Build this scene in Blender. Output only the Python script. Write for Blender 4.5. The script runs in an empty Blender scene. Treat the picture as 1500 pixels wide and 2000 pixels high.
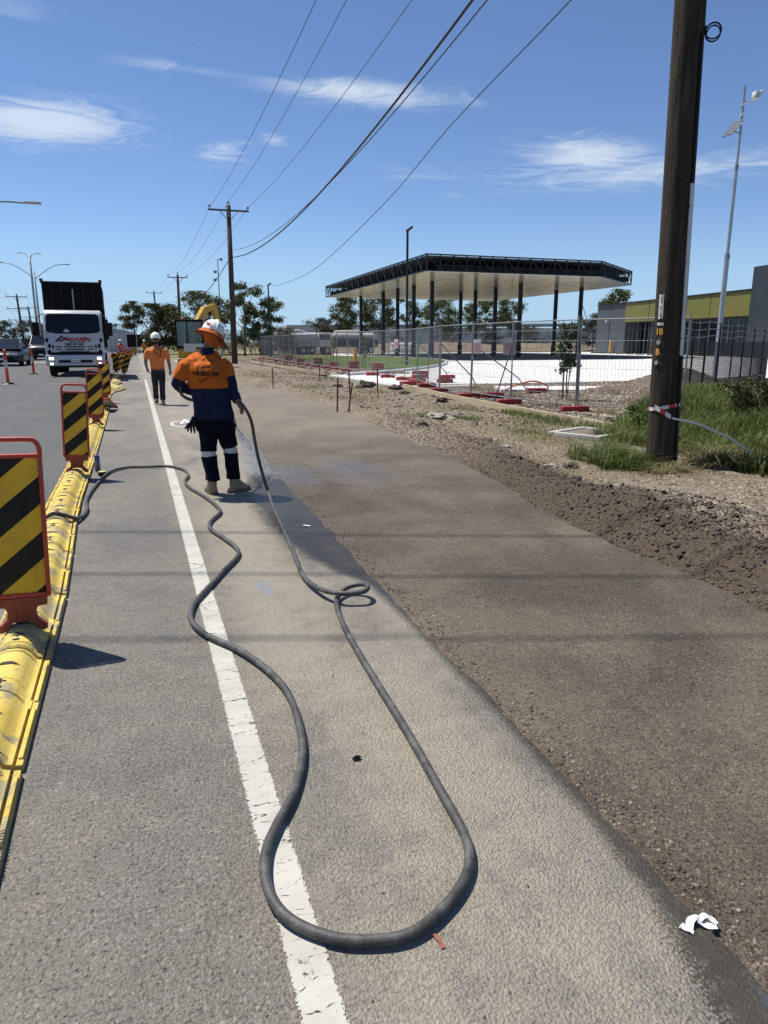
import bpy, bmesh, math, random
import numpy as np
from mathutils import Vector, Matrix, noise, kdtree
from mathutils.bvhtree import BVHTree
R = math.radians
random.seed(7); rng = np.random.default_rng(7)
scene = bpy.context.scene
COL = scene.collection

# ---------------------------------------------------------------- camera
cam = bpy.data.cameras.new('camera'); camo = bpy.data.objects.new('camera', cam); COL.objects.link(camo)
camo.location = (0, 0, 1.58)
camo.rotation_euler = (R(90 - 13.34), 0, R(-18.7))
cam.sensor_fit = 'VERTICAL'; cam.sensor_height = 32.0; cam.lens = 32.0 * 1400 / 2000
cam.clip_start = 0.05; cam.clip_end = 6000
scene.camera = camo

# ---------------------------------------------------------------- sun and sky
SUN_EL, SUN_DIR = R(64), Vector((-0.65, 0.76))
sun = bpy.data.lights.new('sun', 'SUN'); sun.energy = 4.6; sun.angle = R(0.53); sun.color = (1.0, 0.955, 0.88)
suno = bpy.data.objects.new('sun', sun); COL.objects.link(suno)
sd = Vector((SUN_DIR.x * math.cos(SUN_EL), SUN_DIR.y * math.cos(SUN_EL), math.sin(SUN_EL)))
suno.rotation_euler = sd.to_track_quat('Z', 'Y').to_euler(); suno.location = (0, 0, 50)
scene.view_settings.view_transform = 'Standard'; scene.view_settings.look = 'None'
scene.view_settings.exposure = 0.5; scene.view_settings.gamma = 1.0
scene.view_settings.use_curve_mapping = False

class NT:
    """small helper to write node trees"""
    def __init__(s, tree): s.t = tree; s.n = tree.nodes; s.l = tree.links
    def node(s, typ, **kw):
        n = s.n.new(typ)
        for k, v in kw.items(): setattr(n, k, v)
        return n
    def put(s, sock, v):
        if v is None: return
        if isinstance(v, bpy.types.NodeSocket): s.l.new(v, sock)
        elif isinstance(v, (tuple, list)) and len(v) == 3 and sock.type == 'RGBA': sock.default_value = (*v, 1)
        else: sock.default_value = v
    def math(s, op, a, b=None, c=None, clamp=False):
        n = s.node('ShaderNodeMath', operation=op, use_clamp=clamp)
        for i, v in enumerate((a, b, c)): s.put(n.inputs[i], v)
        return n.outputs[0]
    def vmath(s, op, a, b=None):
        n = s.node('ShaderNodeVectorMath', operation=op); s.put(n.inputs[0], a); s.put(n.inputs[1], b)
        return n.outputs[0]
    def noise(s, vec, scale, detail=3.0, rough=0.55, dist=0.0):
        n = s.node('ShaderNodeTexNoise'); s.put(n.inputs['Vector'], vec)
        n.inputs['Scale'].default_value = scale; n.inputs['Detail'].default_value = detail
        n.inputs['Roughness'].default_value = rough; n.inputs['Distortion'].default_value = dist
        return n.outputs['Fac']
    def voro(s, vec, scale, feature='F1', out='Distance', rnd=1.0):
        n = s.node('ShaderNodeTexVoronoi', feature=feature); s.put(n.inputs['Vector'], vec)
        n.inputs['Scale'].default_value = scale; n.inputs['Randomness'].default_value = rnd
        return n.outputs[out]
    def ramp(s, fac, stops, interp='LINEAR'):
        n = s.node('ShaderNodeValToRGB'); s.put(n.inputs[0], fac); e = n.color_ramp; e.interpolation = interp
        while len(e.elements) < len(stops): e.elements.new(0.5)
        for el, (p, c) in zip(e.elements, stops):
            el.position = p; el.color = (c, c, c, 1) if isinstance(c, (int, float)) else (*c, 1)
        return n.outputs[0]
    def mapr(s, v, a, b, c=0.0, d=1.0, smooth=True):
        n = s.node('ShaderNodeMapRange'); n.interpolation_type = 'SMOOTHSTEP' if smooth else 'LINEAR'
        s.put(n.inputs[0], v)
        for i, q in enumerate((a, b, c, d)): n.inputs[i + 1].default_value = q
        return n.outputs[0]
    def mix(s, fac, a, b, mode='MIX'):
        n = s.node('ShaderNodeMix', data_type='RGBA', blend_type=mode)
        s.put(n.inputs[0], fac); s.put(n.inputs[6], a); s.put(n.inputs[7], b)
        return n.outputs[2]
    def sep(s, vec):
        n = s.node('ShaderNodeSeparateXYZ'); s.put(n.inputs[0], vec); return n.outputs
    def comb(s, x, y, z):
        n = s.node('ShaderNodeCombineXYZ')
        for i, v in enumerate((x, y, z)): s.put(n.inputs[i], v)
        return n.outputs[0]
    def bump(s, h, strength=0.5, dist=0.01, normal=None):
        n = s.node('ShaderNodeBump'); s.put(n.inputs['Height'], h)
        n.inputs['Strength'].default_value = strength; n.inputs['Distance'].default_value = dist
        if normal is not None: s.put(n.inputs['Normal'], normal)
        return n.outputs[0]

world = bpy.data.worlds.new('World'); scene.world = world; world.use_nodes = True
w = NT(world.node_tree); w.n.clear()
sky = w.node('ShaderNodeTexSky', sky_type='NISHITA', sun_disc=False)
sky.sun_elevation = SUN_EL; sky.sun_rotation = math.atan2(SUN_DIR.x, SUN_DIR.y)
sky.altitude = 0; sky.air_density = 0.8; sky.dust_density = 0.0; sky.ozone_density = 3.0
tc = w.node('ShaderNodeTexCoord').outputs['Generated']
dx, dy, dz = w.sep(tc)
dzc = w.math('MAXIMUM', dz, 0.04)
# thin cirrus lies on a plane far overhead: direction -> plane coordinates
pu = w.math('DIVIDE', dx, dzc); pv = w.math('DIVIDE', dy, dzc)
# rotate so that u runs across the road direction
cu = w.math('SUBTRACT', w.math('MULTIPLY', pu, 0.947), w.math('MULTIPLY', pv, 0.32))
cv = w.math('ADD', w.math('MULTIPLY', pu, 0.32), w.math('MULTIPLY', pv, 0.947))
wv = w.comb(w.math('MULTIPLY', cu, 0.55), cv, 0.0)
warp = w.noise(wv, 0.9, 3, 0.6)
wv2 = w.comb(w.math('ADD', w.math('MULTIPLY', cu, 0.75), w.math('MULTIPLY', warp, 1.6)), w.math('ADD', cv, w.math('MULTIPLY', warp, 0.9)), 3.7)
fine = w.noise(wv2, 4.2, 12, 0.66, 1.3)
big = w.noise(w.comb(w.math('MULTIPLY', cu, 0.6), cv, 8.3), 0.33, 3, 0.5)
def wisp(az, el, saz, sel, rot=0.0):
    """a cirrus bank centred on a heading (degrees from the road) and an elevation"""
    a = w.math('SUBTRACT', w.math('MULTIPLY', w.math('ARCTAN2', dx, dy), 57.2958), az)
    e = w.math('SUBTRACT', w.math('MULTIPLY', w.math('ARCSINE', dz), 57.2958), el)
    e = w.math('ADD', e, w.math('MULTIPLY', a, rot))
    q = w.math('ADD', w.math('POWER', w.math('ABSOLUTE', w.math('DIVIDE', a, saz)), 2.0), w.math('POWER', w.math('ABSOLUTE', w.math('DIVIDE', e, sel)), 2.0))
    return w.math('POWER', 2.718, w.math('MULTIPLY', q, -1.0))
WISPS = [(-4.5, 14.1, 7.2, 1.7, -0.03, 1.1), (17.0, 17.0, 8.5, 1.05, 0.07, 1.0), (5, 17.9, 6, .5, .03, .65), (33.5, 12.7, 5.5, 1.5, 0.06, 1.05), (38, 11.4, 13, 1.2, 0, .85), (6.8, 12.9, 2.6, 1.2, -0.12, .75), (10.7, 14.0, 1.3, .5, .1, .8), (21, 12.0, 8, .8, 0.0, .45), (24, 10.5, 1.5, .5, 0, .5), (-6, 20, 3, .8, 0, .45), (34, 10.6, 12, .6, 0, .5)]
m = None
for a, e, sa, se, ro, k in WISPS:
    t = w.math('MULTIPLY', wisp(a, e, sa, se, ro), k)
    m = t if m is None else w.math('MAXIMUM', m, t)
gen = w.math('MULTIPLY', w.mapr(big, 0.62, 0.8), 0.45)
cover = w.math('MAXIMUM', m, gen)
dens = w.mapr(w.math('ADD', fine, w.math('MULTIPLY', cover, 0.44)), 0.58, 1.04)
dens = w.math('MULTIPLY', dens, w.math('MULTIPLY', cover, 1.0, clamp=True))
dens = w.math('MULTIPLY', dens, 0.72)
dens = w.math('MULTIPLY', dens, w.mapr(dz, 0.03, 0.12))
skyc = w.mix(1.0, sky.outputs[0], (0.93, 1.0, 1.13), 'MULTIPLY')
skyc = w.mix(w.mapr(dz, 0.17, 0.0, 0.0, 0.85), skyc, (3.6, 5.6, 7.6))
cl = w.mix(dens, skyc, (7.2, 7.9, 8.6))
bg = w.node('ShaderNodeBackground'); w.put(bg.inputs[0], cl); bg.inputs[1].default_value = 0.078
w.l.new(bg.outputs[0], w.node('ShaderNodeOutputWorld').inputs[0])

# ---------------------------------------------------------------- scene helpers
def link(o, parent=None):
    COL.objects.link(o)
    if parent is not None: o.parent = parent
    return o
def tag(o, label=None, cat=None, group=None, kind=None):
    if label: o['label'] = label
    if cat: o['category'] = cat
    if group: o['group'] = group
    if kind: o['kind'] = kind
    return o
def thing(name, label, cat, loc=(0, 0, 0), rz=0.0, group=None):
    o = bpy.data.objects.new(name, None); link(o); o.empty_display_size = .1
    o.location = loc; o.rotation_euler = (0, 0, rz)
    return tag(o, label, cat, group)
def kids(o): return [c for c in bpy.data.objects if c.parent == o]
def copy_tree(o, parent=None):
    c = o.copy(); COL.objects.link(c)
    if parent is not None: c.parent = parent
    for ch in list(o.children): copy_tree(ch, c)
    return c
ORD = 'first second third fourth fifth sixth seventh eighth ninth tenth eleventh twelfth thirteenth fourteenth fifteenth sixteenth seventeenth eighteenth nineteenth twentieth'.split()
ORD += ['twenty-' + x for x in ORD[:9]] + ['thirtieth']

class MB:
    """collects polygons; build() links them as one mesh object"""
    def __init__(s): s.v = []; s.f = []; s.m = []; s.cur = 0
    def add(s, vs, fs):
        b = len(s.v); s.v.extend([tuple(v) for v in vs]); s.f.extend([tuple(i + b for i in f) for f in fs]); s.m.extend([s.cur] * len(fs))
        return s
    def mat(s, i): s.cur = i; return s
    def box(s, c, d, rot=None, taper=1.0):
        x, y, z = d[0] / 2, d[1] / 2, d[2] / 2; t = taper
        vs = [(-x, -y, -z), (x, -y, -z), (x, y, -z), (-x, y, -z), (-x * t, -y * t, z), (x * t, -y * t, z), (x * t, y * t, z), (-x * t, y * t, z)]
        if rot is not None: vs = [rot @ Vector(v) for v in vs]
        vs = [(v[0] + c[0], v[1] + c[1], v[2] + c[2]) for v in vs]
        return s.add(vs, [(0, 3, 2, 1), (4, 5, 6, 7), (0, 1, 5, 4), (1, 2, 6, 5), (2, 3, 7, 6), (3, 0, 4, 7)])
    def bbox(s, c, d, b=0.01, rot=None):
        """box with chamfered edges"""
        x, y, z = d[0] / 2, d[1] / 2, d[2] / 2; b = min(b, x * .9, y * .9, z * .9)
        bm = bmesh.new(); bmesh.ops.create_cube(bm, size=1.0)
        for v in bm.verts: v.co = (v.co.x * d[0], v.co.y * d[1], v.co.z * d[2])
        bmesh.ops.bevel(bm, geom=list(bm.edges), offset=b, segments=2, affect='EDGES', profile=0.5)
        vs = [v.co.copy() for v in bm.verts]; bm.verts.index_update(); fs = [[v.index for v in f.verts] for f in bm.faces]; bm.free()
        if rot is not None: vs = [rot @ v for v in vs]
        return s.add([(v[0] + c[0], v[1] + c[1], v[2] + c[2]) for v in vs], fs)
    def cyl(s, p0, p1, r0, r1=None, n=10, cap=True):
        return s.tube([p0, p1], [r0, r0 if r1 is None else r1], n, cap)
    def tube(s, pts, rad, n=8, cap=True, closed=False, flat=None):
        pts = [Vector(p) for p in pts]; k = len(pts)
        if not isinstance(rad, (list, tuple)): rad = [rad] * k
        up = None; vs = []
        for i, p in enumerate(pts):
            if closed: d = pts[(i + 1) % k] - pts[i - 1]
            else: d = pts[min(i + 1, k - 1)] - pts[max(i - 1, 0)]
            if d.length < 1e-9: d = Vector((0, 0, 1))
            d.normalize()
            if up is None:
                up = Vector((0, 0, 1)) if abs(d.z) < .9 else Vector((0, 1, 0))
            a = d.cross(up)
            if a.length < 1e-6: a = d.cross(Vector((1, 0, 0)))
            a.normalize(); b = a.cross(d).normalized(); up = b
            fl = 1.0 if flat is None else flat
            for j in range(n):
                t = 2 * math.pi * j / n
                vs.append(p + a * (math.cos(t) * rad[i]) + b * (math.sin(t) * rad[i] * fl))
        fs = []
        for i in range(k if closed else k - 1):
            i2 = (i + 1) % k
            for j in range(n):
                fs.append((i * n + j, i2 * n + j, i2 * n + (j + 1) % n, i * n + (j + 1) % n))
        if cap and not closed:
            fs.append(tuple(range(n))); fs.append(tuple((k - 1) * n + j for j in reversed(range(n))))
        return s.add(vs, [f[::-1] for f in fs])
    def rings(s, rings, n=20, cap=True):
        """loft of ellipses (cx, cy, z, rx, ry[, sq])"""
        vs = []
        for r in rings:
            cx, cy, z, rx, ry = r[:5]; sq = r[5] if len(r) > 5 else 2.0
            for j in range(n):
                t = 2 * math.pi * j / n; c, q = math.cos(t), math.sin(t)
                vs.append((cx + rx * math.copysign(abs(c) ** (2 / sq), c), cy + ry * math.copysign(abs(q) ** (2 / sq), q), z))
        fs = []
        for i in range(len(rings) - 1):
            for j in range(n): fs.append((i * n + j, i * n + (j + 1) % n, (i + 1) * n + (j + 1) % n, (i + 1) * n + j))
        if cap: fs.append(tuple(reversed(range(n)))); fs.append(tuple((len(rings) - 1) * n + j for j in range(n)))
        return s.add(vs, fs)
    def prism(s, poly, vec):
        """extrude a 3D polygon along vec"""
        k = len(poly); vec = Vector(vec); vs = [Vector(p) for p in poly] + [Vector(p) + vec for p in poly]
        fs = [tuple(reversed(range(k))), tuple(range(k, 2 * k))] + [(i, (i + 1) % k, k + (i + 1) % k, k + i) for i in range(k)]
        return s.add(vs, fs)
    def quad(s, *p): return s.add(p, [tuple(range(len(p)))])
    def mesh(s, name, mats, smooth=False):
        me = bpy.data.meshes.new(name); me.from_pydata(s.v, [], s.f)
        for m_ in (mats if isinstance(mats, (list, tuple)) else [mats]): me.materials.append(m_)
        if any(s.m): me.polygons.foreach_set('material_index', s.m)
        me.update()
        bm = bmesh.new(); bm.from_mesh(me); bmesh.ops.recalc_face_normals(bm, faces=bm.faces); bm.to_mesh(me); bm.free()
        if smooth:
            me.polygons.foreach_set('use_smooth', [True] * len(me.polygons))
            if smooth != 'all':
                try: me.set_sharp_from_angle(angle=R(40))
                except Exception: pass
        return me
    def build(s, name, mats, parent=None, smooth=False, loc=None):
        o = bpy.data.objects.new(name, s.mesh(name, mats, smooth)); link(o, parent)
        if loc: o.location = loc
        return o

def np_mesh(name, V, F, mats, parent=None, smooth=False, midx=None):
    """fast mesh from numpy arrays; F is (n,3) or (n,4)"""
    V = np.asarray(V, np.float32); F = np.asarray(F, np.int32); k = F.shape[1]
    me = bpy.data.meshes.new(name); me.vertices.add(len(V)); me.vertices.foreach_set('co', V.ravel())
    me.loops.add(F.size); me.loops.foreach_set('vertex_index', F.ravel()); me.polygons.add(len(F))
    me.polygons.foreach_set('loop_start', np.arange(0, F.size, k, dtype=np.int32))
    try: me.polygons.foreach_set('loop_total', np.full(len(F), k, np.int32))
    except Exception: pass
    for m_ in (mats if isinstance(mats, (list, tuple)) else [mats]): me.materials.append(m_)
    if midx is not None: me.polygons.foreach_set('material_index', np.asarray(midx, np.int32))
    if smooth: me.polygons.foreach_set('use_smooth', np.ones(len(F), bool))
    me.update(calc_edges=True); me.validate()
    o = bpy.data.objects.new(name, me); link(o, parent); return o
def text_mesh(txt, size, shear=0.0, bold=0.0, ext=0.0, align='CENTER', space=1.0):
    c = bpy.data.curves.new('lettering', 'FONT'); c.body = txt; c.size = size; c.shear = shear; c.offset = bold; c.extrude = ext
    c.align_x = align; c.align_y = 'CENTER'; c.resolution_u = 3; c.space_character = space
    o = bpy.data.objects.new('lettering', c); COL.objects.link(o)
    bpy.context.view_layer.update(); dg = bpy.context.evaluated_depsgraph_get()
    me = bpy.data.meshes.new_from_object(o.evaluated_get(dg)); bpy.data.objects.remove(o); bpy.data.curves.remove(c)
    return me
def text_obj(name, txt, size, m_, parent, loc, rot, **kw):
    me = text_mesh(txt, size, **kw); me.materials.clear(); me.materials.append(m_)
    o = bpy.data.objects.new(name, me); link(o, parent); o.location = loc; o.rotation_euler = rot; return o
def spline(pts, n=8, closed=False):
    """Catmull-Rom through points"""
    P = [Vector(p) for p in pts]; k = len(P); out = []
    for i in range(k if closed else k - 1):
        p0 = P[(i - 1) % k] if closed or i > 0 else P[0] * 2 - P[1]
        p1 = P[i]; p2 = P[(i + 1) % k]; p3 = P[(i + 2) % k] if closed or i + 2 < k else P[-1] * 2 - P[-2]
        for j in range(n):
            t = j / n
            out.append(0.5 * ((2 * p1) + (p2 - p0) * t + (2 * p0 - 5 * p1 + 4 * p2 - p3) * t * t + (3 * p1 - p0 - 3 * p2 + p3) * t ** 3))
    if not closed: out.append(P[-1])
    return out
def sag(a, b, s, n=24):
    a = Vector(a); b = Vector(b); return [a.lerp(b, i / n) - Vector((0, 0, s * 4 * (i / n) * (1 - i / n))) for i in range(n + 1)]

# value noise on numpy arrays
_perm = rng.random((256, 256))
def vnoise(x, y):
    xi = np.floor(x).astype(int); yi = np.floor(y).astype(int); fx = x - xi; fy = y - yi
    fx = fx * fx * (3 - 2 * fx); fy = fy * fy * (3 - 2 * fy)
    g = lambda a, b: _perm[a & 255, b & 255]
    return (g(xi, yi) * (1 - fx) + g(xi + 1, yi) * fx) * (1 - fy) + (g(xi, yi + 1) * (1 - fx) + g(xi + 1, yi + 1) * fx) * fy
def fbm(x, y, o=4, lac=2.03, gain=.5):
    t = 0; a = 1; s_ = 0
    for i in range(o): t = t + a * (vnoise(x + 17.3 * i, y - 9.1 * i) - .5); s_ += a; a *= gain; x = x * lac; y = y * lac
    return t / s_ * 2

# ---------------------------------------------------------------- materials
def base_mat(name):
    m_ = bpy.data.materials.new(name); m_.use_nodes = True; q = NT(m_.node_tree)
    return m_, q, q.n['Principled BSDF']
def mat(name, col, rough=.6, metal=0.0, var=0.12, vscale=6.0, bump=0.0, bscale=60.0, spec=.5, dirt=None, dirt_amt=.5, dscale=3.0, stretch=(1, 1, 1), bdist=.01, trans=0.0):
    m_, q, b = base_mat(name)
    tc_ = q.node('ShaderNodeTexCoord').outputs['Object']
    v = q.vmath('MULTIPLY', tc_, stretch)
    n1 = q.noise(v, vscale, 5, .6)
    dark = tuple(c * (1 - var * 1.6) for c in col); lite = tuple(min(1, c * (1 + var * 1.3)) for c in col)
    c = q.ramp(n1, [(.28, dark), (.5, col), (.75, lite)])
    if dirt is not None:
        d = q.mapr(q.noise(v, dscale, 6, .65), .45, .68, 0, dirt_amt); c = q.mix(d, c, dirt)
    q.put(b.inputs['Base Color'], c)
    r = q.mapr(q.noise(v, vscale * 2.3, 4), .2, .8, max(.02, rough - .1), min(1, rough + .1), False)
    q.put(b.inputs['Roughness'], r); b.inputs['Metallic'].default_value = metal; b.inputs['Specular IOR Level'].default_value = spec
    if trans: b.inputs['Transmission Weight'].default_value = trans
    if bump:
        h = q.noise(v, bscale, 5, .6); q.put(b.inputs['Normal'], q.bump(h, bump, bdist))
    return m_
M = {}
def asphalt(name, dark, mid, lite, scale, bumps, extra=None, grain=.5, cool=(.76, .79, .83)):
    m_, q, b = base_mat(name)
    P_ = q.node('ShaderNodeNewGeometry').outputs['Position']
    x, y, z = q.sep(P_)
    cell = q.voro(P_, scale, 'F1', 'Color'); cs = q.sep(cell)[0]; cs2 = q.sep(cell)[1]
    pit = q.noise(P_, scale * .62, 4, .72); fine = q.noise(P_, scale * 1.7, 3, .7); broad = q.noise(P_, .9, 5, .6, .5); mid_n = q.noise(P_, 7.0, 5, .65)
    c = q.ramp(fine, [(.25, tuple(v * .72 for v in mid)), (.5, mid), (.78, tuple(v * 1.35 for v in mid))])
    c = q.mix(q.math('MULTIPLY', q.mapr(cs, .78, .98), grain), c, lite)
    c = q.mix(q.math('MULTIPLY', q.mapr(cs2, .25, .05), grain), c, dark)
    c = q.mix(q.mapr(pit, .42, .33), c, tuple(v * .6 for v in dark))
    c = q.mix(1.0, c, q.ramp(broad, [(.3, cool), (.5, (.97, .965, .96)), (.7, (1.13, 1.09, 1.03))]), 'MULTIPLY')
    c = q.mix(1.0, c, q.ramp(mid_n, [(.25, .84), (.75, 1.14)]), 'MULTIPLY')
    vd = q.voro(P_, scale * .95, 'F1', 'Distance')
    h = q.math('ADD', q.math('ADD', q.math('MULTIPLY', q.mapr(pit, .3, .46, 0, 1, False), .8), q.math('MULTIPLY', fine, .35)), q.math('MULTIPLY', q.math('SUBTRACT', 1.0, vd), .9))
    rough = q.mapr(fine, .2, .8, .72, .95, False); wet = None
    if extra: c, rough, h = extra(q, P_, x, y, c, rough, h)
    q.put(b.inputs['Base Color'], c); q.put(b.inputs['Roughness'], rough)
    q.put(b.inputs['Normal'], q.bump(h, bumps, .006))
    b.inputs['Specular IOR Level'].default_value = .35
    return m_

def road_extra(q, P_, x, y, c, rough, h):
    # tyre-polished tracks and a cold joint
    t = q.math('ABSOLUTE', q.math('SUBTRACT', q.math('FRACT', q.math('DIVIDE', q.math('ADD', x, 40.3), 1.75)), .5))
    c = q.mix(q.math('MULTIPLY', q.mapr(t, .1, .3), .22), c, (.085, .085, .087))
    s_ = q.noise(q.vmath('MULTIPLY', P_, (2.5, .12, 1)), 1.0, 5, .6)
    c = q.mix(q.math('MULTIPLY', q.mapr(s_, .5, .8), .35), c, (.05, .05, .052))
    return c, rough, h
M['road'] = asphalt('road_asphalt', (.045, .045, .045), (.094, .093, .092), (.17, .17, .168), 95, .5, road_extra, .35)

def shoulder_extra(q, P_, x, y, c, rough, h):
    n1 = q.noise(P_, 2.1, 6, .62); n2 = q.noise(q.vmath('MULTIPLY', P_, (1.6, .5, 1)), 1.3, 5, .6); n3 = q.noise(P_, 26, 4, .7); n4 = q.noise(P_, 7, 5, .65)
    # sandy dust film tracked over the lane beside the excavation
    band = q.math('MULTIPLY', q.mapr(x, .05, .75), q.mapr(x, 4.5, 2.0))
    film = q.math('MULTIPLY', band, q.mapr(q.math('ADD', n2, q.math('MULTIPLY', n4, .35)), .38, .76))
    film = q.math('MULTIPLY', film, q.mapr(n3, .2, .6, .55, 1.0))
    c = q.mix(q.math('MULTIPLY', film, .82), c, (.375, .33, .255))
    far = q.math('MULTIPLY', q.mapr(y, 8.5, 16), q.mapr(q.math('ADD', q.noise(q.vmath('MULTIPLY', P_, (1.2, .22, 1)), .9, 5, .6), q.math('MULTIPLY', x, .06)), .36, .72))
    c = q.mix(q.math('MULTIPLY', far, .55), c, (.34, .305, .25))
    # tan smears further from the edge
    sm = q.math('MULTIPLY', q.mapr(n1, .55, .72), q.mapr(x, -.5, .6)); c = q.mix(q.math('MULTIPLY', sm, .35), c, (.36, .31, .23))
    # damp margin along the cut edge: width changes along the road
    wid = q.ramp(q.math('DIVIDE', y, 12.0), [(.0, .30), (.088, .23), (.117, .12), (.155, .075), (.21, .055), (.30, .045), (.36, .06), (.42, .30), (.50, .42), (.60, .42), (.69, .30), (.80, .0)])
    jag = q.math('ADD', q.math('MULTIPLY', q.math('SUBTRACT', n4, .5), .16), q.math('ADD', q.math('MULTIPLY', q.math('SUBTRACT', n3, .5), .12), q.math('MULTIPLY', q.math('SUBTRACT', q.noise(P_, 95, 3, .7), .5), .34)))
    e = q.math('SUBTRACT', q.math('ADD', x, q.math('MULTIPLY', q.math('MULTIPLY', q.math('ADD', wid, .03), 3.6), jag)), q.math('SUBTRACT', 1.43, wid))
    wet = q.math('MULTIPLY', q.mapr(e, -.04, .04), q.mapr(y, 9.2, 8.0))
    wet2 = q.math('MULTIPLY', wet, q.mapr(n3, .22, .5, .55, 1.0))
    c = q.mix(wet2, c, q.mix(1.0, c, (.21, .20, .19), 'MULTIPLY'))
    rough = q.math('SUBTRACT', rough, q.math('MULTIPLY', q.math('MULTIPLY', wet, q.mapr(y, 3.0, 5.2, .25, 1.0)), .50))
    h = q.math('MULTIPLY', h, q.math('SUBTRACT', 1.0, q.math('MULTIPLY', wet, .5)))
    # survey paint overspray: blue flecks along the edge
    bl = q.math('MULTIPLY', q.mapr(x, 1.30, 1.40), q.mapr(q.noise(q.vmath('MULTIPLY', P_, (14, 2.2, 1)), 1.6, 4, .7), .58, .70))
    bl = q.math('MULTIPLY', bl, q.mapr(y, 5.4, 4.6))
    c = q.mix(q.math('MULTIPLY', bl, .55), c, (.06, .15, .30))
    spot = q.math('MULTIPLY', q.mapr(q.math('ADD', q.math('POWER', q.math('MULTIPLY', q.math('SUBTRACT', x, .70), 14.0), 2.0), q.math('POWER', q.math('MULTIPLY', q.math('SUBTRACT', y, 4.50), 5.0), 2.0)), 1.0, .1), q.mapr(n3, .42, .6))
    c = q.mix(q.math('MULTIPLY', spot, .6), c, (.10, .24, .45))
    return c, rough, h
M['shoulder'] = asphalt('shoulder_asphalt', (.062, .057, .049), (.172, .160, .139), (.35, .325, .28), 120, .7, shoulder_extra, .42)

def lane_extra(q, P_, x, y, c, rough, h):
    n1 = q.noise(P_, .9, 6, .6, .4); n2 = q.noise(q.vmath('MULTIPLY', P_, (1.5, .35, 1)), 1.2, 5, .6); n3 = q.noise(P_, 30, 4, .7); n4 = q.noise(P_, 5, 5, .65)
    # dries out away from the hose
    dry = q.math('ADD', q.mapr(y, 8.0, 15.0, 0, .75), q.math('MULTIPLY', q.mapr(n1, .38, .72), .42))
    dry = q.math('MULTIPLY', dry, q.mapr(n3, .2, .7, .6, 1.0))
    c = q.mix(q.math('MINIMUM', q.math('MULTIPLY', dry, .9), .85), c, q.mix(q.mapr(n3, .35, .7), (.17, .137, .104), (.29, .245, .19)))
    st = q.math('MULTIPLY', q.mapr(n2, .50, .72), q.mapr(y, 12, 7)); c = q.mix(q.math('MULTIPLY', st, .8), c, (.070, .053, .039))
    # standing damp beside the nozzle
    p = q.math('ADD', q.math('POWER', q.math('MULTIPLY', q.math('SUBTRACT', x, 2.55), 1.5), 2.0), q.math('POWER', q.math('MULTIPLY', q.math('SUBTRACT', y, 8.7), .75), 2.0))
    pm = q.math('MULTIPLY', q.mapr(q.math('ADD', p, q.math('MULTIPLY', n4, 1.2)), 1.55, .55), 1.0)
    p2 = q.math('ADD', q.math('POWER', q.math('MULTIPLY', q.math('SUBTRACT', x, 1.75), 2.6), 2.0), q.math('POWER', q.math('MULTIPLY', q.math('SUBTRACT', y, 8.6), 1.0), 2.0))
    pm = q.math('MAXIMUM', pm, q.mapr(q.math('ADD', p2, n4), 1.5, .6))
    c = q.mix(q.math('MULTIPLY', pm, .45), c, (.12, .105, .09))
    rough = q.math('SUBTRACT', rough, q.math('MULTIPLY', pm, .52))
    return c, rough, h
M['lane'] = asphalt('primed_gravel', (.036, .029, .021), (.094, .075, .054), (.26, .215, .16), 135, .9, lane_extra, .6, (.72, .70, .68))

def paint_mat():
    m_, q, b = base_mat('worn_line_paint'); P_ = q.node('ShaderNodeNewGeometry').outputs['Position']; x, y, z = q.sep(P_)
    wob = q.noise(P_, 5, 3); wv_ = q.comb(q.math('MULTIPLY', x, 2.2), q.math('ADD', q.math('MULTIPLY', y, 15.0), q.math('MULTIPLY', wob, 2.6)), 0.0)
    cr = q.voro(wv_, 1.0, 'DISTANCE_TO_EDGE'); fine = q.noise(P_, 120, 4, .7); grit = q.noise(P_, 45, 4, .7)
    ed = q.math('MULTIPLY', q.mapr(q.math('ABSOLUTE', q.math('SUBTRACT', x, .31)), .043, .054), .16)
    hole = q.math('MAXIMUM', q.mapr(q.math('SUBTRACT', q.math('ADD', fine, ed), .0), .655, .69), q.math('MULTIPLY', q.mapr(cr, .026, .010), q.mapr(grit, .47, .60)))
    hole = q.math('MAXIMUM', hole, q.mapr(q.math('ADD', grit, ed), .69, .75))
    c = q.ramp(q.noise(P_, 3, 6, .65), [(.3, (.33, .315, .275)), (.6, (.45, .435, .385))])
    c = q.mix(q.math('MULTIPLY', q.mapr(grit, .45, .75), .5), c, (.50, .47, .40))
    q.put(b.inputs['Base Color'], c); b.inputs['Roughness'].default_value = .75
    q.put(b.inputs['Alpha'], q.math('SUBTRACT', 1.0, hole))
    q.put(b.inputs['Normal'], q.bump(q.math('ADD', fine, grit), .35, .004)); return m_
M['paint'] = paint_mat()

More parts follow.
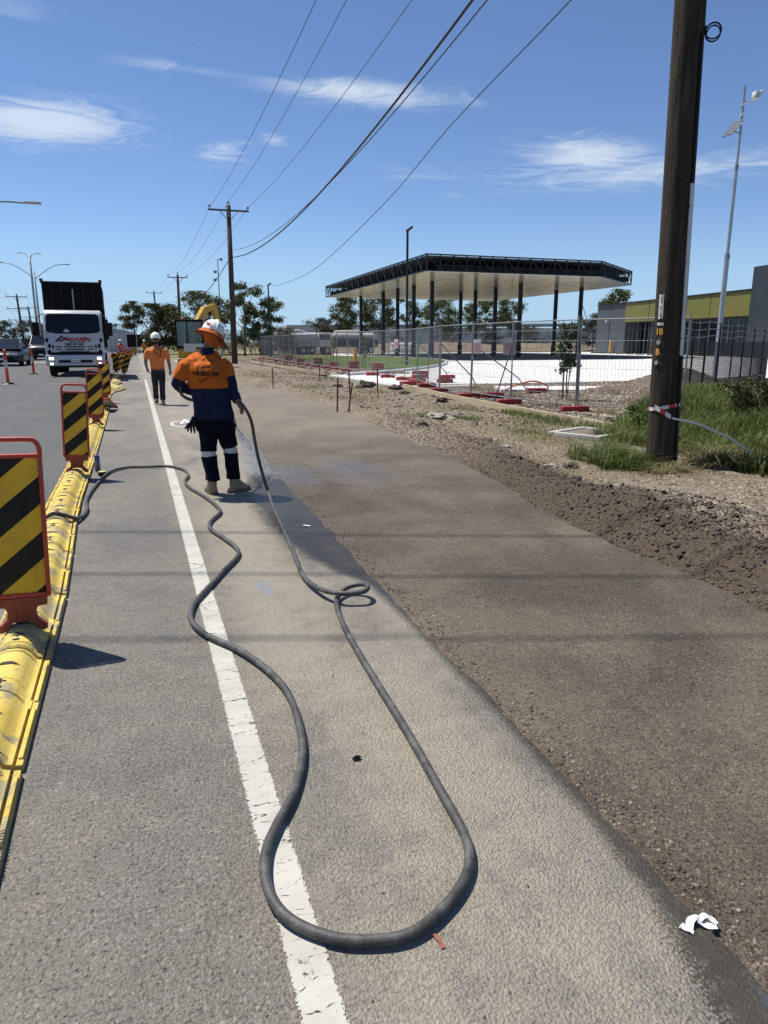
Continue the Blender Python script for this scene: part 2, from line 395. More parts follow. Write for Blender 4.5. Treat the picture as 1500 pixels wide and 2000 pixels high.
def dirt_mat():
    m_, q, b = base_mat('verge_dirt'); P_ = q.node('ShaderNodeNewGeometry').outputs['Position']; x, y, z = q.sep(P_)
    n1 = q.noise(P_, .7, 6, .62, .3); n2 = q.noise(P_, 6, 6, .68); n3 = q.noise(P_, 45, 4, .7)
    cell = q.sep(q.voro(P_, 60, 'F1', 'Color'))[0]; d = q.voro(P_, 60)
    c = q.ramp(n2, [(.25, (.082, .059, .040)), (.5, (.165, .125, .087)), (.75, (.25, .20, .145))])
    c = q.mix(q.math('MULTIPLY', q.mapr(n1, .42, .68), .8), c, q.mix(n3, (.13, .10, .072), (.285, .235, .172))); c = q.mix(q.math('MULTIPLY', q.mapr(q.noise(P_, 1.7, 5, .65), .52, .70), .55), c, (.155, .108, .072))
    c = q.mix(q.mapr(cell, .80, .97), c, (.40, .36, .30)); c = q.mix(q.mapr(cell, .22, .04), c, (.07, .055, .043))
    # fresh dark spoil of the windrow by the cut edge
    e = q.math('SUBTRACT', x, q.ramp(q.math('DIVIDE', y, 40.0), [(0, .3450), (.135, .354), (.18, .386), (.23, .416), (.31, .432), (.46, .463), (.6, .459), (.75, .422)]))
    e = q.math('SUBTRACT', x, q.math('MULTIPLY', q.ramp(q.math('DIVIDE', y, 40.0), [(0, .3450), (.135, .354), (.18, .386), (.23, .416), (.31, .432), (.46, .463), (.6, .459), (.75, .422)]), 10.0))
    sp = q.math('MULTIPLY', q.mapr(q.math('ADD', e, q.math('MULTIPLY', n2, .5)), 1.25, .75), q.mapr(y, 12, 7))
    c = q.mix(q.math('MULTIPLY', sp, .92), c, q.ramp(n3, [(.3, (.032, .024, .017)), (.7, (.098, .074, .053))]))
    c = q.mix(q.mapr(n3, .5, .8), c, q.mix(1.0, c, (1.35, 1.33, 1.3), 'MULTIPLY'))
    q.put(b.inputs['Base Color'], c); b.inputs['Roughness'].default_value = .95; b.inputs['Specular IOR Level'].default_value = .2
    h = q.math('ADD', n2, q.math('ADD', q.math('MULTIPLY', n3, .5), q.math('MULTIPLY', q.math('SUBTRACT', 1.0, d), .4)))
    q.put(b.inputs['Normal'], q.bump(h, .9, .02)); return m_
M['dirt'] = dirt_mat()

def concrete_mat(name, col, joints=0.0, stain=.25):
    m_, q, b = base_mat(name); P_ = q.node('ShaderNodeNewGeometry').outputs['Position']
    n1 = q.noise(P_, .35, 5, .6); n2 = q.noise(P_, 6, 6, .65); n3 = q.noise(q.vmath('MULTIPLY', P_, (.25, 2.2, 1)), 1.0, 5, .6)
    c = q.mix(1.0, q.ramp(n1, [(.3, tuple(v * .93 for v in col)), (.7, tuple(min(1, v * 1.04) for v in col))]), q.ramp(n2, [(.3, .9), (.7, 1.06)]), 'MULTIPLY')
    c = q.mix(q.math('MULTIPLY', q.mapr(n3, .52, .75), stain), c, tuple(v * .66 for v in col))
    q.put(b.inputs['Base Color'], c); b.inputs['Roughness'].default_value = .8
    q.put(b.inputs['Normal'], q.bump(n2, .25, .01)); return m_
M['concrete'] = concrete_mat('pale_concrete', (.60, .585, .56))
M['kerb'] = concrete_mat('kerb_concrete', (.56, .55, .52))
M['old_conc'] = concrete_mat('old_concrete', (.40, .38, .34))

def ground_mat(name, a, b_, c_, s1=.5, s2=8, fine=40):
    m_, q, b = base_mat(name); P_ = q.node('ShaderNodeNewGeometry').outputs['Position']
    n1 = q.noise(P_, s1, 6, .62); n2 = q.noise(P_, s2, 6, .68); n3 = q.noise(P_, fine, 4, .7)
    c = q.mix(q.mapr(n1, .35, .65), a, b_); c = q.mix(q.mapr(n2, .5, .72), c, c_); c = q.mix(1.0, c, q.ramp(n3, [(.3, .7), (.7, 1.25)]), 'MULTIPLY')
    q.put(b.inputs['Base Color'], c); b.inputs['Roughness'].default_value = .95; b.inputs['Specular IOR Level'].default_value = .15
    q.put(b.inputs['Normal'], q.bump(q.math('ADD', n2, n3), .8, .03)); return m_
M['ground'] = ground_mat('dry_ground', (.22, .19, .12), (.12, .13, .055), (.28, .235, .15), .08, 1.5, 12)
M['mulch'] = ground_mat('mulch_bed', (.19, .145, .105), (.12, .09, .066), (.33, .275, .215), .8, 30, 90)
M['lawn'] = ground_mat('lawn_turf', (.058, .095, .016), (.085, .125, .024), (.13, .155, .045), .35, 3, 25)
M['bank'] = ground_mat('bank_soil', (.06, .075, .025), (.09, .085, .04), (.14, .12, .06), .8, 8, 50)
M['drygrass'] = ground_mat('dry_paddock', (.30, .245, .14), (.24, .205, .11), (.14, .145, .06), .1, 2, 20)

def barrier_mat():
    m_, q, b = base_mat('barrier_yellow'); oc = q.node('ShaderNodeTexCoord').outputs['Object']; x, y, z = q.sep(oc)
    inf = q.node('ShaderNodeObjectInfo').outputs['Random']
    off = q.vmath('ADD', oc, q.comb(q.math('MULTIPLY', inf, 31.0), q.math('MULTIPLY', inf, 17.0), 0.0))
    n1 = q.noise(off, 7, 6, .68); n2 = q.noise(off, 85, 5, .75); sc = q.noise(q.vmath('MULTIPLY', off, (40, 4, 40)), 1.0, 4, .7)
    c = q.ramp(q.noise(off, 2.2, 4), [(.3, (.56, .40, .065)), (.7, (.70, .54, .15))])
    grime = q.mapr(q.math('ADD', n1, q.math('MULTIPLY', inf, .14)), .54, .64)
    c = q.mix(q.math('MULTIPLY', grime, .78), c, (.25, .225, .175))
    c = q.mix(q.math('MULTIPLY', q.mapr(n2, .54, .66), .5), c, (.16, .13, .07))
    c = q.mix(q.math('MULTIPLY', q.mapr(sc, .62, .72), .35), c, (.74, .64, .34))
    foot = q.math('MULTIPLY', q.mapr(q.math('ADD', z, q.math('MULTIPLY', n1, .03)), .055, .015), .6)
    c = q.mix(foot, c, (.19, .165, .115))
    q.put(b.inputs['Base Color'], c); b.inputs['Roughness'].default_value = .78; b.inputs['Specular IOR Level'].default_value = .25
    q.put(b.inputs['Normal'], q.bump(q.math('ADD', n1, n2), .45, .006)); return m_
M['barrier'] = barrier_mat()

M['black'] = mat('black_plastic', (.006, .006, .006), .6, spec=.22)
M['void'] = mat('dark_slot', (.035, .028, .012), .9)
M['red_frame'] = mat('red_plastic', (.50, .045, .022), .45, var=.15, dirt=(.20, .09, .05), dirt_amt=.5)
M['red_neck'] = mat('faded_red_plastic', (.34, .062, .022), .55, var=.18, dirt=(.12, .05, .03), dirt_amt=.6, dscale=9)
M['sign_y'] = mat('reflective_yellow', (.78, .45, .014), .5, var=.10, vscale=4, dirt=(.30, .19, .03), dirt_amt=.45, dscale=8)
M['sign_k'] = mat('sign_black', (.006, .0055, .005), .5, var=.2, spec=.3, dirt=(.03, .027, .02), dirt_amt=.6, dscale=10)
M['white_p'] = mat('white_plastic', (.78, .78, .76), .4, var=.05)
M['white_paint'] = mat('white_vehicle_paint', (.50, .51, .53), .3, var=.03, dirt=(.34, .33, .31), dirt_amt=.25)
M['steel'] = mat('galvanised_steel', (.42, .43, .44), .42, .75, var=.15, vscale=9)
M['dsteel'] = mat('dull_galvanised_tube', (.30, .31, .31), .5, .5, var=.2, vscale=9)
M['dark_steel'] = mat('charcoal_steel', (.013, .015, .018), .5, .0, spec=.3)
M['rust'] = mat('rusty_picket', (.11, .052, .03), .8, .2, var=.3, vscale=30)
M['glass'] = mat('dark_glass', (.006, .009, .014), .06, 0, var=.02, spec=.35)
M['carglass'] = mat('car_glass', (.012, .018, .026), .06, 0, var=.05, spec=.5)
M['rubber'] = mat('tyre_rubber', (.010, .010, .010), .85, spec=.2)
M['chrome'] = mat('chrome', (.55, .56, .58), .2, .9)
M['hose'] = mat('rubber_hose', (.055, .054, .052), .55, var=.3, vscale=22, bump=.25, bscale=120, dirt=(.17, .165, .15), dirt_amt=.5, dscale=14, spec=.4)
M['orange'] = mat('hi_vis_orange', (.50, .118, .016), .8, spec=.12, var=.09, vscale=5, bump=.35, bscale=18, bdist=.012)
M['orange2'] = mat('faded_orange_cotton', (.74, .215, .060), .8, spec=.15, var=.08, vscale=5, bump=.3, bscale=18)
M['navy'] = mat('navy_drill', (.013, .018, .045), .9, var=.2, spec=.15, vscale=6, bump=.35, bscale=18, bdist=.012)
M['trouser'] = mat('dark_navy_trouser', (.005, .006, .012), .9, spec=.12, var=.25, vscale=7, bump=.35, bscale=20)
M['grey_tr'] = mat('charcoal_trouser', (.032, .032, .038), .9, spec=.12, var=.2, vscale=7, bump=.3, bscale=20)
M['tape'] = mat('silver_reflective_tape', (.52, .53, .54), .45, .2, var=.06)
M['skin'] = mat('skin', (.24, .125, .080), .55, var=.1)
M['hair'] = mat('dark_beard', (.03, .02, .015), .8)
M['boot'] = mat('tan_boot_leather', (.32, .215, .12), .75, var=.2, vscale=14, dirt=(.40, .33, .24), dirt_amt=.6, dscale=12)
M['sole'] = mat('boot_sole', (.13, .10, .07), .85)
M['timber'] = mat('pale_pine', (.46, .37, .235), .8, var=.16, vscale=3, stretch=(12, .7, 12), bump=.2, bscale=8)
def pole_mat():
    m_, q, b = base_mat('weathered_pole_timber'); oc = q.node('ShaderNodeTexCoord').outputs['Object']
    g = q.vmath('MULTIPLY', oc, (9, 9, .55)); n1 = q.noise(g, 2.2, 7, .68); ck = q.noise(q.vmath('MULTIPLY', oc, (26, 26, .8)), 1.0, 5, .7); p = q.noise(q.vmath('MULTIPLY', oc, (30, 30, 9)), 1.5, 4, .7)
    c = q.ramp(n1, [(.28, (.018, .013, .009)), (.5, (.050, .037, .027)), (.74, (.100, .080, .062))])
    c = q.mix(q.mapr(ck, .57, .66), c, (.016, .011, .008)); c = q.mix(q.math('MULTIPLY', q.mapr(p, .55, .75), .4), c, (.095, .078, .062))
    q.put(b.inputs['Base Color'], c); b.inputs['Roughness'].default_value = .88; b.inputs['Specular IOR Level'].default_value = .2
    q.put(b.inputs['Normal'], q.bump(q.math('ADD', n1, q.math('SUBTRACT', p, q.math('MULTIPLY', ck, 1.2))), .9, .02)); return m_
M['pole'] = pole_mat()
M['pole_far'] = mat('far_pole_timber', (.055, .044, .035), .85, var=.3, vscale=4, stretch=(6, 6, .6))
M['wire'] = mat('cable_black', (.02, .02, .022), .5)
M['wirea'] = mat('aluminium_conductor', (.10, .10, .11), .5, .4)
M['bark'] = mat('eucalypt_bark', (.20, .165, .125), .9, var=.3, vscale=3)
M['yellow_plant'] = mat('machine_yellow', (.62, .36, .03), .4, var=.1, dirt=(.25, .18, .08), dirt_amt=.4)
M['amber'] = mat('amber_lens', (.80, .20, .02), .25, var=.05)
M['grey_wall'] = mat('charcoal_cladding', (.062, .072, .080), .55, var=.05, vscale=.4)
M['green_wall'] = mat('olive_cladding', (.155, .150, .030), .5, var=.04, vscale=.3)
M['soffit'] = mat('soffit_white', (.80, .80, .77), .16, var=.02, vscale=.3, spec=.5)
M['shed'] = mat('pale_shed_steel', (.42, .45, .48), .6, var=.06, vscale=.05)
M['offwhite'] = mat('off_white', (.62, .61, .58), .6, var=.06)
M['rock'] = mat('dirt_clod', (.085, .066, .05), .95, var=.35, vscale=12, bump=.8, bscale=25, bdist=.03)
M['pale_rock'] = mat('pale_rock', (.27, .24, .195), .9, var=.2, vscale=12, bump=.5, bscale=25)
M['paper'] = mat('white_paper', (.60, .61, .63), .7, var=.10, vscale=60, bump=.3, bscale=90)
M['leaf_red'] = mat('dry_leaf', (.24, .075, .06), .7)
M['yellow_post'] = mat('safety_yellow', (.75, .36, .02), .45)
M['red_plastic'] = mat('red_block_plastic', (.36, .022, .017), .5, var=.15, dirt=(.22, .07, .05), dirt_amt=.5)
M['bollard_red'] = mat('bollard_red', (.70, .06, .03), .45)
M['sedan'] = mat('dark_grey_car_paint', (.018, .021, .026), .3, .0, var=.03, spec=.45)
M['suv'] = mat('navy_car_paint', (.012, .016, .026), .3, .0, var=.03, spec=.45)
M['pit_brown'] = mat('rusty_lid', (.13, .095, .075), .85, var=.25, vscale=9, dirt=(.25, .21, .17), dirt_amt=.6)
M['can_blue'] = mat('blue_cap', (.02, .06, .35), .4)
M['can_yellow'] = mat('yellow_band', (.55, .48, .20), .5)
M['digit'] = mat('amber_digits', (.75, .38, .05), .5)
M['tape_red'] = mat('barrier_tape_red', (.55, .02, .02), .4)
M['insul'] = mat('insulator', (.22, .22, .23), .3)
M['straw'] = mat('straw', (.42, .34, .19), .85, var=.2)
M['lamp_on'] = mat('headlight_lens', (.85, .87, .9), .1)
def emis(name, col, k):
    m_, q, b = base_mat(name); q.put(b.inputs['Base Color'], (*col, 1)); q.put(b.inputs['Emission Color'], (*col, 1)); b.inputs['Emission Strength'].default_value = k; return m_
M['lamp_on'] = emis('lit_headlight', (1, .97, .9), .9)
def leaf_mat(name, a, b_, tr=.25):
    m_, q, b = base_mat(name); g = q.node('ShaderNodeNewGeometry'); r = g.outputs['Random Per Island']
    c = q.ramp(r, [(.0, tuple(v * .6 for v in a)), (.5, a), (1.0, b_)])
    q.put(b.inputs['Base Color'], c); b.inputs['Roughness'].default_value = .55; b.inputs['Specular IOR Level'].default_value = .3
    t_ = q.node('ShaderNodeBsdfTranslucent'); q.put(t_.inputs[0], c)
    mx = q.node('ShaderNodeMixShader'); mx.inputs[0].default_value = tr
    q.l.new(b.outputs[0], mx.inputs[1]); q.l.new(t_.outputs[0], mx.inputs[2]); q.l.new(mx.outputs[0], q.n['Material Output'].inputs[0]); return m_
M['leaf'] = leaf_mat('gum_leaf', (.085, .105, .042), (.19, .21, .090))
M['leaf2'] = leaf_mat('pale_gum_leaf', (.105, .122, .068), (.20, .215, .125))
M['leaf3'] = leaf_mat('dark_conifer', (.060, .066, .020), (.125, .125, .036))
M['leaf4'] = leaf_mat('grey_shrub', (.070, .076, .050), (.135, .135, .090))
M['leaf5'] = leaf_mat('glossy_sapling_leaf', (.055, .085, .020), (.14, .17, .05))
M['grass'] = leaf_mat('grass_blade', (.088, .125, .022), (.20, .235, .070), .35)
M['grass_dry'] = leaf_mat('dry_grass_blade', (.24, .20, .09), (.42, .35, .19), .2)
M['chips'] = leaf_mat('mulch_chip', (.17, .125, .09), (.48, .41, .33), 0)
M['gravel'] = leaf_mat('gravel_stone', (.075, .056, .040), (.255, .21, .158), 0)
M['spoil'] = leaf_mat('spoil_clod', (.045, .034, .024), (.12, .092, .066), 0)
def water_mat():
    m_, q, b = base_mat('water_drops'); b.inputs['Base Color'].default_value = (.93, .96, 1, 1); b.inputs['Roughness'].default_value = .08
    b.inputs['Transmission Weight'].default_value = .35; b.inputs['IOR'].default_value = 1.33; return m_
M['water'] = water_mat()

# ---------------------------------------------------------------- ground, road, shoulder, excavated lane
def sst(a, b, x):
    t = np.clip((x - a) / (b - a), 0, 1); return t * t * (3 - 2 * t)
XE_Y = [0, 5.4, 7.2, 9.3, 12.5, 18.3, 23.5, 30.2, 35.3, 65, 130]
XE_X = [3.45, 3.54, 3.86, 4.16, 4.32, 4.63, 4.59, 4.22, 3.6, 3.3, 3.2]
def xe(y): return np.interp(y, XE_Y, XE_X)
def hgt(x, y):
    x = np.asarray(x, float); y = np.asarray(y, float)
    e = x - xe(y) + .12 * fbm(x * .2 + 5, y * 1.3, 3)
    A = (.085 + .05 * fbm(x * 0 + 3.1, y * .9, 3)) * (1 - .55 * sst(11, 17, y))
    z = A * np.exp(-((e - .42) / .30) ** 2)
    z = z + .20 * np.exp(-((x - 4.5) / .55) ** 2 - ((y - 5.0) / .85) ** 2)
    z = z + .05 * sst(0, .35, e)
    near = 1 - .35 * sst(14, 30, y)
    r = sst(0, .3, e)
    z = z + r * near * (.045 * fbm(x * .8, y * .8, 4) + .030 * fbm(x * 4.1, y * 4.1, 4) + .014 * np.abs(fbm(x * 13, y * 13, 3)))
    sp = np.exp(-((e - .5) / .4) ** 2) * (1 - .7 * sst(9, 14, y)); z = z + sp * (.055 * np.abs(fbm(x * 9.0, y * 9.0, 3)) + .02 * fbm(x * 24, y * 24, 2))
    # low spoil heap and hollow near the driveway corner
    z = z + .16 * np.exp(-((x - 5.9) / .9) ** 2 - ((y - 28) / 3.2) ** 2) - .14 * np.exp(-((x - 7.0) / .55) ** 2 - ((y - 25.6) / 1.3) ** 2)
    bank = .50 * sst(6.9, 10.6, x) * sst(15.5, 11.5, y) + .10 * sst(6.3, 7.6, x) * sst(9.8, 8.2, y)
    z = z + bank + .05 * bank * fbm(x * 1.5, y * 1.5, 3) * 2
    return np.where(e < 0, -.03 + .0 * z, z - .03 * (1 - r))
def grid(name, x0, x1, y0, y1, nx, ny, zf, m_, keep=None, smooth=True):
    X, Y = np.meshgrid(np.linspace(x0, x1, nx), np.linspace(y0, y1, ny)); Z = zf(X, Y)
    V = np.stack([X, Y, Z], -1).reshape(-1, 3); i = np.arange(nx * ny).reshape(ny, nx)
    F = np.stack([i[:-1, :-1], i[:-1, 1:], i[1:, 1:], i[1:, :-1]], -1).reshape(-1, 4)
    if keep is not None: k = keep(X, Y).reshape(-1); F = F[k[F].all(1)]
    o = np_mesh(name, V, F, m_, smooth=smooth); return o
g = MB().add([(-3000, -200, -.12), (3000, -200, -.12), (3000, 4500, -.12), (-3000, 4500, -.12)], [(0, 1, 2, 3)]).build('ground', M['ground']); tag(g, kind='structure')
def zroad(x, y): return .2 * sst(9, 31, np.asarray(y, float)) * np.clip((-.98 - np.asarray(x, float)) / 1.3, 0, 1)
X_ = np.concatenate([[-16, -12, -8, -5, -3.4], np.linspace(-2.4, -.9205, 16)]); Y_ = np.concatenate([np.linspace(-12, 40, 105), np.linspace(44, 420, 40)])
XX, YY = np.meshgrid(X_, Y_); i_ = np.arange(XX.size).reshape(XX.shape)
rd = np_mesh('road', np.stack([XX, YY, zroad(XX, YY)], -1).reshape(-1, 3), np.stack([i_[:-1, :-1], i_[:-1, 1:], i_[1:, 1:], i_[1:, :-1]], -1).reshape(-1, 4), M['road'], smooth=True); tag(rd, kind='structure')
md = MB(); md.quad((-16.2, 30, .33), (-16, 30, .15), (-16, 420, .15), (-16.2, 420, .33)); md.quad((-60, 30, -.1), (-16.2, 30, .33), (-16.2, 420, .33), (-60, 420, -.1))
tag(md.build('median_verge', M['drygrass']), kind='structure')
# old asphalt shoulder with its ragged saw-cut edge standing proud of the primed lane
V, F, n = [], [], 1700
for i in range(n):
    y = -3 + i * .079; t = float(fbm(np.array(y * 1.7), np.array(4.2), 4)); xx = float(np.interp(y, [0, 3, 5, 8, 40, 130], [1.40, 1.40, 1.46, 1.52, 1.5, 1.5])) + .03 * t + .009 * random.uniform(-1, 1) + .018 * float(fbm(np.array(y * 9.0), np.array(1.3), 2))
    V += [(-.92, y, .0), (xx, y, .0), (xx + .015, y, -.03)]
for i in range(n - 1): F += [(3 * i, 3 * i + 1, 3 * i + 4, 3 * i + 3), (3 * i + 1, 3 * i + 2, 3 * i + 5, 3 * i + 4)]
tag(np_mesh('road_shoulder', V, F, M['shoulder']), kind='structure')
tag(MB().quad((1.30, -4, -.016), (6.2, -4, -.016), (6.2, 132, -.016), (1.30, 132, -.016)).build('excavated_lane', M['lane']), kind='structure')
# verge: near part fine, far part coarser
tag(grid('dirt_verge', 3.25, 8.0, 1.2, 14.0, 170, 330, hgt, M['dirt'], lambda X, Y: (X < 7.0) | (Y > 8.6)), kind='structure')
tag(grid('dirt_verge', 3.25, 8.0, -5.0, 1.2, 80, 90, hgt, M['dirt'], lambda X, Y: X < 7.05), kind='structure')
tag(grid('dirt_verge', 3.0, 8.0, 14.0, 72.0, 60, 330, hgt, M['dirt']), kind='structure')
tag(grid('path_verge', 3.2, 10.5, 60.0, 180.0, 30, 90, lambda X, Y: .02 + .08 * fbm(X * .6, Y * .6, 3) - .1 * (X < xe(Y)), M['ground']), kind='structure')
fence_side = lambda X, Y: Y < 13.9 + (X - 11.8) * .764
tag(grid('grass_bank', 6.96, 34, -5.0, 30, 150, 178, lambda X, Y: hgt(X, Y) - .004, M['bank'], lambda X, Y: fence_side(X, Y) & ((Y < 8.7) | (X > 7.95))), kind='structure')
# mulch bed between the timber edging and the hardstand
def mulch_z(X, Y):
    return .05 + .03 * fbm(X * 1.1, Y * 1.1, 3) + .62 * np.exp(-((X - 18.6) / 1.5) ** 2 - ((Y - 21.6) / 1.2) ** 2) + .9 * sst(20.5, 30, X) * sst(27, 20, Y) + .25 * np.exp(-((X - 15.5) / 2.0) ** 2 - ((Y - 19.5) / 1.0) ** 2)
tag(grid('mulch_bed', 8.05, 40, 9.9, 24.7, 180, 90, mulch_z, M['mulch'], lambda X, Y: ~fence_side(X, Y - .5)), kind='structure')
tag(grid('mulch_strip', 8.15, 16.5, 33.0, 80, 40, 120, lambda X, Y: .05 + .02 * fbm(X, Y, 3), M['mulch'], lambda X, Y: Y > 33.4), kind='structure')
# concrete hardstand, driveway apron, lawn and kerb
hs = MB().quad((8.6, 24.6, .058), (140, 24.6, .058), (140, 99, .058), (26, 99, .058), (8.6, 33.3, .058)).build('concrete_hardstand', M['concrete']); tag(hs, kind='structure')
ap = MB().prism([(8.55, 23.5, .045), (11.6, 23.5, .045), (11.6, 24.6, .045), (8.6, 24.59, .045)], (0, 0, .013)); ap.box((8.5, 28.4, -.06), (.10, 9.8, .22)); tag(ap.build('driveway_edge', M['old_conc']), kind='structure')
def joints():
    k = MB()
    for y in (29, 33.6, 38.2, 43, 48, 53, 58, 64): k.quad((9.5 + max(0, y - 30) * .65, y, .0625), (75, y, .0625), (75, y + .05, .0625), (9.5 + max(0, y - 30) * .65, y + .05, .0625))
    for x in (16, 21, 26, 31, 36, 41, 46, 52): k.quad((x, 24.7, .0625), (x + .05, 24.7, .0625), (x + .05, min(26 + (x - 10) * 1.3, 80), .0625), (x, min(26 + (x - 10) * 1.3, 80), .0625))
    return k
tag(MB().quad((24.2, 56.6, .0665), (52.5, 56.6, .0665), (55, 62, .0665), (53, 93, .0665), (25.5, 93, .0665)).build('canopy_shade', mat('canopy_shade_dark', (.075, .076, .078), .85, var=.1, vscale=.5)), kind='structure')  # dark sheet: the canopy's shadow on the concrete, put into the colour
o = joints().build('paving_joint', M['old_conc'], hs); o['kind'] = 'stuff'
KERB = [(9.3, 32.75), (12.25, 35.35), (15.63, 39.27), (19.79, 45.7), (21.5, 49.53), (23.2, 53.22), (24.5, 59.0), (24.0, 67.4)]
kp = spline([(x, y, 0) for x, y in KERB], 6); k = MB(); vs = []
for i, p in enumerate(kp):
    d = (kp[min(i + 1, len(kp) - 1)] - kp[max(i - 1, 0)]).normalized(); nrm = Vector((d.y, -d.x, 0))
    for a, zz in ((-.08, .04), (-.08, .20), (.04, .20), (.09, .16), (.11, .055)): vs.append(p + nrm * a + Vector((0, 0, zz)))
k.add(vs, [(5 * i + j, 5 * i + j + 1, 5 * i + j + 6, 5 * i + j + 5) for i in range(len(kp) - 1) for j in range(4)])
k.quad(*vs[:5]); tag(k.build('kerb', M['kerb'], smooth=True), kind='structure')
lw = [p + Vector((-.06 * 1.0, .06, .17)) for p in kp[10:]] + [Vector(p) for p in ((22.5, 73, .17), (13.5, 79, .17), (14.2, 66, .14), (12.5, 49, .14), (12.4, 38.3, .14))]
l = MB(); l.add(lw, [tuple(range(len(lw)))]); tag(l.build('lawn', M['lawn']), kind='structure')
tag(MB().quad((8, 99, .03), (160, 99, .03), (160, 175, .03), (8, 175, .03)).build('far_yard', M['drygrass']), kind='structure')
# raised earth along the back of the yard
tag(grid('earth_berm', 20, 135, 104, 122, 90, 12, lambda X, Y: .05 + (1.3 + .5 * fbm(X * .25, Y * .2, 3)) * np.exp(-((Y - 113) / 5.0) ** 2), ground_mat('berm_soil', (.20, .155, .11), (.15, .115, .08), (.27, .22, .16), .2, 2, 12)), kind='structure')
# painted lines
def paint_plain():
    m_ = M['paint'].copy(); m_.name = 'worn_paint_marking'; return m_
ln = MB()
def strip(mb, x0, x1, y0, y1, z, seg=1.0, zx=None):
    y = y0
    while y < y1 - 1e-6:
        b_ = min(y + seg, y1); mb.quad((x0, y, z), (x1, y, z), (x1, b_, z), (x0, b_, z)); y = b_
strip(ln, .255, .365, -2, 33, .004); strip(ln, .33, .44, 35.2, 36.2, .004); strip(ln, .38, .49, 40, 62, .004)
ln.quad((.38, 62, .004), (.49, 62, .004), (.45, 100, .004), (.3, 100, .004))
tag(ln.build('edge_line', M['paint']), kind='structure')
white = mat('road_paint_white', (.62, .61, .57), .75, var=.12, vscale=20)
bk = MB()
def ring(mb, cx, cy, rx, ry, wd, z, n=28):
    vs = []
    for j in range(n): t = 2 * math.pi * j / n; vs += [(cx + rx * math.cos(t), cy + ry * math.sin(t), z), (cx + (rx - wd) * math.cos(t), cy + (ry - wd * 2) * math.sin(t), z)]
    mb.add(vs, [(2 * j, 2 * ((j + 1) % n), 2 * ((j + 1) % n) + 1, 2 * j + 1) for j in range(n)])
def bar(mb, a, b, wd, z):
    d = Vector((b[0] - a[0], b[1] - a[1], 0)).normalized(); n_ = Vector((d.y, -d.x, 0)) * wd / 2
    mb.quad(Vector((*a, z)) - n_, Vector((*a, z)) + n_, Vector((*b, z)) + n_, Vector((*b, z)) - n_)
ring(bk, .745, 14.75, .20, .52, .045, .004); ring(bk, 1.22, 14.75, .20, .52, .045, .004)
for a, b in (((.745, 14.75), (.93, 14.95)), ((.93, 14.95), (.86, 15.6)), ((.745, 14.75), (.86, 15.5)), ((.86, 15.5), (1.1, 15.55)), ((.93, 14.95), (1.1, 15.55)), ((1.22, 14.75), (1.08, 15.9))): bar(bk, a, b, .05, .0045 + random.random() * .003)
tag(bk.build('bicycle_marking', white), kind='structure')
dl = MB()
for y0 in (27.0, 35.0, 46, 58, 70): dl.quad((-4.28, y0, .207), (-4.14, y0, .207), (-4.14, y0 + 1.0, .207), (-4.28, y0 + 1.0, .207))
dl.quad((-7.4, 55.6, .207), (-4.5, 55.2, .207), (-4.5, 56.0, .207), (-7.4, 56.4, .207))
tag(dl.build('lane_line', white), kind='structure')
cb = MB(); cb.prism([(3.15, 36, -.02), (3.42, 36, -.02), (3.36, 66, -.02), (3.1, 66, -.02)], (0, 0, .05)); tag(cb.build('path_edging', M['old_conc']), kind='structure')

# ---------------------------------------------------------------- yellow lane barrier and its marker panels
HALF = [(.022, .116), (.052, .106), (.078, .082), (.098, .048), (.114, .040), (.124, .039), (.126, .014), (.133, .014), (.135, .032), (.158, .029), (.160, 0)]
HUMP = [(-x, z) for x, z in HALF[::-1]] + HALF
def hz(x): return float(np.interp(x, [p[0] for p in HUMP[1:-1]], [p[1] for p in HUMP[1:-1]]))
def seg_body():
    mb = MB(); ys = [.016, .024, .032, .05, .5, .95, .964, .972, .980]; sc = [.86, .97, 1, 1, 1, 1, 1, .97, .86]
    vs = []
    for y, s_ in zip(ys, sc):
        for x, z in HUMP: vs.append((x * (1 if s_ > .9 else .985), y, z * s_))
    k = len(HUMP); mb.add(vs, [(i * k + j, i * k + j + 1, (i + 1) * k + j + 1, (i + 1) * k + j) for i in range(len(ys) - 1) for j in range(k - 1)])
    mb.add(vs[:k], [tuple(range(k))]); mb.add(vs[-k:], [tuple(range(k))])
    for sx in (-1, 1):   # moulded side rails
        mb.bbox((sx * .147, .25, .033), (.018, .40, .012), .004); mb.bbox((sx * .147, .72, .033), (.018, .40, .012), .004); mb.bbox((sx * .129, .49, .024), (.012, .08, .03), .004)
    # raised collars round the moulded openings
    for y in (.17, .62):
        pts = [(x, y + .012 * math.cos(x / .08 * 1.5), hz(x) + .000) for x in np.linspace(-.09, .09, 9)]; mb.tube(pts, .003, 5)
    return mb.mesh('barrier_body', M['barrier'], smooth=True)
def on_hump(poly):
    return [(x, y, hz(x) + .0035) for x, y in poly]
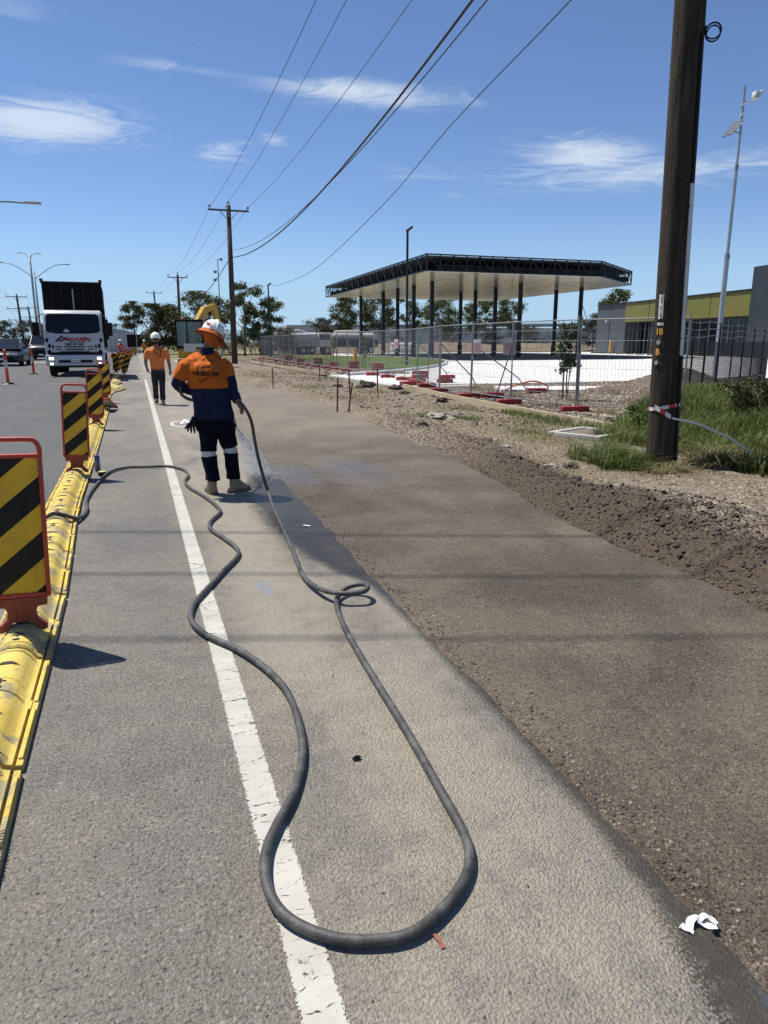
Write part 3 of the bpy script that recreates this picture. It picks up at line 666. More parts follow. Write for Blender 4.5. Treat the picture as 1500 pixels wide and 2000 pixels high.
def slot_mesh(kind):
    mb = MB()
    if kind == 'crescent':
        n = 10
        for i in range(n):
            a, b = -.055 + .11 * i / n, -.055 + .11 * (i + 1) / n
            f = lambda x: .030 * (1 - (x / .057) ** 2)
            mb.quad(*[(x, y, hz(x) + .0035) for x, y in ((a, 0), (b, 0), (b, f(b)), (a, f(a)))])
    elif kind == 'cross':
        mb.quad(*on_hump([(-.026, -.007), (.026, -.007), (.026, .007), (-.026, .007)])); mb.quad(*[(x, y, z + .0006) for x, y, z in on_hump([(-.008, -.024), (.008, -.024), (.008, .024), (-.008, .024)])])
    elif kind == 'dot':
        mb.add(on_hump([(.018 * math.cos(t), .011 * math.sin(t)) for t in np.linspace(0, 2 * math.pi, 12)[:-1]]), [tuple(range(11))])
    elif kind == 'seam':
        xs_ = np.linspace(-.105, .105, 13)
        for a, b in zip(xs_[:-1], xs_[1:]): mb.quad((a, 0, hz(a) + .0045), (b, 0, hz(b) + .0045), (b, .006, hz(b) + .0045), (a, .006, hz(a) + .0045))
    return mb.mesh('barrier_' + kind, M['void'])
SEG = seg_body(); SLOT = {k_: slot_mesh(k_) for k_ in ('crescent', 'cross', 'dot', 'seam')}
BPATH = [(-.64, .7), (-.675, 2.7), (-.685, 4.7), (-.775, 7.2), (-.785, 9.6), (-.80, 12.7), (-.85, 18.5), (-.93, 21.5), (-.93, 24.0), (-.80, 25.2), (-.58, 25.9), (-.58, 26.7), (-.86, 27.6), (-1.02, 28.6), (-.80, 29.7), (-.72, 30.6), (-.90, 31.7), (-.98, 33.5), (-.97, 37)]
bp = spline([(x, y, 0) for x, y in BPATH], 40); acc = [0.0]
for a, b in zip(bp[:-1], bp[1:]): acc.append(acc[-1] + (b - a).length)
def along(s_):
    s_ = min(s_, acc[-1] - .001); i = int(np.searchsorted(acc, s_)) or 1; t = (s_ - acc[i - 1]) / max(1e-6, acc[i] - acc[i - 1]); return bp[i - 1].lerp(bp[i], t)
nseg = int(acc[-1])
for i in range(nseg):
    p, q_ = along(i), along(i + .99); d = q_ - p
    nm = ORD[i] if i < len(ORD) else 'thirty-' + ORD[i - 30]
    state = 'scuffed grey and yellow' if i == 1 else 'yellow'
    z0 = .018 if 24 <= i <= 30 and i % 2 else .005
    t = thing('barrier_segment', f'{state} rubber lane barrier segment, {nm} in the row counting from the camera', 'road barrier', (p.x, p.y, z0), math.atan2(-d.x, d.y), 'yellow lane barrier segments')
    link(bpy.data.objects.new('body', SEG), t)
    if i < 26:
        for kk, y in (('seam', .045), ('dot', .085), ('cross', .15), ('crescent', .30), ('seam', .50), ('dot', .54), ('cross', .60), ('crescent', .78), ('seam', .93)):
            if i > 14 and kk in ('dot', 'cross'): continue
            c_ = link(bpy.data.objects.new({'seam': 'seam', 'dot': 'bolt_hole', 'cross': 'cross_slot', 'crescent': 'crescent_slot'}[kk], SLOT[kk]), t); c_.location = (0, y, 0)
def clip(poly, f):
    out = []
    for i in range(len(poly)):
        a, b = poly[i - 1], poly[i]; fa, fb = f(a), f(b)
        if (fa >= 0) != (fb >= 0): t = fa / (fa - fb); out.append((a[0] + (b[0] - a[0]) * t, a[1] + (b[1] - a[1]) * t))
        if fb >= 0: out.append(b)
    return out
def marker_parts():
    W, z0, z1, zt = .145, .14, .905, .99
    fr = MB(); T = .035
    fr.bbox((-W + .011, 0, (z0 + z1) / 2), (.022, T, z1 - z0), .005); fr.bbox((W - .011, 0, (z0 + z1) / 2), (.022, T, z1 - z0), .005)
    fr.bbox((0, 0, z0 + .012), (W * 2 - .044, T * .98, .024), .005); fr.bbox((0, 0, z1 - .010), (W * 2 - .044, T * .98, .020), .005)
    fr.box((0, .004, (z0 + z1) / 2), (W * 2 - .04, .012, z1 - z0 - .03))
    hp = spline([(-W + .011, 0, z1 - .02), (-W + .012, 0, z1 + .03), (-W + .03, 0, zt - .02), (-W + .06, 0, zt - .011), (0, 0, zt - .010), (W - .06, 0, zt - .011), (W - .03, 0, zt - .02), (W - .012, 0, z1 + .03), (W - .011, 0, z1 - .02)], 4)
    fr.tube(hp, .0125, 8)
    sp = MB(); x0, x1, a, b = -W + .022, W - .022, z0 + .024, z1 - .020; rect = [(x0, a), (x1, a), (x1, b), (x0, b)]; per = .292; sl = .86
    for i in range(-2, 6):
        for kk in (0, 1):
            lo = a - .17 + (i + kk * .5) * per; hi = lo + per / 2
            pl = clip(clip(rect, lambda p_: p_[1] - sl * (p_[0] - x0) - lo), lambda p_: hi - (p_[1] - sl * (p_[0] - x0)))
            if len(pl) > 2: sp.mat(kk); sp.add([(p_[0], -.0045, p_[1]) for p_ in pl], [tuple(range(len(pl)))])
    nk = MB(); half = [(.0, .0), (.055, -.004), (.085, -.055), (.108, -.062), (.115, -.03), (.100, .015), (.070, .035), (.062, .07), (.075, .10), (.125, .105), (.128, .142), (0, .142)]
    half = [(.0, .012), (.045, .008), (.080, -.035), (.100, -.045), (.118, -.035), (.120, -.012), (.098, .002), (.074, .022), (.066, .060), (.078, .092), (.124, .098), (.126, .141)]
    pl = [(x, -.022, z) for x, z in half] + [(-x, -.022, z) for x, z in half[::-1][:-1]]
    nk.prism(pl, (0, .044, 0))
    for x in (-.03, 0, .03): nk.box((x, -.0235, .066), (.006, .004, .10))
    return fr.mesh('marker_frame', M['red_frame'], smooth=True), sp.mesh('stripe_panel', [M['sign_y'], M['sign_k']]), nk.mesh('marker_neck', M['red_neck'])
MK = marker_parts()
def marker(label, loc, rz=0, tilt=(0, 0)):
    t = thing('striped_marker', label, 'marker panel', loc, rz, 'striped marker panels on the lane barrier'); t.rotation_euler = (tilt[0], tilt[1], rz)
    for nm, me in zip(('frame', 'stripe_panel', 'neck'), MK): link(bpy.data.objects.new(nm, me), t)
    return t
marker('nearest black and yellow striped panel in red frame, cut by the photo edge', (-.675, 4.02, .122), R(4), (0, R(2.2)))
marker('striped panel in red frame standing beside the blue spray can', (-.755, 9.1, .122), R(5), (0, R(3)))
marker('striped panel in red frame, third along the barrier from the camera', (-.78, 14.3, .12), R(3), (0, R(2)))
marker('striped panel in red frame right below the truck headlight', (-.84, 20.6, .12), R(2), (0, R(1.5)))
marker('upright striped panel behind the tilted one, beside the truck', (-.98, 38.6, .12), R(-8), (0, R(2)))
marker('striped panel tilted sideways above a red base bar', (-.62, 36.9, .12), R(-20), (0, R(20)))
for i, (x, y, a) in enumerate(((-.95, 43, 8), (-.85, 47, 14), (-.9, 52, -6), (-.85, 57, 10), (-.75, 63, 4), (-.55, 70, -5), (-.4, 78, 6), (-.05, 88, 0))):
    marker(f'small distant striped panel, {ORD[i]} of the leaning row beyond the tilted one', (x, y, .05), R(a), (0, R(a)))
fb = MB(); fb.bbox((0, 0, .035), (1.15, .10, .05), .015); fb.bbox((-.3, 0, .07), (.22, .12, .04), .01)
tag(fb.build('base_bar', M['red_frame'], loc=(-.82, 35.1, .0)), 'red plastic base bar lying across the end of the yellow barrier', 'sign base')
fl = thing('fallen_marker', 'fallen red framed panel lying face down beside the barrier', 'marker panel', (-.62, 18.6, .05), R(-38)); fl.rotation_euler = (R(-74), 0, R(168))
link(bpy.data.objects.new('frame', MK[0]), fl); link(bpy.data.objects.new('neck', MK[2]), fl)
bs = MB(); bs.box((0, .012, .52), (.24, .004, .72)); bs.build('back_sheet', M['offwhite'], fl)

sc = MB()
for i in range(14):
    y = 1.98 + i * .012; bar(sc, (.112 + .01 * math.sin(i * 2.1), y), (.158, y + .006 * math.cos(i)), .005, 0)
sc_me = sc.mesh('scrawl', M['black']); sg = [o for o in bpy.data.objects if o.name.startswith('barrier_segment') and o.get('label', '').startswith('scuffed')][0]
so_ = bpy.data.objects.new('marker_scrawl', sc_me); link(so_, sg); so_.location = (0, -1.55, .0465)
# ---------------------------------------------------------------- hose
HOSE = [(-9.5, 1.0, .035), (-6.5, 2.2, .035), (-4.0, 4.2, .035), (-2.6, 5.2, .035), (-1.9, 5.6, .035), (-1.35, 6.05, .035), (-1.02, 6.38, .04), (-.90, 6.50, .085), (-.78, 6.60, .142), (-.69, 6.62, .118), (-.61, 6.78, .045), (-.565, 6.98, .023), (-.55, 7.23, .023), (-.58, 7.73, .023), (-.52, 8.57, .023), (-.41, 9.32, .023), (-.2, 9.61, .023), (.05, 9.58, .023), (.3, 9.52, .025), (.46, 9.22, .023), (.49, 8.78, .023), (.43, 8.43, .023), (.45, 8.05, .023), (.57, 7.47, .023), (.64, 6.98, .023), (.64, 6.70, .023), (.52, 6.36, .023), (.50, 6.10, .023), (.57, 5.78, .023), (.63, 5.45, .023), (.61, 5.22, .023), (.47, 4.89, .023), (.31, 4.5, .025), (.22, 4.27, .025), (.19, 4.03, .023), (.25, 3.78, .023), (.40, 3.5, .025), (.51, 3.18, .023), (.545, 2.89, .023), (.51, 2.51, .023), (.42, 2.24, .023), (.325, 2.07, .025), (.27, 1.95, .027), (.25, 1.81, .027), (.28, 1.68, .025), (.37, 1.58, .023), (.47, 1.53, .023), (.59, 1.515, .023), (.71, 1.57, .023), (.81, 1.65, .023), (.87, 1.74, .023), (.90, 1.86, .023), (.915, 2.07, .023), (.94, 2.44, .023), (.96, 2.96, .023), (.98, 3.39, .023), (1.01, 3.76, .023), (1.065, 4.06, .023), (1.16, 4.19, .05), (1.25, 4.17, .075), (1.275, 4.09, .085), (1.235, 4.02, .082), (1.15, 4.02, .075), (1.07, 4.07, .070), (1.00, 4.24, .05), (.975, 4.6, .023), (1.025, 5.17, .023), (1.10, 6.05, .023), (1.14, 6.6, .03), (1.165, 7.0, .075), (1.16, 7.28, .20), (1.135, 7.42, .38), (1.11, 7.48, .58), (1.085, 7.50, .78), (1.03, 7.56, .92), (.965, 7.64, .985), (.86, 7.80, 1.0), (.70, 7.93, .98), (.54, 7.92, .98), (.44, 7.80, 1.03), (.405, 7.70, 1.10), (.43, 7.72, 1.20), (.50, 7.84, 1.24), (.66, 8.00, 1.16), (.84, 8.10, .95), (.95, 8.18, .80)]
hs_ = MB(); hs_.tube(spline(HOSE, 10), .0165, 12)
hz_o = thing('water_hose', 'long black rubber water hose snaking over the shoulder to the worker', 'hose')
hs_.build('rubber_tube', M['hose'], hz_o, smooth='all')
nz = MB(); nz.cyl((.945, 8.175, .81), (1.0, 8.24, .70), .026, .026, 10); nz.cyl((1.0, 8.24, .70), (1.03, 8.275, .63), .019, .012, 10); nz.build('nozzle', M['chrome'], hz_o, smooth=True)
cp = MB(); 
for y0, p0, p1 in ((0, (.938, 2.30, .023), (.943, 2.42, .023)),): cp.cyl(p0, p1, .0245, .0245, 12)
# spray
N = 5000; t = rng.random(N) ** .75; th = rng.random(N) * 2 * math.pi; rr = np.sqrt(rng.random(N)) * (.010 + .17 * t)
base0 = np.array([1.03, 8.275, .63]); end = np.array([1.32, 8.62, .02]); c0 = base0 + (end - base0) * t[:, None]; c0[:, 2] += .10 * t * (1 - t) * 1.5
c0 += np.stack([rr * np.cos(th), rr * np.sin(th) * .8, rr * .45 * np.sin(th * 1.7)], 1); c0[:, 2] = np.maximum(c0[:, 2], .006)
mist = rng.random(N) < .2; c0[mist] = np.stack([1.36 + .22 * rng.normal(size=mist.sum()), 8.5 + .28 * rng.normal(size=mist.sum()), np.abs(.06 * rng.normal(size=mist.sum())) + .008], 1)
s_ = .0014 + .0036 * rng.random(N) ** 3; dirv = (end - base0) / np.linalg.norm(end - base0)
oct_ = np.array([(1, 0, 0), (-1, 0, 0), (0, 1, 0), (0, -1, 0), (0, 0, 1), (0, 0, -1)], float)
Vw = c0[:, None, :] + oct_[None] * s_[:, None, None]; Vw[:, 4] += dirv * -1 * s_[:, None] * 2.2; Vw[:, 5] += dirv * s_[:, None] * 2.2
of = np.array([(0, 2, 4), (2, 1, 4), (1, 3, 4), (3, 0, 4), (2, 0, 5), (1, 2, 5), (3, 1, 5), (0, 3, 5)])
Fw = (of[None] + (np.arange(N) * 6)[:, None, None]).reshape(-1, 3)
tag(np_mesh('water_spray', Vw.reshape(-1, 3), Fw, M['water']), 'white spray of water from the hose onto the road', 'water spray', kind='stuff')

# ---------------------------------------------------------------- small litter
can = thing('spray_can', 'blue capped marking spray can standing beside the lane barrier', 'spray can', (-.555, 9.55, 0))
k = MB(); k.rings([(0, 0, 0, .031, .031), (0, 0, .004, .033, .033), (0, 0, .14, .033, .033), (0, 0, .155, .025, .025)], 16); k.build('body', mat('can_print', (.10, .13, .22), .4, var=.5, vscale=30), can, smooth=True)
k = MB(); k.rings([(0, 0, .148, .032, .032), (0, 0, .20, .032, .032), (0, 0, .204, .029, .029)], 16); k.build('cap', M['can_blue'], can, smooth=True)
tp = MB(); n = 20; vs = []
for j in range(n): t_ = 2 * math.pi * j / n; vs += [(.048 * math.cos(t_), .048 * math.sin(t_), 0), (.048 * math.cos(t_), .048 * math.sin(t_), .045), (.026 * math.cos(t_), .026 * math.sin(t_), .045), (.026 * math.cos(t_), .026 * math.sin(t_), 0)]
tp.add(vs, [(4 * j + a, 4 * ((j + 1) % n) + a, 4 * ((j + 1) % n) + (a + 1) % 4, 4 * j + (a + 1) % 4) for j in range(n) for a in range(4)])
to = thing('tape_roll', 'small black and yellow roll lying in front of the spray can', 'tape roll', (-.49, 9.22, .005)); tp.build('roll', M['black'], to, smooth=True)
k = MB(); k.rings([(0, 0, .0455, .046, .046), (0, 0, .050, .042, .042), (0, 0, .0505, .03, .03)], 18); k.build('label_disc', M['can_yellow'], to)
def strip_mesh(name, pts, wd, m_, parent=None, n=6):
    P_ = spline(pts, n); mb = MB(); vs = []
    for i, p in enumerate(P_):
        d = (P_[min(i + 1, len(P_) - 1)] - P_[max(i - 1, 0)]).normalized(); nn = Vector((d.y, -d.x, .25 * math.sin(i * .9))).normalized()
        vs += [p - nn * wd / 2, p + nn * wd / 2]
    mb.add(vs, [(2 * i, 2 * i + 1, 2 * i + 3, 2 * i + 2) for i in range(len(P_) - 1)]); mb.add([v - Vector((0, 0, .0008)) for v in vs], [(2 * i, 2 * i + 2, 2 * i + 3, 2 * i + 1) for i in range(len(P_) - 1)])
    return mb.build(name, m_, parent, smooth='all')
pp = thing('crumpled_paper', 'crumpled white paper strip lying on the damp edge', 'litter', (1.365, 1.30, .002), R(-12)); pp.scale = (.82, .72, .5)
strip_mesh('paper_strip', [(-.062, .012, .012), (-.045, -.008, .004), (-.03, .012, .03), (-.005, .022, .034), (.015, .0, .012), (.055, -.012, .006)], .028, M['paper'], pp)
strip_mesh('folded_end', [(.002, .016, .022), (.03, .028, .034), (.05, .016, .02), (.062, .0, .008)], .024, M['paper'], pp)
strip_mesh('torn_corner', [(-.068, .008, .004), (-.052, -.012, .010), (-.035, -.026, .004)], .018, M['paper'], pp)
lf = strip_mesh('dry_leaf', [(0, .02, .004), (.004, 0, .008), (.006, -.03, .003)], .012, M['leaf_red']); lf.location = (.655, 1.49, .002); tag(lf, 'small reddish dry leaf against the hose bend', 'leaf')
ch = MB(); ch.bbox((0, 0, .004), (.075, .022, .006), .002); co = ch.build('plastic_chip', M['paper'], loc=(1.32, 6.02, 0)); co.rotation_euler[2] = R(-45); tag(co, 'small white strip on the wet asphalt by the hose', 'litter')
mk = MB(); mk.add([(.02 * math.cos(t_) * random.uniform(.6, 1.2), .014 * math.sin(t_) * random.uniform(.5, 1.2), random.uniform(.004, .018)) for t_ in np.linspace(0, 6.0, 9)] + [(0, 0, .022)], [(i, (i + 1) % 9, 9) for i in range(9)]); tag(mk.build('tar_lump', M['black'], loc=(.695, 2.39, 0)), 'small black lump lying inside the hose loop', 'debris')

# ---------------------------------------------------------------- people
def eval_mesh(o):
    bpy.context.view_layer.update(); dg = bpy.context.evaluated_depsgraph_get(); return bpy.data.meshes.new_from_object(o.evaluated_get(dg))
class Body:
    """tagged tubes and lofts fused by a voxel remesh into one continuous skin"""
    def __init__(s): s.parts = []
    def limb(s, tag_, pts, rad, n=14, flat=None): mb = MB(); mb.tube(pts, rad, n, flat=flat); s.parts.append((tag_, mb)); return s
    def loft(s, tag_, rings, n=26): mb = MB(); mb.rings(rings, n); s.parts.append((tag_, mb)); return s
    def ball(s, tag_, c, r, sx=1, sy=1, sz=1):
        mb = MB(); mb.rings([(c[0], c[1], c[2] + r * sz * math.sin(a), max(.001, r * sx * math.cos(a)), max(.001, r * sy * math.cos(a))) for a in np.linspace(-1.5, 1.5, 9)], 16); s.parts.append((tag_, mb)); return s
    def build(s, name, mats, voxel, parent, wrinkle=None):
        tags = list(mats); allm = MB(); pts = []
        for tg, mb in s.parts:
            allm.add(mb.v, mb.f)
            V_ = np.array(mb.v); pts += [(Vector(v), tags.index(tg)) for v in mb.v]
            for f in mb.f:
                if len(f) == 4:
                    a, b, c, d = [Vector(mb.v[i]) for i in f]
                    for u in (.1, .3, .5, .7, .9):
                        for v_ in (.02, .25, .5, .75, .98): pts.append(((a.lerp(b, u)).lerp(d.lerp(c, u), v_), tags.index(tg)))
        o = allm.build(name, [mats[t_] for t_ in tags])
        r_ = o.modifiers.new('r', 'REMESH'); r_.mode = 'VOXEL'; r_.voxel_size = voxel; r_.use_smooth_shade = True
        sm = o.modifiers.new('s', 'SMOOTH'); sm.factor = .5; sm.iterations = 4
        me = eval_mesh(o); bpy.data.objects.remove(o)
        kd = kdtree.KDTree(len(pts))
        for i, (p, _) in enumerate(pts): kd.insert(p, i)
        kd.balance()
        me.materials.clear()
        for t_ in tags: me.materials.append(mats[t_])
        cloth = {}
        for p in me.polygons:
            ti = pts[kd.find(p.center)[1]][1]; p.material_index = ti; p.use_smooth = True
            for v in p.vertices: cloth[v] = ti
        if wrinkle:
            nr = [v.normal.copy() for v in me.vertices]
            for v, nn in zip(me.vertices, nr):
                a = wrinkle.get(tags[cloth.get(v.index, 0)], 0)
                if a:
                    c = v.co; f = noise.noise((c.x * 9, c.y * 9, c.z * 5.5)) * .5 + .9 * (.35 - abs(noise.noise((c.x * 12 + c.z * 2.5 + 3, c.y * 12, c.z * 4.2 - c.x * 3)))) + .5 * (.3 - abs(noise.noise((c.x * 24, c.y * 24 + 7, c.z * 8 + c.x * 6))))
                    v.co = c + nn * (a * f)
        ob = bpy.data.objects.new(name, me); link(ob, parent); return ob
def hand(B, tg, wrist, d, palm_n, side, curl=.6, L=.19, r=.0085):
    """palm and five fingers: d along the hand, palm_n out of the palm, side +1/-1 for the thumb side"""
    d = Vector(d).normalized(); pn = Vector(palm_n); pn = (pn - d * pn.dot(d)).normalized(); sv = d.cross(pn).normalized() * side; w_ = Vector(wrist)
    kn = w_ + d * L * .47
    B.limb(tg, [w_, w_ + d * L * .22, kn], [.026, .038, .040], 12, flat=.55)
    for k_, (off, ln_) in enumerate(((.030, .40), (.010, .45), (-.010, .42), (-.029, .33))):
        a = kn - d * .012 + sv * off; cur = d.copy(); pts = [a]
        for j, fr in enumerate((.45, .32, .23)):
            cur = (cur + pn * curl * (.45 + .5 * j)).normalized(); pts.append(pts[-1] + cur * L * ln_ * fr)
        B.limb(tg, pts, [r * 1.1, r, r * .95, r * .8], 8)
    a = w_ + d * L * .14 + sv * .024; c1 = a + (sv * .7 + d * .7 + pn * .2).normalized() * .04; c2 = c1 + (d * .8 + pn * .55 + sv * .1).normalized() * .034; c3 = c2 + (d * .7 + pn * .8).normalized() * .025
    B.limb(tg, [a, c1, c2, c3], [r * 1.5, r * 1.25, r * 1.1, r * .85], 8)
def boot(parent, x, y, yaw, m_=None, L=.30):
    k = MB(); c, s2 = math.cos(yaw), math.sin(yaw)
    k.rings([(0, 0, 0, .043, .055), (0, 0, .02, .046, .058)], 4) if False else None
    up = MB(); prof = [(.022, .00), (.03, .02)]
    rings = [(0, .055, .028, .047, .145, 2.6), (0, .053, .055, .047, .138, 2.5), (0, .035, .085, .045, .105, 2.2), (0, .012, .115, .046, .072), (0, .0, .15, .050, .060), (0, -.002, .19, .054, .062), (0, -.002, .20, .050, .058)]
    up.rings(rings, 18); so = MB(); so.rings([(0, .055, .0, .049, .150, 2.8), (0, .055, .014, .051, .153, 2.8), (0, .055, .030, .050, .150, 2.8)], 18)
    t_ = up.build('boot', m_ or M['boot'], parent, smooth='all'); t_.location = (x, y, 0); t_.rotation_euler[2] = yaw
    o_ = so.build('sole', M['sole'], t_, smooth=True)
    lc = MB()
    for i, z in enumerate((.09, .115, .14, .165)): lc.tube([(-.03, .07 - i * .012, z), (0, .085 - i * .016, z + .006), (.03, .07 - i * .012, z)], .004, 5)
    lc.build('laces', M['sole'], t_); return t_
def helmet(parent, c, rot, flap=None, s_=1.0):
    e = bpy.data.objects.new('helmet', None); link(e, parent); e.location = c; e.rotation_euler = rot
    k = MB(); k.rings([(0, .0, -.012, .130, .150), (0, 0, 0, .126, .146), (0, 0, .03, .124, .143), (0, -.002, .065, .114, .131), (0, -.004, .095, .094, .108), (0, -.005, .118, .066, .076), (0, -.006, .130, .032, .038), (0, -.006, .133, .004, .005)], 28); k.build('shell', M['white_p'], e, smooth='all')
    k = MB(); k.tube(spline([(0, -.150, .01), (0, -.138, .07), (0, -.08, .122), (0, 0, .140), (0, .08, .122), (0, .135, .07), (0, .148, .01)], 4), .012, 8, flat=.6); k.build('crown_ridge', M['white_p'], e, smooth='all')
    k = MB(); k.rings([(0, .03, -.012, .129, .150), (0, .04, -.016, .128, .178), (0, .04, -.020, .126, .174), (0, .03, -.014, .120, .140)], 26, cap=False); k.build('peak', M['white_p'], e, smooth='all')
    return e
# worker with the hose, seen from behind
W1 = thing('person', 'worker seen from behind hosing the road, orange and navy work shirt, white helmet', 'person', (.81, 7.72, 0))
B = Body()
B.loft('navy', [(-.072, .0, .80, .190, .140), (-.075, .0, .86, .194, .142), (-.082, 0, .95, .190, .136), (-.092, 0, 1.04, .190, .134), (-.104, 0, 1.115, .194, .136)])
B.loft('orange', [(-.104, 0, 1.118, .194, .137), (-.118, 0, 1.20, .204, .142), (-.134, .01, 1.29, .212, .148), (-.138, .03, 1.345, .210, .138), (-.134, .055, 1.395, .196, .116), (-.126, .08, 1.44, .155, .090), (-.115, .095, 1.475, .10, .065)])
B.loft('collar', [(-.118, .075, 1.455, .082, .078), (-.108, .08, 1.50, .072, .072), (-.10, .08, 1.522, .066, .066)])
B.limb('skin', [(-.11, .08, 1.49), (-.06, .10, 1.57)], [.056, .058]); B.ball('skin', (-.035, .11, 1.635), .10, .80, .98, 1.15)
# arms: left elbow pushed out, right arm down to the hose
B.limb('orange', [(-.295, .03, 1.365), (-.345, .0, 1.325), (-.392, .0, 1.245), (-.405, .0, 1.215)], [.066, .072, .070, .066])
B.limb('navy', [(-.405, .0, 1.215), (-.425, .015, 1.165), (-.415, .05, 1.145), (-.34, .16, 1.11), (-.26, .23, 1.08)], [.064, .062, .060, .052, .044])
hand(B, 'skin', (-.26, .23, 1.08), (.8, .5, -.2), (.2, .2, -1), 1, .7)
B.limb('orange', [(.025, .03, 1.365), (.065, .005, 1.325), (.088, .0, 1.255), (.094, .0, 1.235)], [.066, .070, .068, .064])
B.limb('navy', [(.094, .0, 1.235), (.108, -.01, 1.15), (.122, -.02, 1.085), (.15, -.05, 1.02), (.165, -.09, .98)], [.063, .062, .058, .050, .042])
hand(B, 'skin', (.165, -.092, .975), (.18, -.35, -.35), (-.55, .2, -.55), 1, .85)
# trousers
B.loft('trouser', [(-.058, 0, .66, .168, .125), (-.064, 0, .74, .180, .135), (-.072, 0, .82, .184, .134)])
for sx, hx, kx, fx, ky in ((-1, -.150, -.155, -.135, .0), (1, .035, .075, .09, .02)):
    kz = .43 if sx < 0 else .455
    P_ = [(hx, 0, .74), (hx + .003, .005, .62), ((hx + kx) / 2 + .004, ky, .54), (kx, ky, kz + .032)]; B.limb('trouser', P_, [.100, .097, .086, .077])
    B.limb('tape', [(kx, ky, kz + .030), (kx, ky, kz - .022)], [.0785, .0765])
    B.limb('trouser', [(kx, ky, kz - .024), ((kx + fx) / 2, ky - .01, .32), (fx, ky - .02, .22), (fx, ky - .02, .165), (fx, ky - .02, .15)], [.075, .072, .068, .074, .071])
body1 = B.build('body', {'navy': M['navy'], 'orange': M['orange'], 'collar': M['navy'], 'skin': M['skin'], 'trouser': M['trouser'], 'tape': M['tape']}, .0085, W1, {'navy': .030, 'orange': .030, 'trouser': .022})
boot(W1, -.135, -.02, R(12)); boot(W1, .10, -.01, R(-62))
hb = helmet(W1, (-.035, .105, 1.685), (R(-4), R(24), R(8))); hb.scale = (.9, .9, .92)
k = MB(); n = 36; vs = []
for j in range(n):
    t_ = 2 * math.pi * j / n; back = max(0, -math.sin(t_)); sd_ = math.cos(t_)
    dr = .018 + .012 * back + (.055 if sd_ > .2 else 0.02) * abs(sd_) ** 2
    for q_, (r_, z_) in enumerate(((.128, -.006), (.150, -.012 - dr * .4), (.178, -.020 - dr), (.185, -.026 - dr * 1.15))): vs.append((r_ * math.cos(t_), (r_ + .016) * math.sin(t_), z_ + .006 * math.sin(3 * t_ + q_)))
k.add(vs, [(4 * j + a, 4 * ((j + 1) % n) + a, 4 * ((j + 1) % n) + a + 1, 4 * j + a + 1) for j in range(n) for a in range(3)])
br = k.build('sun_brim', M['orange'], hb, smooth='all'); br.modifiers.new('thick', 'SOLIDIFY').thickness = .006
k = MB(); rim = [(.186 * math.cos(2 * math.pi * j / n), .202 * math.sin(2 * math.pi * j / n), vs[4 * j + 3][2]) for j in range(n)]; k.tube(rim, .006, 6, closed=True); k.build('brim_piping', M['navy'], br)
k = MB(); vs = []; m2 = 22      # neck flap hangs from the brim to the collar
for j in range(m2):
    t_ = R(168) + R(204) * j / (m2 - 1)
    for a in range(6):
        u = a / 5; r_ = .118 - .056 * u; vs.append((r_ * math.cos(t_) * (1 + .05 * math.sin(j * 1.7) * u) + .030 * u, (r_ + .01) * math.sin(t_) + .01 * u, -.01 - .170 * u))
k.add(vs, [(6 * j + a, 6 * (j + 1) + a, 6 * (j + 1) + a + 1, 6 * j + a + 1) for j in range(m2 - 1) for a in range(5)])
fo = k.build('neck_flap', M['orange'], hb, smooth='all'); fo.rotation_euler = (R(4), R(-4), 0); fo.modifiers.new('thick', 'SOLIDIFY').thickness = .004
k = MB(); k.add([(.02 * math.cos(t_) + .03, -.150 - .0 * 1, .05 + .022 * math.sin(t_)) for t_ in np.linspace(0, 6.28, 12)[:-1]], [tuple(range(11))]); dc = k.build('round_sticker', M['can_yellow'], hb); dc.location = (.0, .022, .0)
k = MB()
for a, b_, c in ((-.06, .03, .03), (-.075, .045, .025), (-.05, .05, .02)): k.box((a - .035, -.118, b_), (.035, .012, c * .5), Matrix.Rotation(R(-38), 3, 'Z'))
k.build('helmet_scribble', M['bollard_red'], hb)
# gloves clipped to the left hip
gl = MB()
for sx, dz in ((0, 0), (.03, .015)):
    for f, (ox, ln_) in enumerate(((-.03, .085), (-.012, .10), (.006, .105), (.024, .085), (-.045, .055))):
        gl.tube([(-.30 + ox + sx, -.05 + sx, .765 + dz), (-.305 + ox * 1.5 + sx, -.06 + sx, .72 + dz), (-.30 + ox * 1.9 + sx, -.055 + sx, .765 - ln_ + dz)], [.014, .012, .009], 7)
    gl.tube([(-.285 + sx, -.04 + sx, .83 + dz), (-.30 + sx, -.05 + sx, .765 + dz), (-.302 + sx, -.05 + sx, .735 + dz)], [.022, .036, .03], 9, flat=.5)
gl.build('gloves', M['black'], W1, smooth='all')
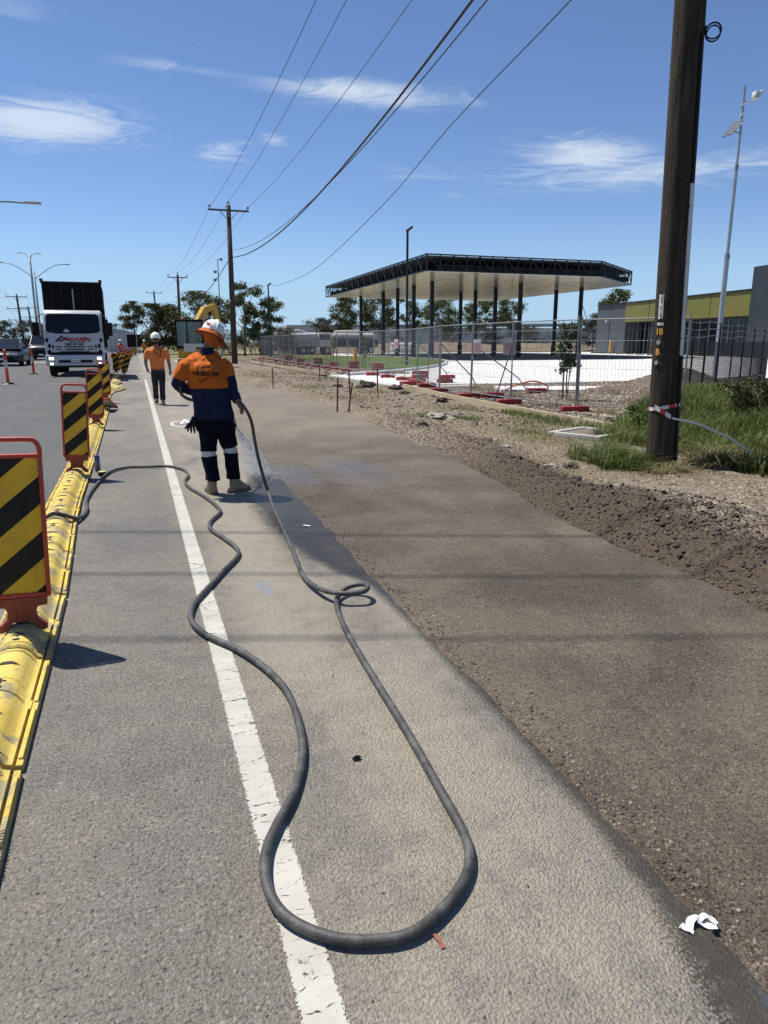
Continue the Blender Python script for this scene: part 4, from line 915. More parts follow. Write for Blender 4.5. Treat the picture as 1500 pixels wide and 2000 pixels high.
# print on the back of the shirt, laid onto the cloth
bvh = BVHTree.FromPolygons([v.co.copy() for v in body1.data.vertices], [p.vertices[:] for p in body1.data.polygons])
def print_on_back(me_or_mb, name):
    me = me_or_mb; bm = bmesh.new(); bm.from_mesh(me); bmesh.ops.triangulate(bm, faces=bm.faces)
    bmesh.ops.subdivide_edges(bm, edges=[e for e in bm.edges if e.calc_length() > .02], cuts=2); bmesh.ops.triangulate(bm, faces=bm.faces)
    for v in bm.verts:
        h = bvh.ray_cast(Vector((v.co.x, -.6, v.co.y)), Vector((0, 1, 0)))
        v.co = h[0] - Vector((0, .0045, 0)) if h[0] else Vector((v.co.x, -.15, v.co.y))
    bm.to_mesh(me); bm.free(); me.materials.clear(); me.materials.append(M['black']); o_ = bpy.data.objects.new(name, me); link(o_, W1); return o_
me = text_mesh('HOSCOPE', .056, bold=.0022, space=1.02); me.transform(Matrix.Translation((-.145, 1.262, 0)) @ Matrix.Rotation(R(-3.5), 4, 'Z')); print_on_back(me, 'shirt_lettering')
k = MB(); z_ = 0
for a, b_ in (((-.235, 1.306), (-.225, 1.322)), ((-.225, 1.322), (-.15, 1.332)), ((-.15, 1.332), (-.085, 1.328)), ((-.085, 1.328), (-.068, 1.305)), ((-.225, 1.205), (-.205, 1.192)), ((-.205, 1.192), (-.185, 1.196)), ((-.185, 1.196), (-.135, 1.225))): bar(k, a, b_, .009, 0)
print_on_back(k.mesh('shirt_emblem', M['black']), 'shirt_emblem')

# worker walking towards the camera
W2 = thing('person', 'worker in white helmet and orange shirt walking towards the camera beside the white line', 'person', (.51, 19.65, 0))
B = Body()
B.loft('shirt', [(0, 0, .88, .165, .12), (0, 0, .98, .17, .125), (0, 0, 1.12, .18, .128), (0, 0, 1.26, .20, .13), (0, 0, 1.36, .205, .12), (0, .01, 1.42, .17, .10), (0, .015, 1.47, .085, .075)])
B.limb('skin', [(0, .01, 1.44), (0, -.01, 1.56)], [.055, .056]); B.ball('skin', (0, -.02, 1.635), .105, .74, .92, 1.12); B.ball('beard', (0, -.05, 1.575), .068, .95, .9, .85); B.ball('skin', (0, -.118, 1.63), .018, .8, 1, 1.4)
B.limb('shirt', [(-.20, 0, 1.38), (-.235, 0, 1.30), (-.265, .01, 1.17)], [.068, .070, .066]); B.limb('skin', [(-.263, .01, 1.19), (-.285, -.01, 1.08), (-.27, -.05, .97), (-.265, -.07, .93)], [.046, .044, .034, .028])
hand(B, 'skin', (-.265, -.07, .93), (.25, -.2, -.9), (.9, .2, 0), -1, .5)
B.limb('shirt', [(.20, 0, 1.38), (.24, 0, 1.30), (.268, .02, 1.17)], [.068, .070, .066]); B.limb('skin', [(.266, .02, 1.19), (.29, .03, 1.05), (.305, .02, .90), (.305, .01, .86)], [.046, .043, .033, .028])
hand(B, 'skin', (.305, .01, .86), (.0, -.1, -1), (-1, -.2, 0), 1, .45)
B.loft('trs', [(0, 0, .80, .165, .115), (0, 0, .88, .166, .116), (0, 0, .93, .164, .116)])
B.limb('trs', [(-.085, 0, .86), (-.09, .02, .66), (-.09, .03, .47), (-.085, .13, .28), (-.08, .20, .14)], [.092, .088, .072, .066, .068])
B.limb('trs', [(.085, 0, .86), (.085, -.06, .66), (.08, -.10, .47), (.075, -.11, .28), (.07, -.11, .12)], [.092, .088, .072, .066, .068])
B.build('body', {'shirt': M['orange2'], 'skin': M['skin'], 'beard': M['hair'], 'trs': M['grey_tr']}, .011, W2, {'shirt': .012, 'trs': .012})
b1 = boot(W2, -.08, .20, R(180)); b1.rotation_euler[0] = R(12); b1.location.z = .03; boot(W2, .07, -.11, R(184))
h2 = helmet(W2, (0, -.005, 1.69), (R(3), 0, R(180)))
k = MB(); k.tube(spline([(-.082, -.06, 1.645), (-.05, -.115, 1.648), (0, -.128, 1.650), (.05, -.115, 1.648), (.082, -.06, 1.645)], 4), .019, 8, flat=1.0); k.build('sunglasses', M['glass'], W2, smooth='all')
k = MB(); k.tube(spline([(-.09, -.09, 1.46), (-.05, -.145, 1.34), (.03, -.155, 1.24), (.085, -.15, 1.22), (.10, -.14, 1.30), (.09, -.09, 1.46)], 5), .008, 6); k.build('lanyard', M['black'], W2)
k = MB(); k.prism([(-.05, -.118, 1.47), (.05, -.118, 1.47), (0, -.137, 1.38)], (0, -.006, 0)); k.build('open_collar', M['skin'], W2)
# distant workers
def far_worker(label, loc, rz, vest):
    t_ = thing('person', label, 'person', loc, rz); B = Body()
    B.loft('v', [(0, 0, .85, .17, .13), (0, 0, 1.1, .18, .13), (0, 0, 1.35, .21, .13), (0, 0, 1.44, .10, .09)]); B.limb('s', [(0, 0, 1.42), (0, 0, 1.54)], [.055, .055]); B.ball('s', (0, 0, 1.62), .105, .8, .95, 1.1)
    for sx in (-1, 1):
        B.limb('v', [(sx * .21, 0, 1.36), (sx * .27, .02, 1.12), (sx * .25, -.08, .98)], [.066, .06, .045]); hand(B, 's', (sx * .25, -.08, .98), (0, -.5, -.7), (-sx, 0, 0), sx, .5)
        B.limb('t', [(sx * .085, 0, .88), (sx * .09, 0, .48), (sx * .09, 0, .12)], [.095, .075, .06])
    B.build('body', {'v': vest, 's': M['skin'], 't': M['trouser']}, .02, t_)
    for sx in (-1, 1): boot(t_, sx * .09, 0, R(180))
    k = MB(); k.rings([(0, 0, 1.12, .187, .137), (0, 0, 1.18, .192, .138)], 18); k.build('reflective_band', M['tape'], t_); helmet(t_, (0, 0, 1.68), (0, 0, R(180)))
far_worker('distant worker in orange vest standing on the footpath before the black board', (.95, 82, .0), R(10), M['orange'])
far_worker('distant worker in orange behind the truck near the red cone', (-1.3, 74, .01), R(40), M['bollard_red'])

# ---------------------------------------------------------------- vehicles
def wheel(parent, x, y, r, wd, rim=None):
    e = bpy.data.objects.new('wheel', None); link(e, parent); e.location = (x, y, r)
    k = MB(); prof = [(-wd / 2, r * .62), (-wd / 2, r * .92), (-wd / 2 * .85, r), (wd / 2 * .85, r), (wd / 2, r * .92), (wd / 2, r * .62)]
    n = 28; vs = [(px, pr * math.cos(2 * math.pi * j / n), pr * math.sin(2 * math.pi * j / n)) for j in range(n) for px, pr in prof]
    k.add(vs, [(6 * j + a, 6 * ((j + 1) % n) + a, 6 * ((j + 1) % n) + a + 1, 6 * j + a + 1) for j in range(n) for a in range(5)]); k.build('tyre', M['rubber'], e, smooth=True)
    k = MB(); k.cyl((-wd * .42, 0, 0), (wd * .42, 0, 0), r * .63, r * .63, 24)
    for j in range(5):
        t_ = 2 * math.pi * j / 5
        for sx in (-1, 1): k.box((sx * wd * .44, r * .33 * math.cos(t_), r * .33 * math.sin(t_)), (.02, r * .12, r * .5), Matrix.Rotation(t_ + math.pi / 2, 3, 'X'))
    k.build('rim', rim or M['steel'], e); return e
T = thing('utility_truck', 'white cab-over tipper truck with raised black body facing the camera', 'truck', (-2.34, 32.6, .2), R(1.2)); T.scale = (.945, .945, .955)
def extr(prof, x0, x1, name, m_, parent, bev=.04, inset=None):
    """side profile (y,z) swept across the width with rounded shoulders"""
    k = MB(); n = len(prof); xs_ = [x0, x0 + bev * .4, x0 + bev, x1 - bev, x1 - bev * .4, x1]; cy = sum(p[0] for p in prof) / n; cz = sum(p[1] for p in prof) / n
    sc = [bev, bev * .25, 0, 0, bev * .25, bev]; vs = []
    for x, s_ in zip(xs_, sc):
        for y, z in prof:
            d = math.hypot(y - cy, z - cz); f = 1 - s_ / max(d, .2); vs.append((x, cy + (y - cy) * f, cz + (z - cz) * f))
    k.add(vs, [(i * n + j, i * n + (j + 1) % n, (i + 1) * n + (j + 1) % n, (i + 1) * n + j) for i in range(5) for j in range(n)])
    k.add(vs[:n], [tuple(range(n))]); k.add(vs[-n:], [tuple(range(n))]); return k.build(name, m_, parent, smooth=True)
cab = extr([(.06, .86), (.02, 1.0), (.04, 1.5), (.08, 1.80), (.30, 2.58), (.42, 2.72), (.62, 2.78), (1.75, 2.78), (1.82, 2.70), (1.82, .70), (1.5, .70), (.5, .70)], -1.18, 1.18, 'cab', M['white_paint'], T, .09)
k = MB()
def onfront(x, z, off=.012):   # point on the raked windscreen plane
    t_ = (z - 1.80) / .78; return (x, .08 + .22 * t_ - off, z)
k.add([onfront(x, z) for x, z in ((-1.0, 1.86), (-1.06, 1.94), (-1.04, 2.52), (-.96, 2.60), (.96, 2.60), (1.04, 2.52), (1.06, 1.94), (1.0, 1.86), (.6, 1.815), (-.6, 1.815))], [tuple(range(10))]); ws = k.build('windscreen', M['glass'], cab)
fr = MB(); fr.tube([onfront(x, z, .014) for x, z in ((-1.0, 1.86), (-1.06, 1.94), (-1.04, 2.52), (-.96, 2.60), (0, 2.61), (.96, 2.60), (1.04, 2.52), (1.06, 1.94), (1.0, 1.86), (.6, 1.815), (-.6, 1.815))], .018, 6, closed=True); fr.build('seal', M['black'], ws)
for a, b_ in (((-.75, 1.80), (-.2, 1.87)), ((-.15, 1.80), (.45, 1.88)), ((.35, 1.80), (.9, 1.87))):
    k = MB(); k.cyl(onfront(*a, .035), onfront(*b_, .035), .012, .01, 5); k.build('wiper', M['black'], cab)
k = MB(); k.rings([(-.28, .10, 1.85, .13, .05), (-.28, .10, 1.92, .11, .05), (-.28, .12, 1.985, .05, .03)], 12)
k.build('dash_helmet', M['tape'], cab)
for sx in (-1, 1):
    k = MB(); k.quad((sx * 1.188, .42, 1.80), (sx * 1.188, 1.45, 1.80), (sx * 1.188, 1.45, 2.55), (sx * 1.188, .55, 2.55)); k.build('side_window', M['glass'], cab)
    m_ = bpy.data.objects.new('mirror', None); link(m_, cab)
    k = MB(); k.bbox((sx * 1.46, .02, 1.98), (.27, .10, .56), .03); k.build('mirror_housing', M['black'], m_, smooth=True)
    k = MB(); k.tube([(sx * 1.15, .3, 2.62), (sx * 1.38, .05, 2.45), (sx * 1.42, .04, 2.2)], .018, 6); k.tube([(sx * 1.15, .1, 1.5), (sx * 1.36, .05, 1.65), (sx * 1.42, .04, 1.8)], .018, 6); k.build('mirror_arm', M['black'], m_)
k = MB(); k.bbox((0, -.02, .68), (2.40, .26, .46), .05); bu = k.build('bumper', mat('grey_bumper_paint', (.50, .51, .53), .4, var=.04), T, smooth=True)
k = MB(); k.bbox((0, -.155, .64), (1.35, .02, .11), .008); k.build('air_slot', M['black'], bu)
k = MB(); k.bbox((0, -.17, .665), (.38, .012, .12), .004); pl = k.build('number_plate', M['white_p'], bu); text_obj('plate_lettering', '1WM 6LK', .085, M['black'], pl, (0, -.178, .665), (R(90), 0, 0), bold=.002)
for sx in (-1, 1):
    for z, w_, h_ in ((.76, .20, .13), (.54, .15, .11)):
        k = MB(); k.bbox((sx * .97, -.152, z), (w_ + .07, .018, h_ + .06), .01); hl = k.build('headlight', M['dsteel'], bu, smooth=True)
        k = MB(); k.bbox((sx * .96, -.164, z), (w_, .014, h_), .02); k.build('lens', M['lamp_on'], hl, smooth=True)
k = MB(); k.bbox((0, .02, .955), (2.22, .10, .13), .02); k.bbox((0, .012, 1.03), (1.2, .06, .06), .02); k.build('grille_band', M['black'], cab)
for z, w_, x_ in ((1.13, .75, 0), (1.24, .85, 0)):
    k = MB(); k.bbox((0, .012, z), (w_, .03, .045), .008); k.build('grille_slot', M['black'], cab)
    for sx in (-1, 1): k = MB(); k.bbox((sx * .64, .016, z + .015), (.24, .03, .035), .008); k.build('grille_slot', M['black'], cab)
dk = MB()
def dia(cx, cz, w_, h_): dk.add([(cx - w_, .013, cz), (cx, .012, cz - h_), (cx + w_, .013, cz), (cx, .02, cz + h_)], [(0, 1, 2, 3)])
for sx in (-1, 1):
    for cx, cz, w_, h_ in ((1.08, 1.52, .07, .12), (1.0, 1.28, .075, .12), (.86, 1.25, .05, .11), (1.02, 1.05, .09, .09)): dia(sx * cx, cz, w_, h_)
dk.build('chequer_decal', M['black'], cab)
red_ink = mat('red_print', (.42, .012, .010), .6, spec=.1); dark_ink = mat('dark_print', (.008, .008, .01), .6, spec=.1)
text_obj('company_lettering', 'MetroUtility', .225, red_ink, cab, (.12, .018, 1.57), (R(86), 0, 0), bold=.007)
text_obj('company_lettering', 'TRAFFIC SERVICES', .082, dark_ink, cab, (.12, .016, 1.445), (R(88), 0, 0), bold=.002)
text_obj('phone_lettering', '1300 137 165', .135, dark_ink, cab, (-.02, .008, 1.345), (R(89), 0, 0), bold=.006)
k = MB(); k.prism([(-.78, .012, 1.46), (-.66, .012, 1.46), (-.42, .030, 1.70), (-.50, .030, 1.70)], (0, -.003, 0)); k.prism([(-.60, .012, 1.46), (-.50, .012, 1.46), (-.44, .018, 1.56), (-.50, .018, 1.56)], (0, -.003, 0)); k.build('arrow_emblem', dark_ink, cab)
k = MB(); k.bbox((0, 4.0, .78), (.85, 7.2, .24), .02); k.bbox((0, 1.9, .62), (2.1, .25, .5), .03); k.build('chassis', M['black'], T)
k = MB(); k.bbox((0, .16, .42), (2.2, .2, .1), .02); k.build('underrun_bar', M['black'], T)
for sx in (-1, 1):
    wheel(T, sx * 1.0, 1.05, .46, .28)
    for y in (5.3, 6.5): wheel(T, sx * .95, y, .46, .5)
k = MB(); bx = 1.25
k.bbox((0, 2.25, 3.32), (2 * bx, .10, 1.42), .015); k.bbox((-bx + .05, 4.9, 2.7), (.10, 5.2, 2.6), .015); k.bbox((bx - .05, 4.9, 2.7), (.10, 5.2, 2.6), .015); k.bbox((0, 4.9, 1.35), (2 * bx - .2, 5.2, .12), .015); k.bbox((0, 2.25, 1.95), (2 * bx, .10, 1.3), .015)
bd = k.build('tipper_body', mat('black_body_paint', (.006, .006, .007), .6, var=.2, spec=.12), T, smooth=True)
for x in (-.85, -.45, .45, .85): k = MB(); k.bbox((x, 2.17, 3.2), (.10, .07, 1.5), .015); k.build('rib', M['black'], bd)
k = MB(); k.bbox((0, 2.18, 4.02), (2 * bx + .05, .14, .10), .02); k.build('top_rail', M['black'], bd)
k = MB(); k.cyl((.02, 2.12, 2.6), (.02, 2.12, 3.75), .035, .035, 8); k.build('lift_ram', M['dsteel'], bd)
for x in (-1.24, 1.22): k = MB(); k.bbox((x, 2.2, 4.12), (.14, .14, .12), .02); k.build('corner_lamp', M['rust'], bd)
k = MB(); k.bbox((1.35, 2.4, 2.0), (.12, .5, .9), .03); k.cyl((1.25, 2.0, 1.2), (1.25, 2.0, 2.85), .07, .07, 10); k.build('side_gear', M['black'], T)

def car(label, paint, loc, L, W, H, rz=0, suv=False):
    t_ = thing('parked_car' if False else 'car', label, 'car', loc, rz); hw = W / 2
    belt = H * (.60 if suv else .62); hood = H * (.60 if suv else .52)
    # lower body: sections along the length (y, half width, bottom, top)
    secs = [(0, hw * .72, .30, hood * .74), (.10, hw * .88, .22, hood * .88), (.5, hw * .97, .2, hood * .96), (1.15, hw, .2, hood * 1.03), (1.5, hw, .2, belt), (L - 1.0, hw, .2, belt * 1.02), (L - .25, hw * .95, .24, belt), (L, hw * .85, .34, belt * .9)]
    k = MB(); n = 12; vs = []
    for y, w_, z0, z1 in secs:
        pr = [(-w_ * .9, z0), (-w_, z0 + .10), (-w_, (z0 + z1) * .52), (-w_ * .97, z1 - .10), (-w_ * .86, z1 - .02), (-w_ * .4, z1 + .012), (w_ * .4, z1 + .012), (w_ * .86, z1 - .02), (w_ * .97, z1 - .10), (w_, (z0 + z1) * .52), (w_, z0 + .10), (w_ * .9, z0)]
        vs += [(x, y, z) for x, z in pr]
    k.add(vs, [(i * n + j, i * n + (j + 1) % n, (i + 1) * n + (j + 1) % n, (i + 1) * n + j) for i in range(len(secs) - 1) for j in range(n)]); k.add(vs[:n], [tuple(range(n))]); k.add(vs[-n:], [tuple(range(n))])
    body = k.build('body', paint, t_, smooth='all')
    y0, y1, y2, y3 = (1.25, 2.05, L - 1.0, L - .25) if suv else (1.1, 2.05, L - 1.7, L - .45)
    wr, wb = hw * .74, hw * .90
    rf = MB(); z1 = H
    g4 = [(y0, wb, belt - .02), (y1, wr, z1 - .05), (y2, wr, z1 - .05), (y3, wb * .95, belt - .02)]
    rf.add([(-wr, y1, z1 - .05), (-wr * .8, y1 + .1, z1), (wr * .8, y1 + .1, z1), (wr, y1, z1 - .05), (-wr, y2, z1 - .05), (-wr * .8, y2 - .1, z1), (wr * .8, y2 - .1, z1), (wr, y2, z1 - .05)], [(0, 1, 5, 4), (1, 2, 6, 5), (2, 3, 7, 6), (0, 3, 2, 1), (4, 5, 6, 7)])
    for sx in (-1, 1):
        for a, b_ in zip(g4[:-1], g4[1:]): rf.tube([(sx * a[1], a[0], a[2]), (sx * b_[1], b_[0], b_[2])], .035, 6)
    roof = rf.build('roof', paint, t_, smooth=True)
    k = MB(); k.quad((-wb, y0, belt - .02), (wb, y0, belt - .02), (wr, y1, z1 - .05), (-wr, y1, z1 - .05)); k.build('windscreen', M['carglass'], t_)
    k = MB(); k.quad((-wb * .95, y3, belt - .02), (wb * .95, y3, belt - .02), (wr, y2, z1 - .05), (-wr, y2, z1 - .05)); k.build('rear_window', M['carglass'], t_)
    for sx in (-1, 1):
        k = MB(); k.quad((sx * wb, y0, belt - .02), (sx * wr, y1, z1 - .05), (sx * wr, y2, z1 - .05), (sx * wb * .95, y3, belt - .02)); k.build('side_window', M['carglass'], t_)
        k = MB(); k.bbox((sx * (hw + .08), y0 + .25, belt + .06), (.20, .12, .14), .03); k.build('mirror', paint, t_, smooth=True)
        k = MB(); k.bbox((sx * hw * .70, .03 if suv else .07, hood * .80), (.36, .10, .11), .03, Matrix.Rotation(sx * R(14), 3, 'Z')); k.build('headlight', M['tape'], t_, smooth=True)
        for y in (.85, L - .9): wheel(t_, sx * (hw - .10), y, .345 if not suv else .38, .22)
    k = MB(); k.bbox((0, -.005, hood * .50), (W * .62, .05, hood * .26), .03); k.build('grille', M['black'], t_)
    k = MB(); k.bbox((0, -.04, .42), (.37, .012, .12), .004); k.build('number_plate', M['white_p'], t_)
    return t_
car('dark grey car behind the red and white bollards, cut by the left photo edge', M['sedan'], (-7.3, 47.2, .2), 4.7, 1.9, 1.60)
car('dark blue four wheel drive beside the truck', M['suv'], (-6.95, 62.5, .2), 4.8, 1.98, 1.95, suv=True)
def bollard(label, loc):
    t_ = thing('bollard', label, 'bollard', loc, 0, 'red and white lane bollards')
    k = MB(); k.rings([(0, 0, 0, .20, .20), (0, 0, .03, .19, .19), (0, 0, .05, .09, .09)], 8); k.build('base', M['black'], t_)
    def sect(z0, z1, m_, nm, r0=.052, r1=.052): q_ = MB(); q_.rings([(0, 0, z0, r0, r0), (0, 0, z1, r1, r1)], 16); q_.build(nm, m_, t_, smooth=True)
    sect(.04, .52, M['bollard_red'], 'lower_post'); sect(.52, .78, M['tape'], 'reflective_sleeve', .054, .054); sect(.78, 1.02, M['bollard_red'], 'upper_post')
    k = MB(); k.rings([(0, 0, 1.02, .050, .050), (0, 0, 1.05, .042, .042), (0, 0, 1.08, .048, .048), (0, 0, 1.13, .046, .046), (0, 0, 1.15, .02, .02)], 14); k.build('head', M['bollard_red'], t_, smooth=True)
bollard('red bollard with grey band in front of the dark grey car', (-4.19, 27.6, .19)); bollard('red bollard with grey band next to the white truck', (-4.30, 35.3, .2))
cn = thing('traffic_cone', 'small red traffic cone far off behind the truck', 'traffic cone', (-1.95, 68, .2))
k = MB(); k.bbox((0, 0, .025), (.42, .42, .05), .02); k.rings([(0, 0, .05, .16, .16), (0, 0, .72, .03, .03)], 16); k.build('cone_body', M['bollard_red'], cn, smooth=True); k = MB(); k.rings([(0, 0, .35, .109, .109), (0, 0, .5, .080, .080)], 16); k.build('reflective_collar', M['tape'], cn)

# excavator
XG = mat('cab_glass', (.55, .66, .72), .05, trans=.96, var=.02)
X = thing('excavator', 'yellow excavator with black cab and folded boom behind the hosing worker', 'excavator', (3.55, 46.5, 0), R(-8))
for sx in (-1, 1):
    k = MB(); k.prism([(sx * .85 - .2, y, z) for y, z in ((-1.3, .25), (-1.1, .02), (1.1, .02), (1.3, .25), (1.1, .55), (-1.1, .55))], (.4, 0, 0)); k.build('track', M['black'], X)
k = MB(); k.bbox((.0, .3, .95), (2.1, 2.0, .62), .08); k.bbox((.25, 1.0, 1.35), (1.5, .9, .8), .10); k.bbox((.82, -.2, 1.55), (.5, 1.3, .7), .08); k.build('house', M['yellow_plant'], X, smooth=True)
k = MB(); cx0, cx1 = -1.05, .45
for x in (cx0, cx1):
    for y in (-.75, .55): k.bbox((x, y, 1.95), (.09, .09, 1.75), .015)
k.bbox(((cx0 + cx1) / 2, -.1, 2.84), (cx1 - cx0 + .16, 1.45, .12), .04); k.bbox(((cx0 + cx1) / 2, -.1, 1.25), (cx1 - cx0 + .05, 1.4, .10), .02); k.bbox((cx0 + .62, -.76, 2.05), (.07, .06, 1.5), .01); k.bbox((-.35, .1, 1.75), (.5, .45, .9), .08); k.build('cab_frame', M['black'], X, smooth=True)
for y in (-.76, .56): k = MB(); k.box(((cx0 + cx1) / 2, y, 2.05), (cx1 - cx0 - .09, .02, 1.4)); k.build('cab_window', XG, X)
for x in (cx0, cx1): k = MB(); k.box((x, -.1, 2.05), (.02, 1.2, 1.4)); k.build('cab_window', XG, X)
k = MB(); k.bbox((-.3, -.85, 1.25), (.7, .25, .5), .05); k.bbox((.1, -.95, 1.38), (.9, .12, .22), .04); k.build('front_guard', M['offwhite'], X, smooth=True)
k = MB(); k.rings([(-.72, 0, 2.9, .075, .075), (-.72, 0, 3.02, .07, .07), (-.72, 0, 3.06, .03, .03)], 12); k.build('beacon', M['amber'], X)
k = MB(); w_ = .12
bm_ = [(-.4, 1.2), (-.2, 2.4), (.5, 3.35), (1.2, 3.55), (1.25, 3.3), (.7, 3.05), (.15, 2.2), (.1, 1.2)]; k.prism([(.72, y, z) for y, z in bm_], (.24, 0, 0)); k.build('boom', M['yellow_plant'], X)
k = MB(); k.prism([(.76, y, z) for y, z in ((1.1, 3.6), (1.35, 3.5), (1.9, 1.9), (1.75, 1.85), (1.3, 2.6))], (.18, 0, 0)); k.build('stick', M['yellow_plant'], X)
k = MB(); k.cyl((.84, .25, 2.0), (.84, .75, 3.0), .06, .06, 8); k.cyl((.84, .75, 3.0), (.84, .95, 3.35), .035, .035, 8); k.build('hydraulic_ram', M['chrome'], X)
k = MB(); k.tube(spline([(.70, -.1, 1.6), (.75, .2, 2.6), (.8, .9, 3.45), (.85, 1.3, 3.4)], 6), .03, 6); k.build('hydraulic_hose', M['black'], X)
k = MB(); k.prism([(.55, y, z) for y, z in ((2.0, 1.05), (2.4, 1.0), (2.6, .4), (2.2, .1), (1.9, .4))], (.6, 0, 0)); k.build('bucket', M['rust'], X)
for c_ in X.children:
    if c_.name.split('.')[0] in ('boom', 'stick', 'hydraulic_ram', 'hydraulic_hose'): c_.rotation_euler[2] = R(-48); c_.location = (-.75, .75, -.1); c_.scale = (1.5, 1.12, 1.12)

# ---------------------------------------------------------------- poles, wires, lamps
LEAN = Vector((-.028, .004, 1)).normalized()
NP = thing('power_pole', 'thick dark weathered timber power pole in the grass by the fence', 'power pole', (6.22, 7.40, 0))
k = MB(); pts = [LEAN * z for z in (-.3, .0, .35, 1.2, 3, 5.5, 8, 11.6)]; k.tube([(p.x, p.y, p.z) for p in pts], [.200, .194, .188, .180, .174, .166, .158, .145], 28); k.build('trunk', M['pole'], NP, smooth='all')
CAMD = Vector((-6.47, -7.80, 0)).normalized(); SIDE = Vector((CAMD.y, -CAMD.x, 0)) * -1   # SIDE: to the right seen from the camera
SIDE = Vector((.771, -.637, 0))
def on_pole(a, z, off=0.0):
    """point on the pole skin: a = degrees right of the camera-facing line"""
    d = CAMD * math.cos(R(a)) + SIDE * math.sin(R(a)); r_ = float(np.interp(z, [0, .35, 1.2, 3, 5.5, 8], [.194, .188, .180, .174, .166, .158])); c = LEAN * z
    return Vector((c.x, c.y, z)) + d * (r_ + off)
k = MB(); k.tube([on_pole(50, z, .018) for z in (1.42, 2.2, 3.34)], .022, 10); k.build('conduit', M['offwhite'], NP, smooth=True)
k = MB(); k.tube([on_pole(50, z, .012) for z in (.05, .5, 1.0, 1.42)], .013, 8); k.build('ground_cable', M['black'], NP, smooth=True); k = MB(); k.tube([on_pole(50, z, .012) for z in (3.34, 4.0, 4.85)], .013, 8); k.build('service_cable', M['black'], NP, smooth=True)
c0_ = on_pole(50, 4.85, .012); coil = [c0_]
for i in range(26):
    t_ = i / 25 * 2 * math.pi * 2.1 + 2.6; coil.append(c0_ + SIDE * (.11 + .085 * math.cos(t_) * (1 - i * .008)) + Vector((0, 0, .085 * math.sin(t_) + .03 - i * .003)) + CAMD * (.02 + .002 * i))
k = MB(); k.tube(spline(coil, 3), .0085, 6); k.build('cable_coil', M['black'], NP, smooth='all')
for z in (1.62, 1.42, 3.1): k = MB(); k.tube([on_pole(a, z, .012) for a in (38, 50, 62)], .012, 6); k.build('saddle_clip', M['black'], NP)
def plate_on_pole(name, a0, a1, z0, z1, m_):
    k = MB(); vs = []; n = 5
    for i in range(n): a = a0 + (a1 - a0) * i / (n - 1); vs += [on_pole(a, z0, .006), on_pole(a, z1, .006)]
    k.add(vs, [(2 * i, 2 * i + 2, 2 * i + 3, 2 * i + 1) for i in range(n - 1)]); return k.build(name, m_, NP)
plate_on_pole('number_strip', -47, -27, 1.83 + .02, 2.13, M['white_p']); plate_on_pole('small_plate', -50, -22, 1.775, 1.805, M['white_p'])
def pole_text(name, txt, size, m_, a, z, rotated=False, bold=0.003):
    me = text_mesh(txt, size, bold=bold)
    if rotated: me.transform(Matrix.Rotation(R(-90), 4, 'Z'))
    for v in me.vertices: v.co = on_pole(a + math.degrees(v.co.x / .19), z + v.co.y, .010)
    me.materials.clear(); me.materials.append(m_); o_ = bpy.data.objects.new(name, me); link(o_, NP); return o_
pole_text('strip_lettering', '*SW 32130*', .055, M['black'], -36, 1.99, True, .001); pole_text('small_lettering', 'C 1703', .024, M['black'], -34, 1.79, False, .0005)
pole_text('pole_digits', '18', .105, M['digit'], -38, 1.70); pole_text('pole_letter', 'B', .105, M['digit'], -40, 1.46)
for z, a in ((1.575, -38), (1.335, -42)):
    k = MB(); c = on_pole(a, z, .004); d = (CAMD * math.cos(R(a)) + SIDE * math.sin(R(a))); k.cyl(c, c + d * .008, .028, .028, 14); k.build('metal_disc', M['steel'], NP)
k = MB()
tapez = lambda a: .80 + .03 * math.sin(R(a * 1.6))
tpR = MB(); seg = list(range(-175, 186, 9))
for i, (a, b_) in enumerate(zip(seg[:-1], seg[1:])):
    tpR.mat(0 if (i // 3) % 2 else 1); tpR.quad(on_pole(a, tapez(a) - .022, .008), on_pole(b_, tapez(b_) - .022, .008), on_pole(b_, tapez(b_) + .022, .008), on_pole(a, tapez(a) + .022, .008))
st = [on_pole(-35, .80, .012), on_pole(-5, .75, .02), on_pole(22, .69, .025), on_pole(38, .665, .03)]; dpt = (SIDE * .9 - CAMD * .2).normalized()
ends = st + [st[-1] + dpt * .25 + Vector((0, 0, -.05)), st[-1] + dpt * .65 + Vector((0, 0, -.22)), st[-1] + dpt * .95 + Vector((0, 0, -.42))]
E_ = spline(ends, 6)
for i, (a, b_) in enumerate(zip(E_[:-1], E_[1:])):
    w1 = .03 if i < 12 else .012; tpR.mat(1 if i > 14 else (0 if (i // 4) % 2 else 1)); tpR.quad(a - Vector((0, 0, w1)), b_ - Vector((0, 0, w1)), b_ + Vector((0, 0, w1)), a + Vector((0, 0, w1)))
tp_o = tpR.build('barrier_tape', [M['tape_red'], M['paper']]); tp_o.location = (6.22, 7.40, 0); tag(tp_o, 'red and white tape tied round the timber pole', 'tape')
ca = MB(); topv = LEAN * 11.3; ca.bbox((topv.x, topv.y, 11.3), (.12, 2.4, .12), .02); ca.bbox((topv.x, topv.y - .1, 10.7), (2.6, .12, .12), .02); ca.build('crossarm', M['pole_far'], NP)
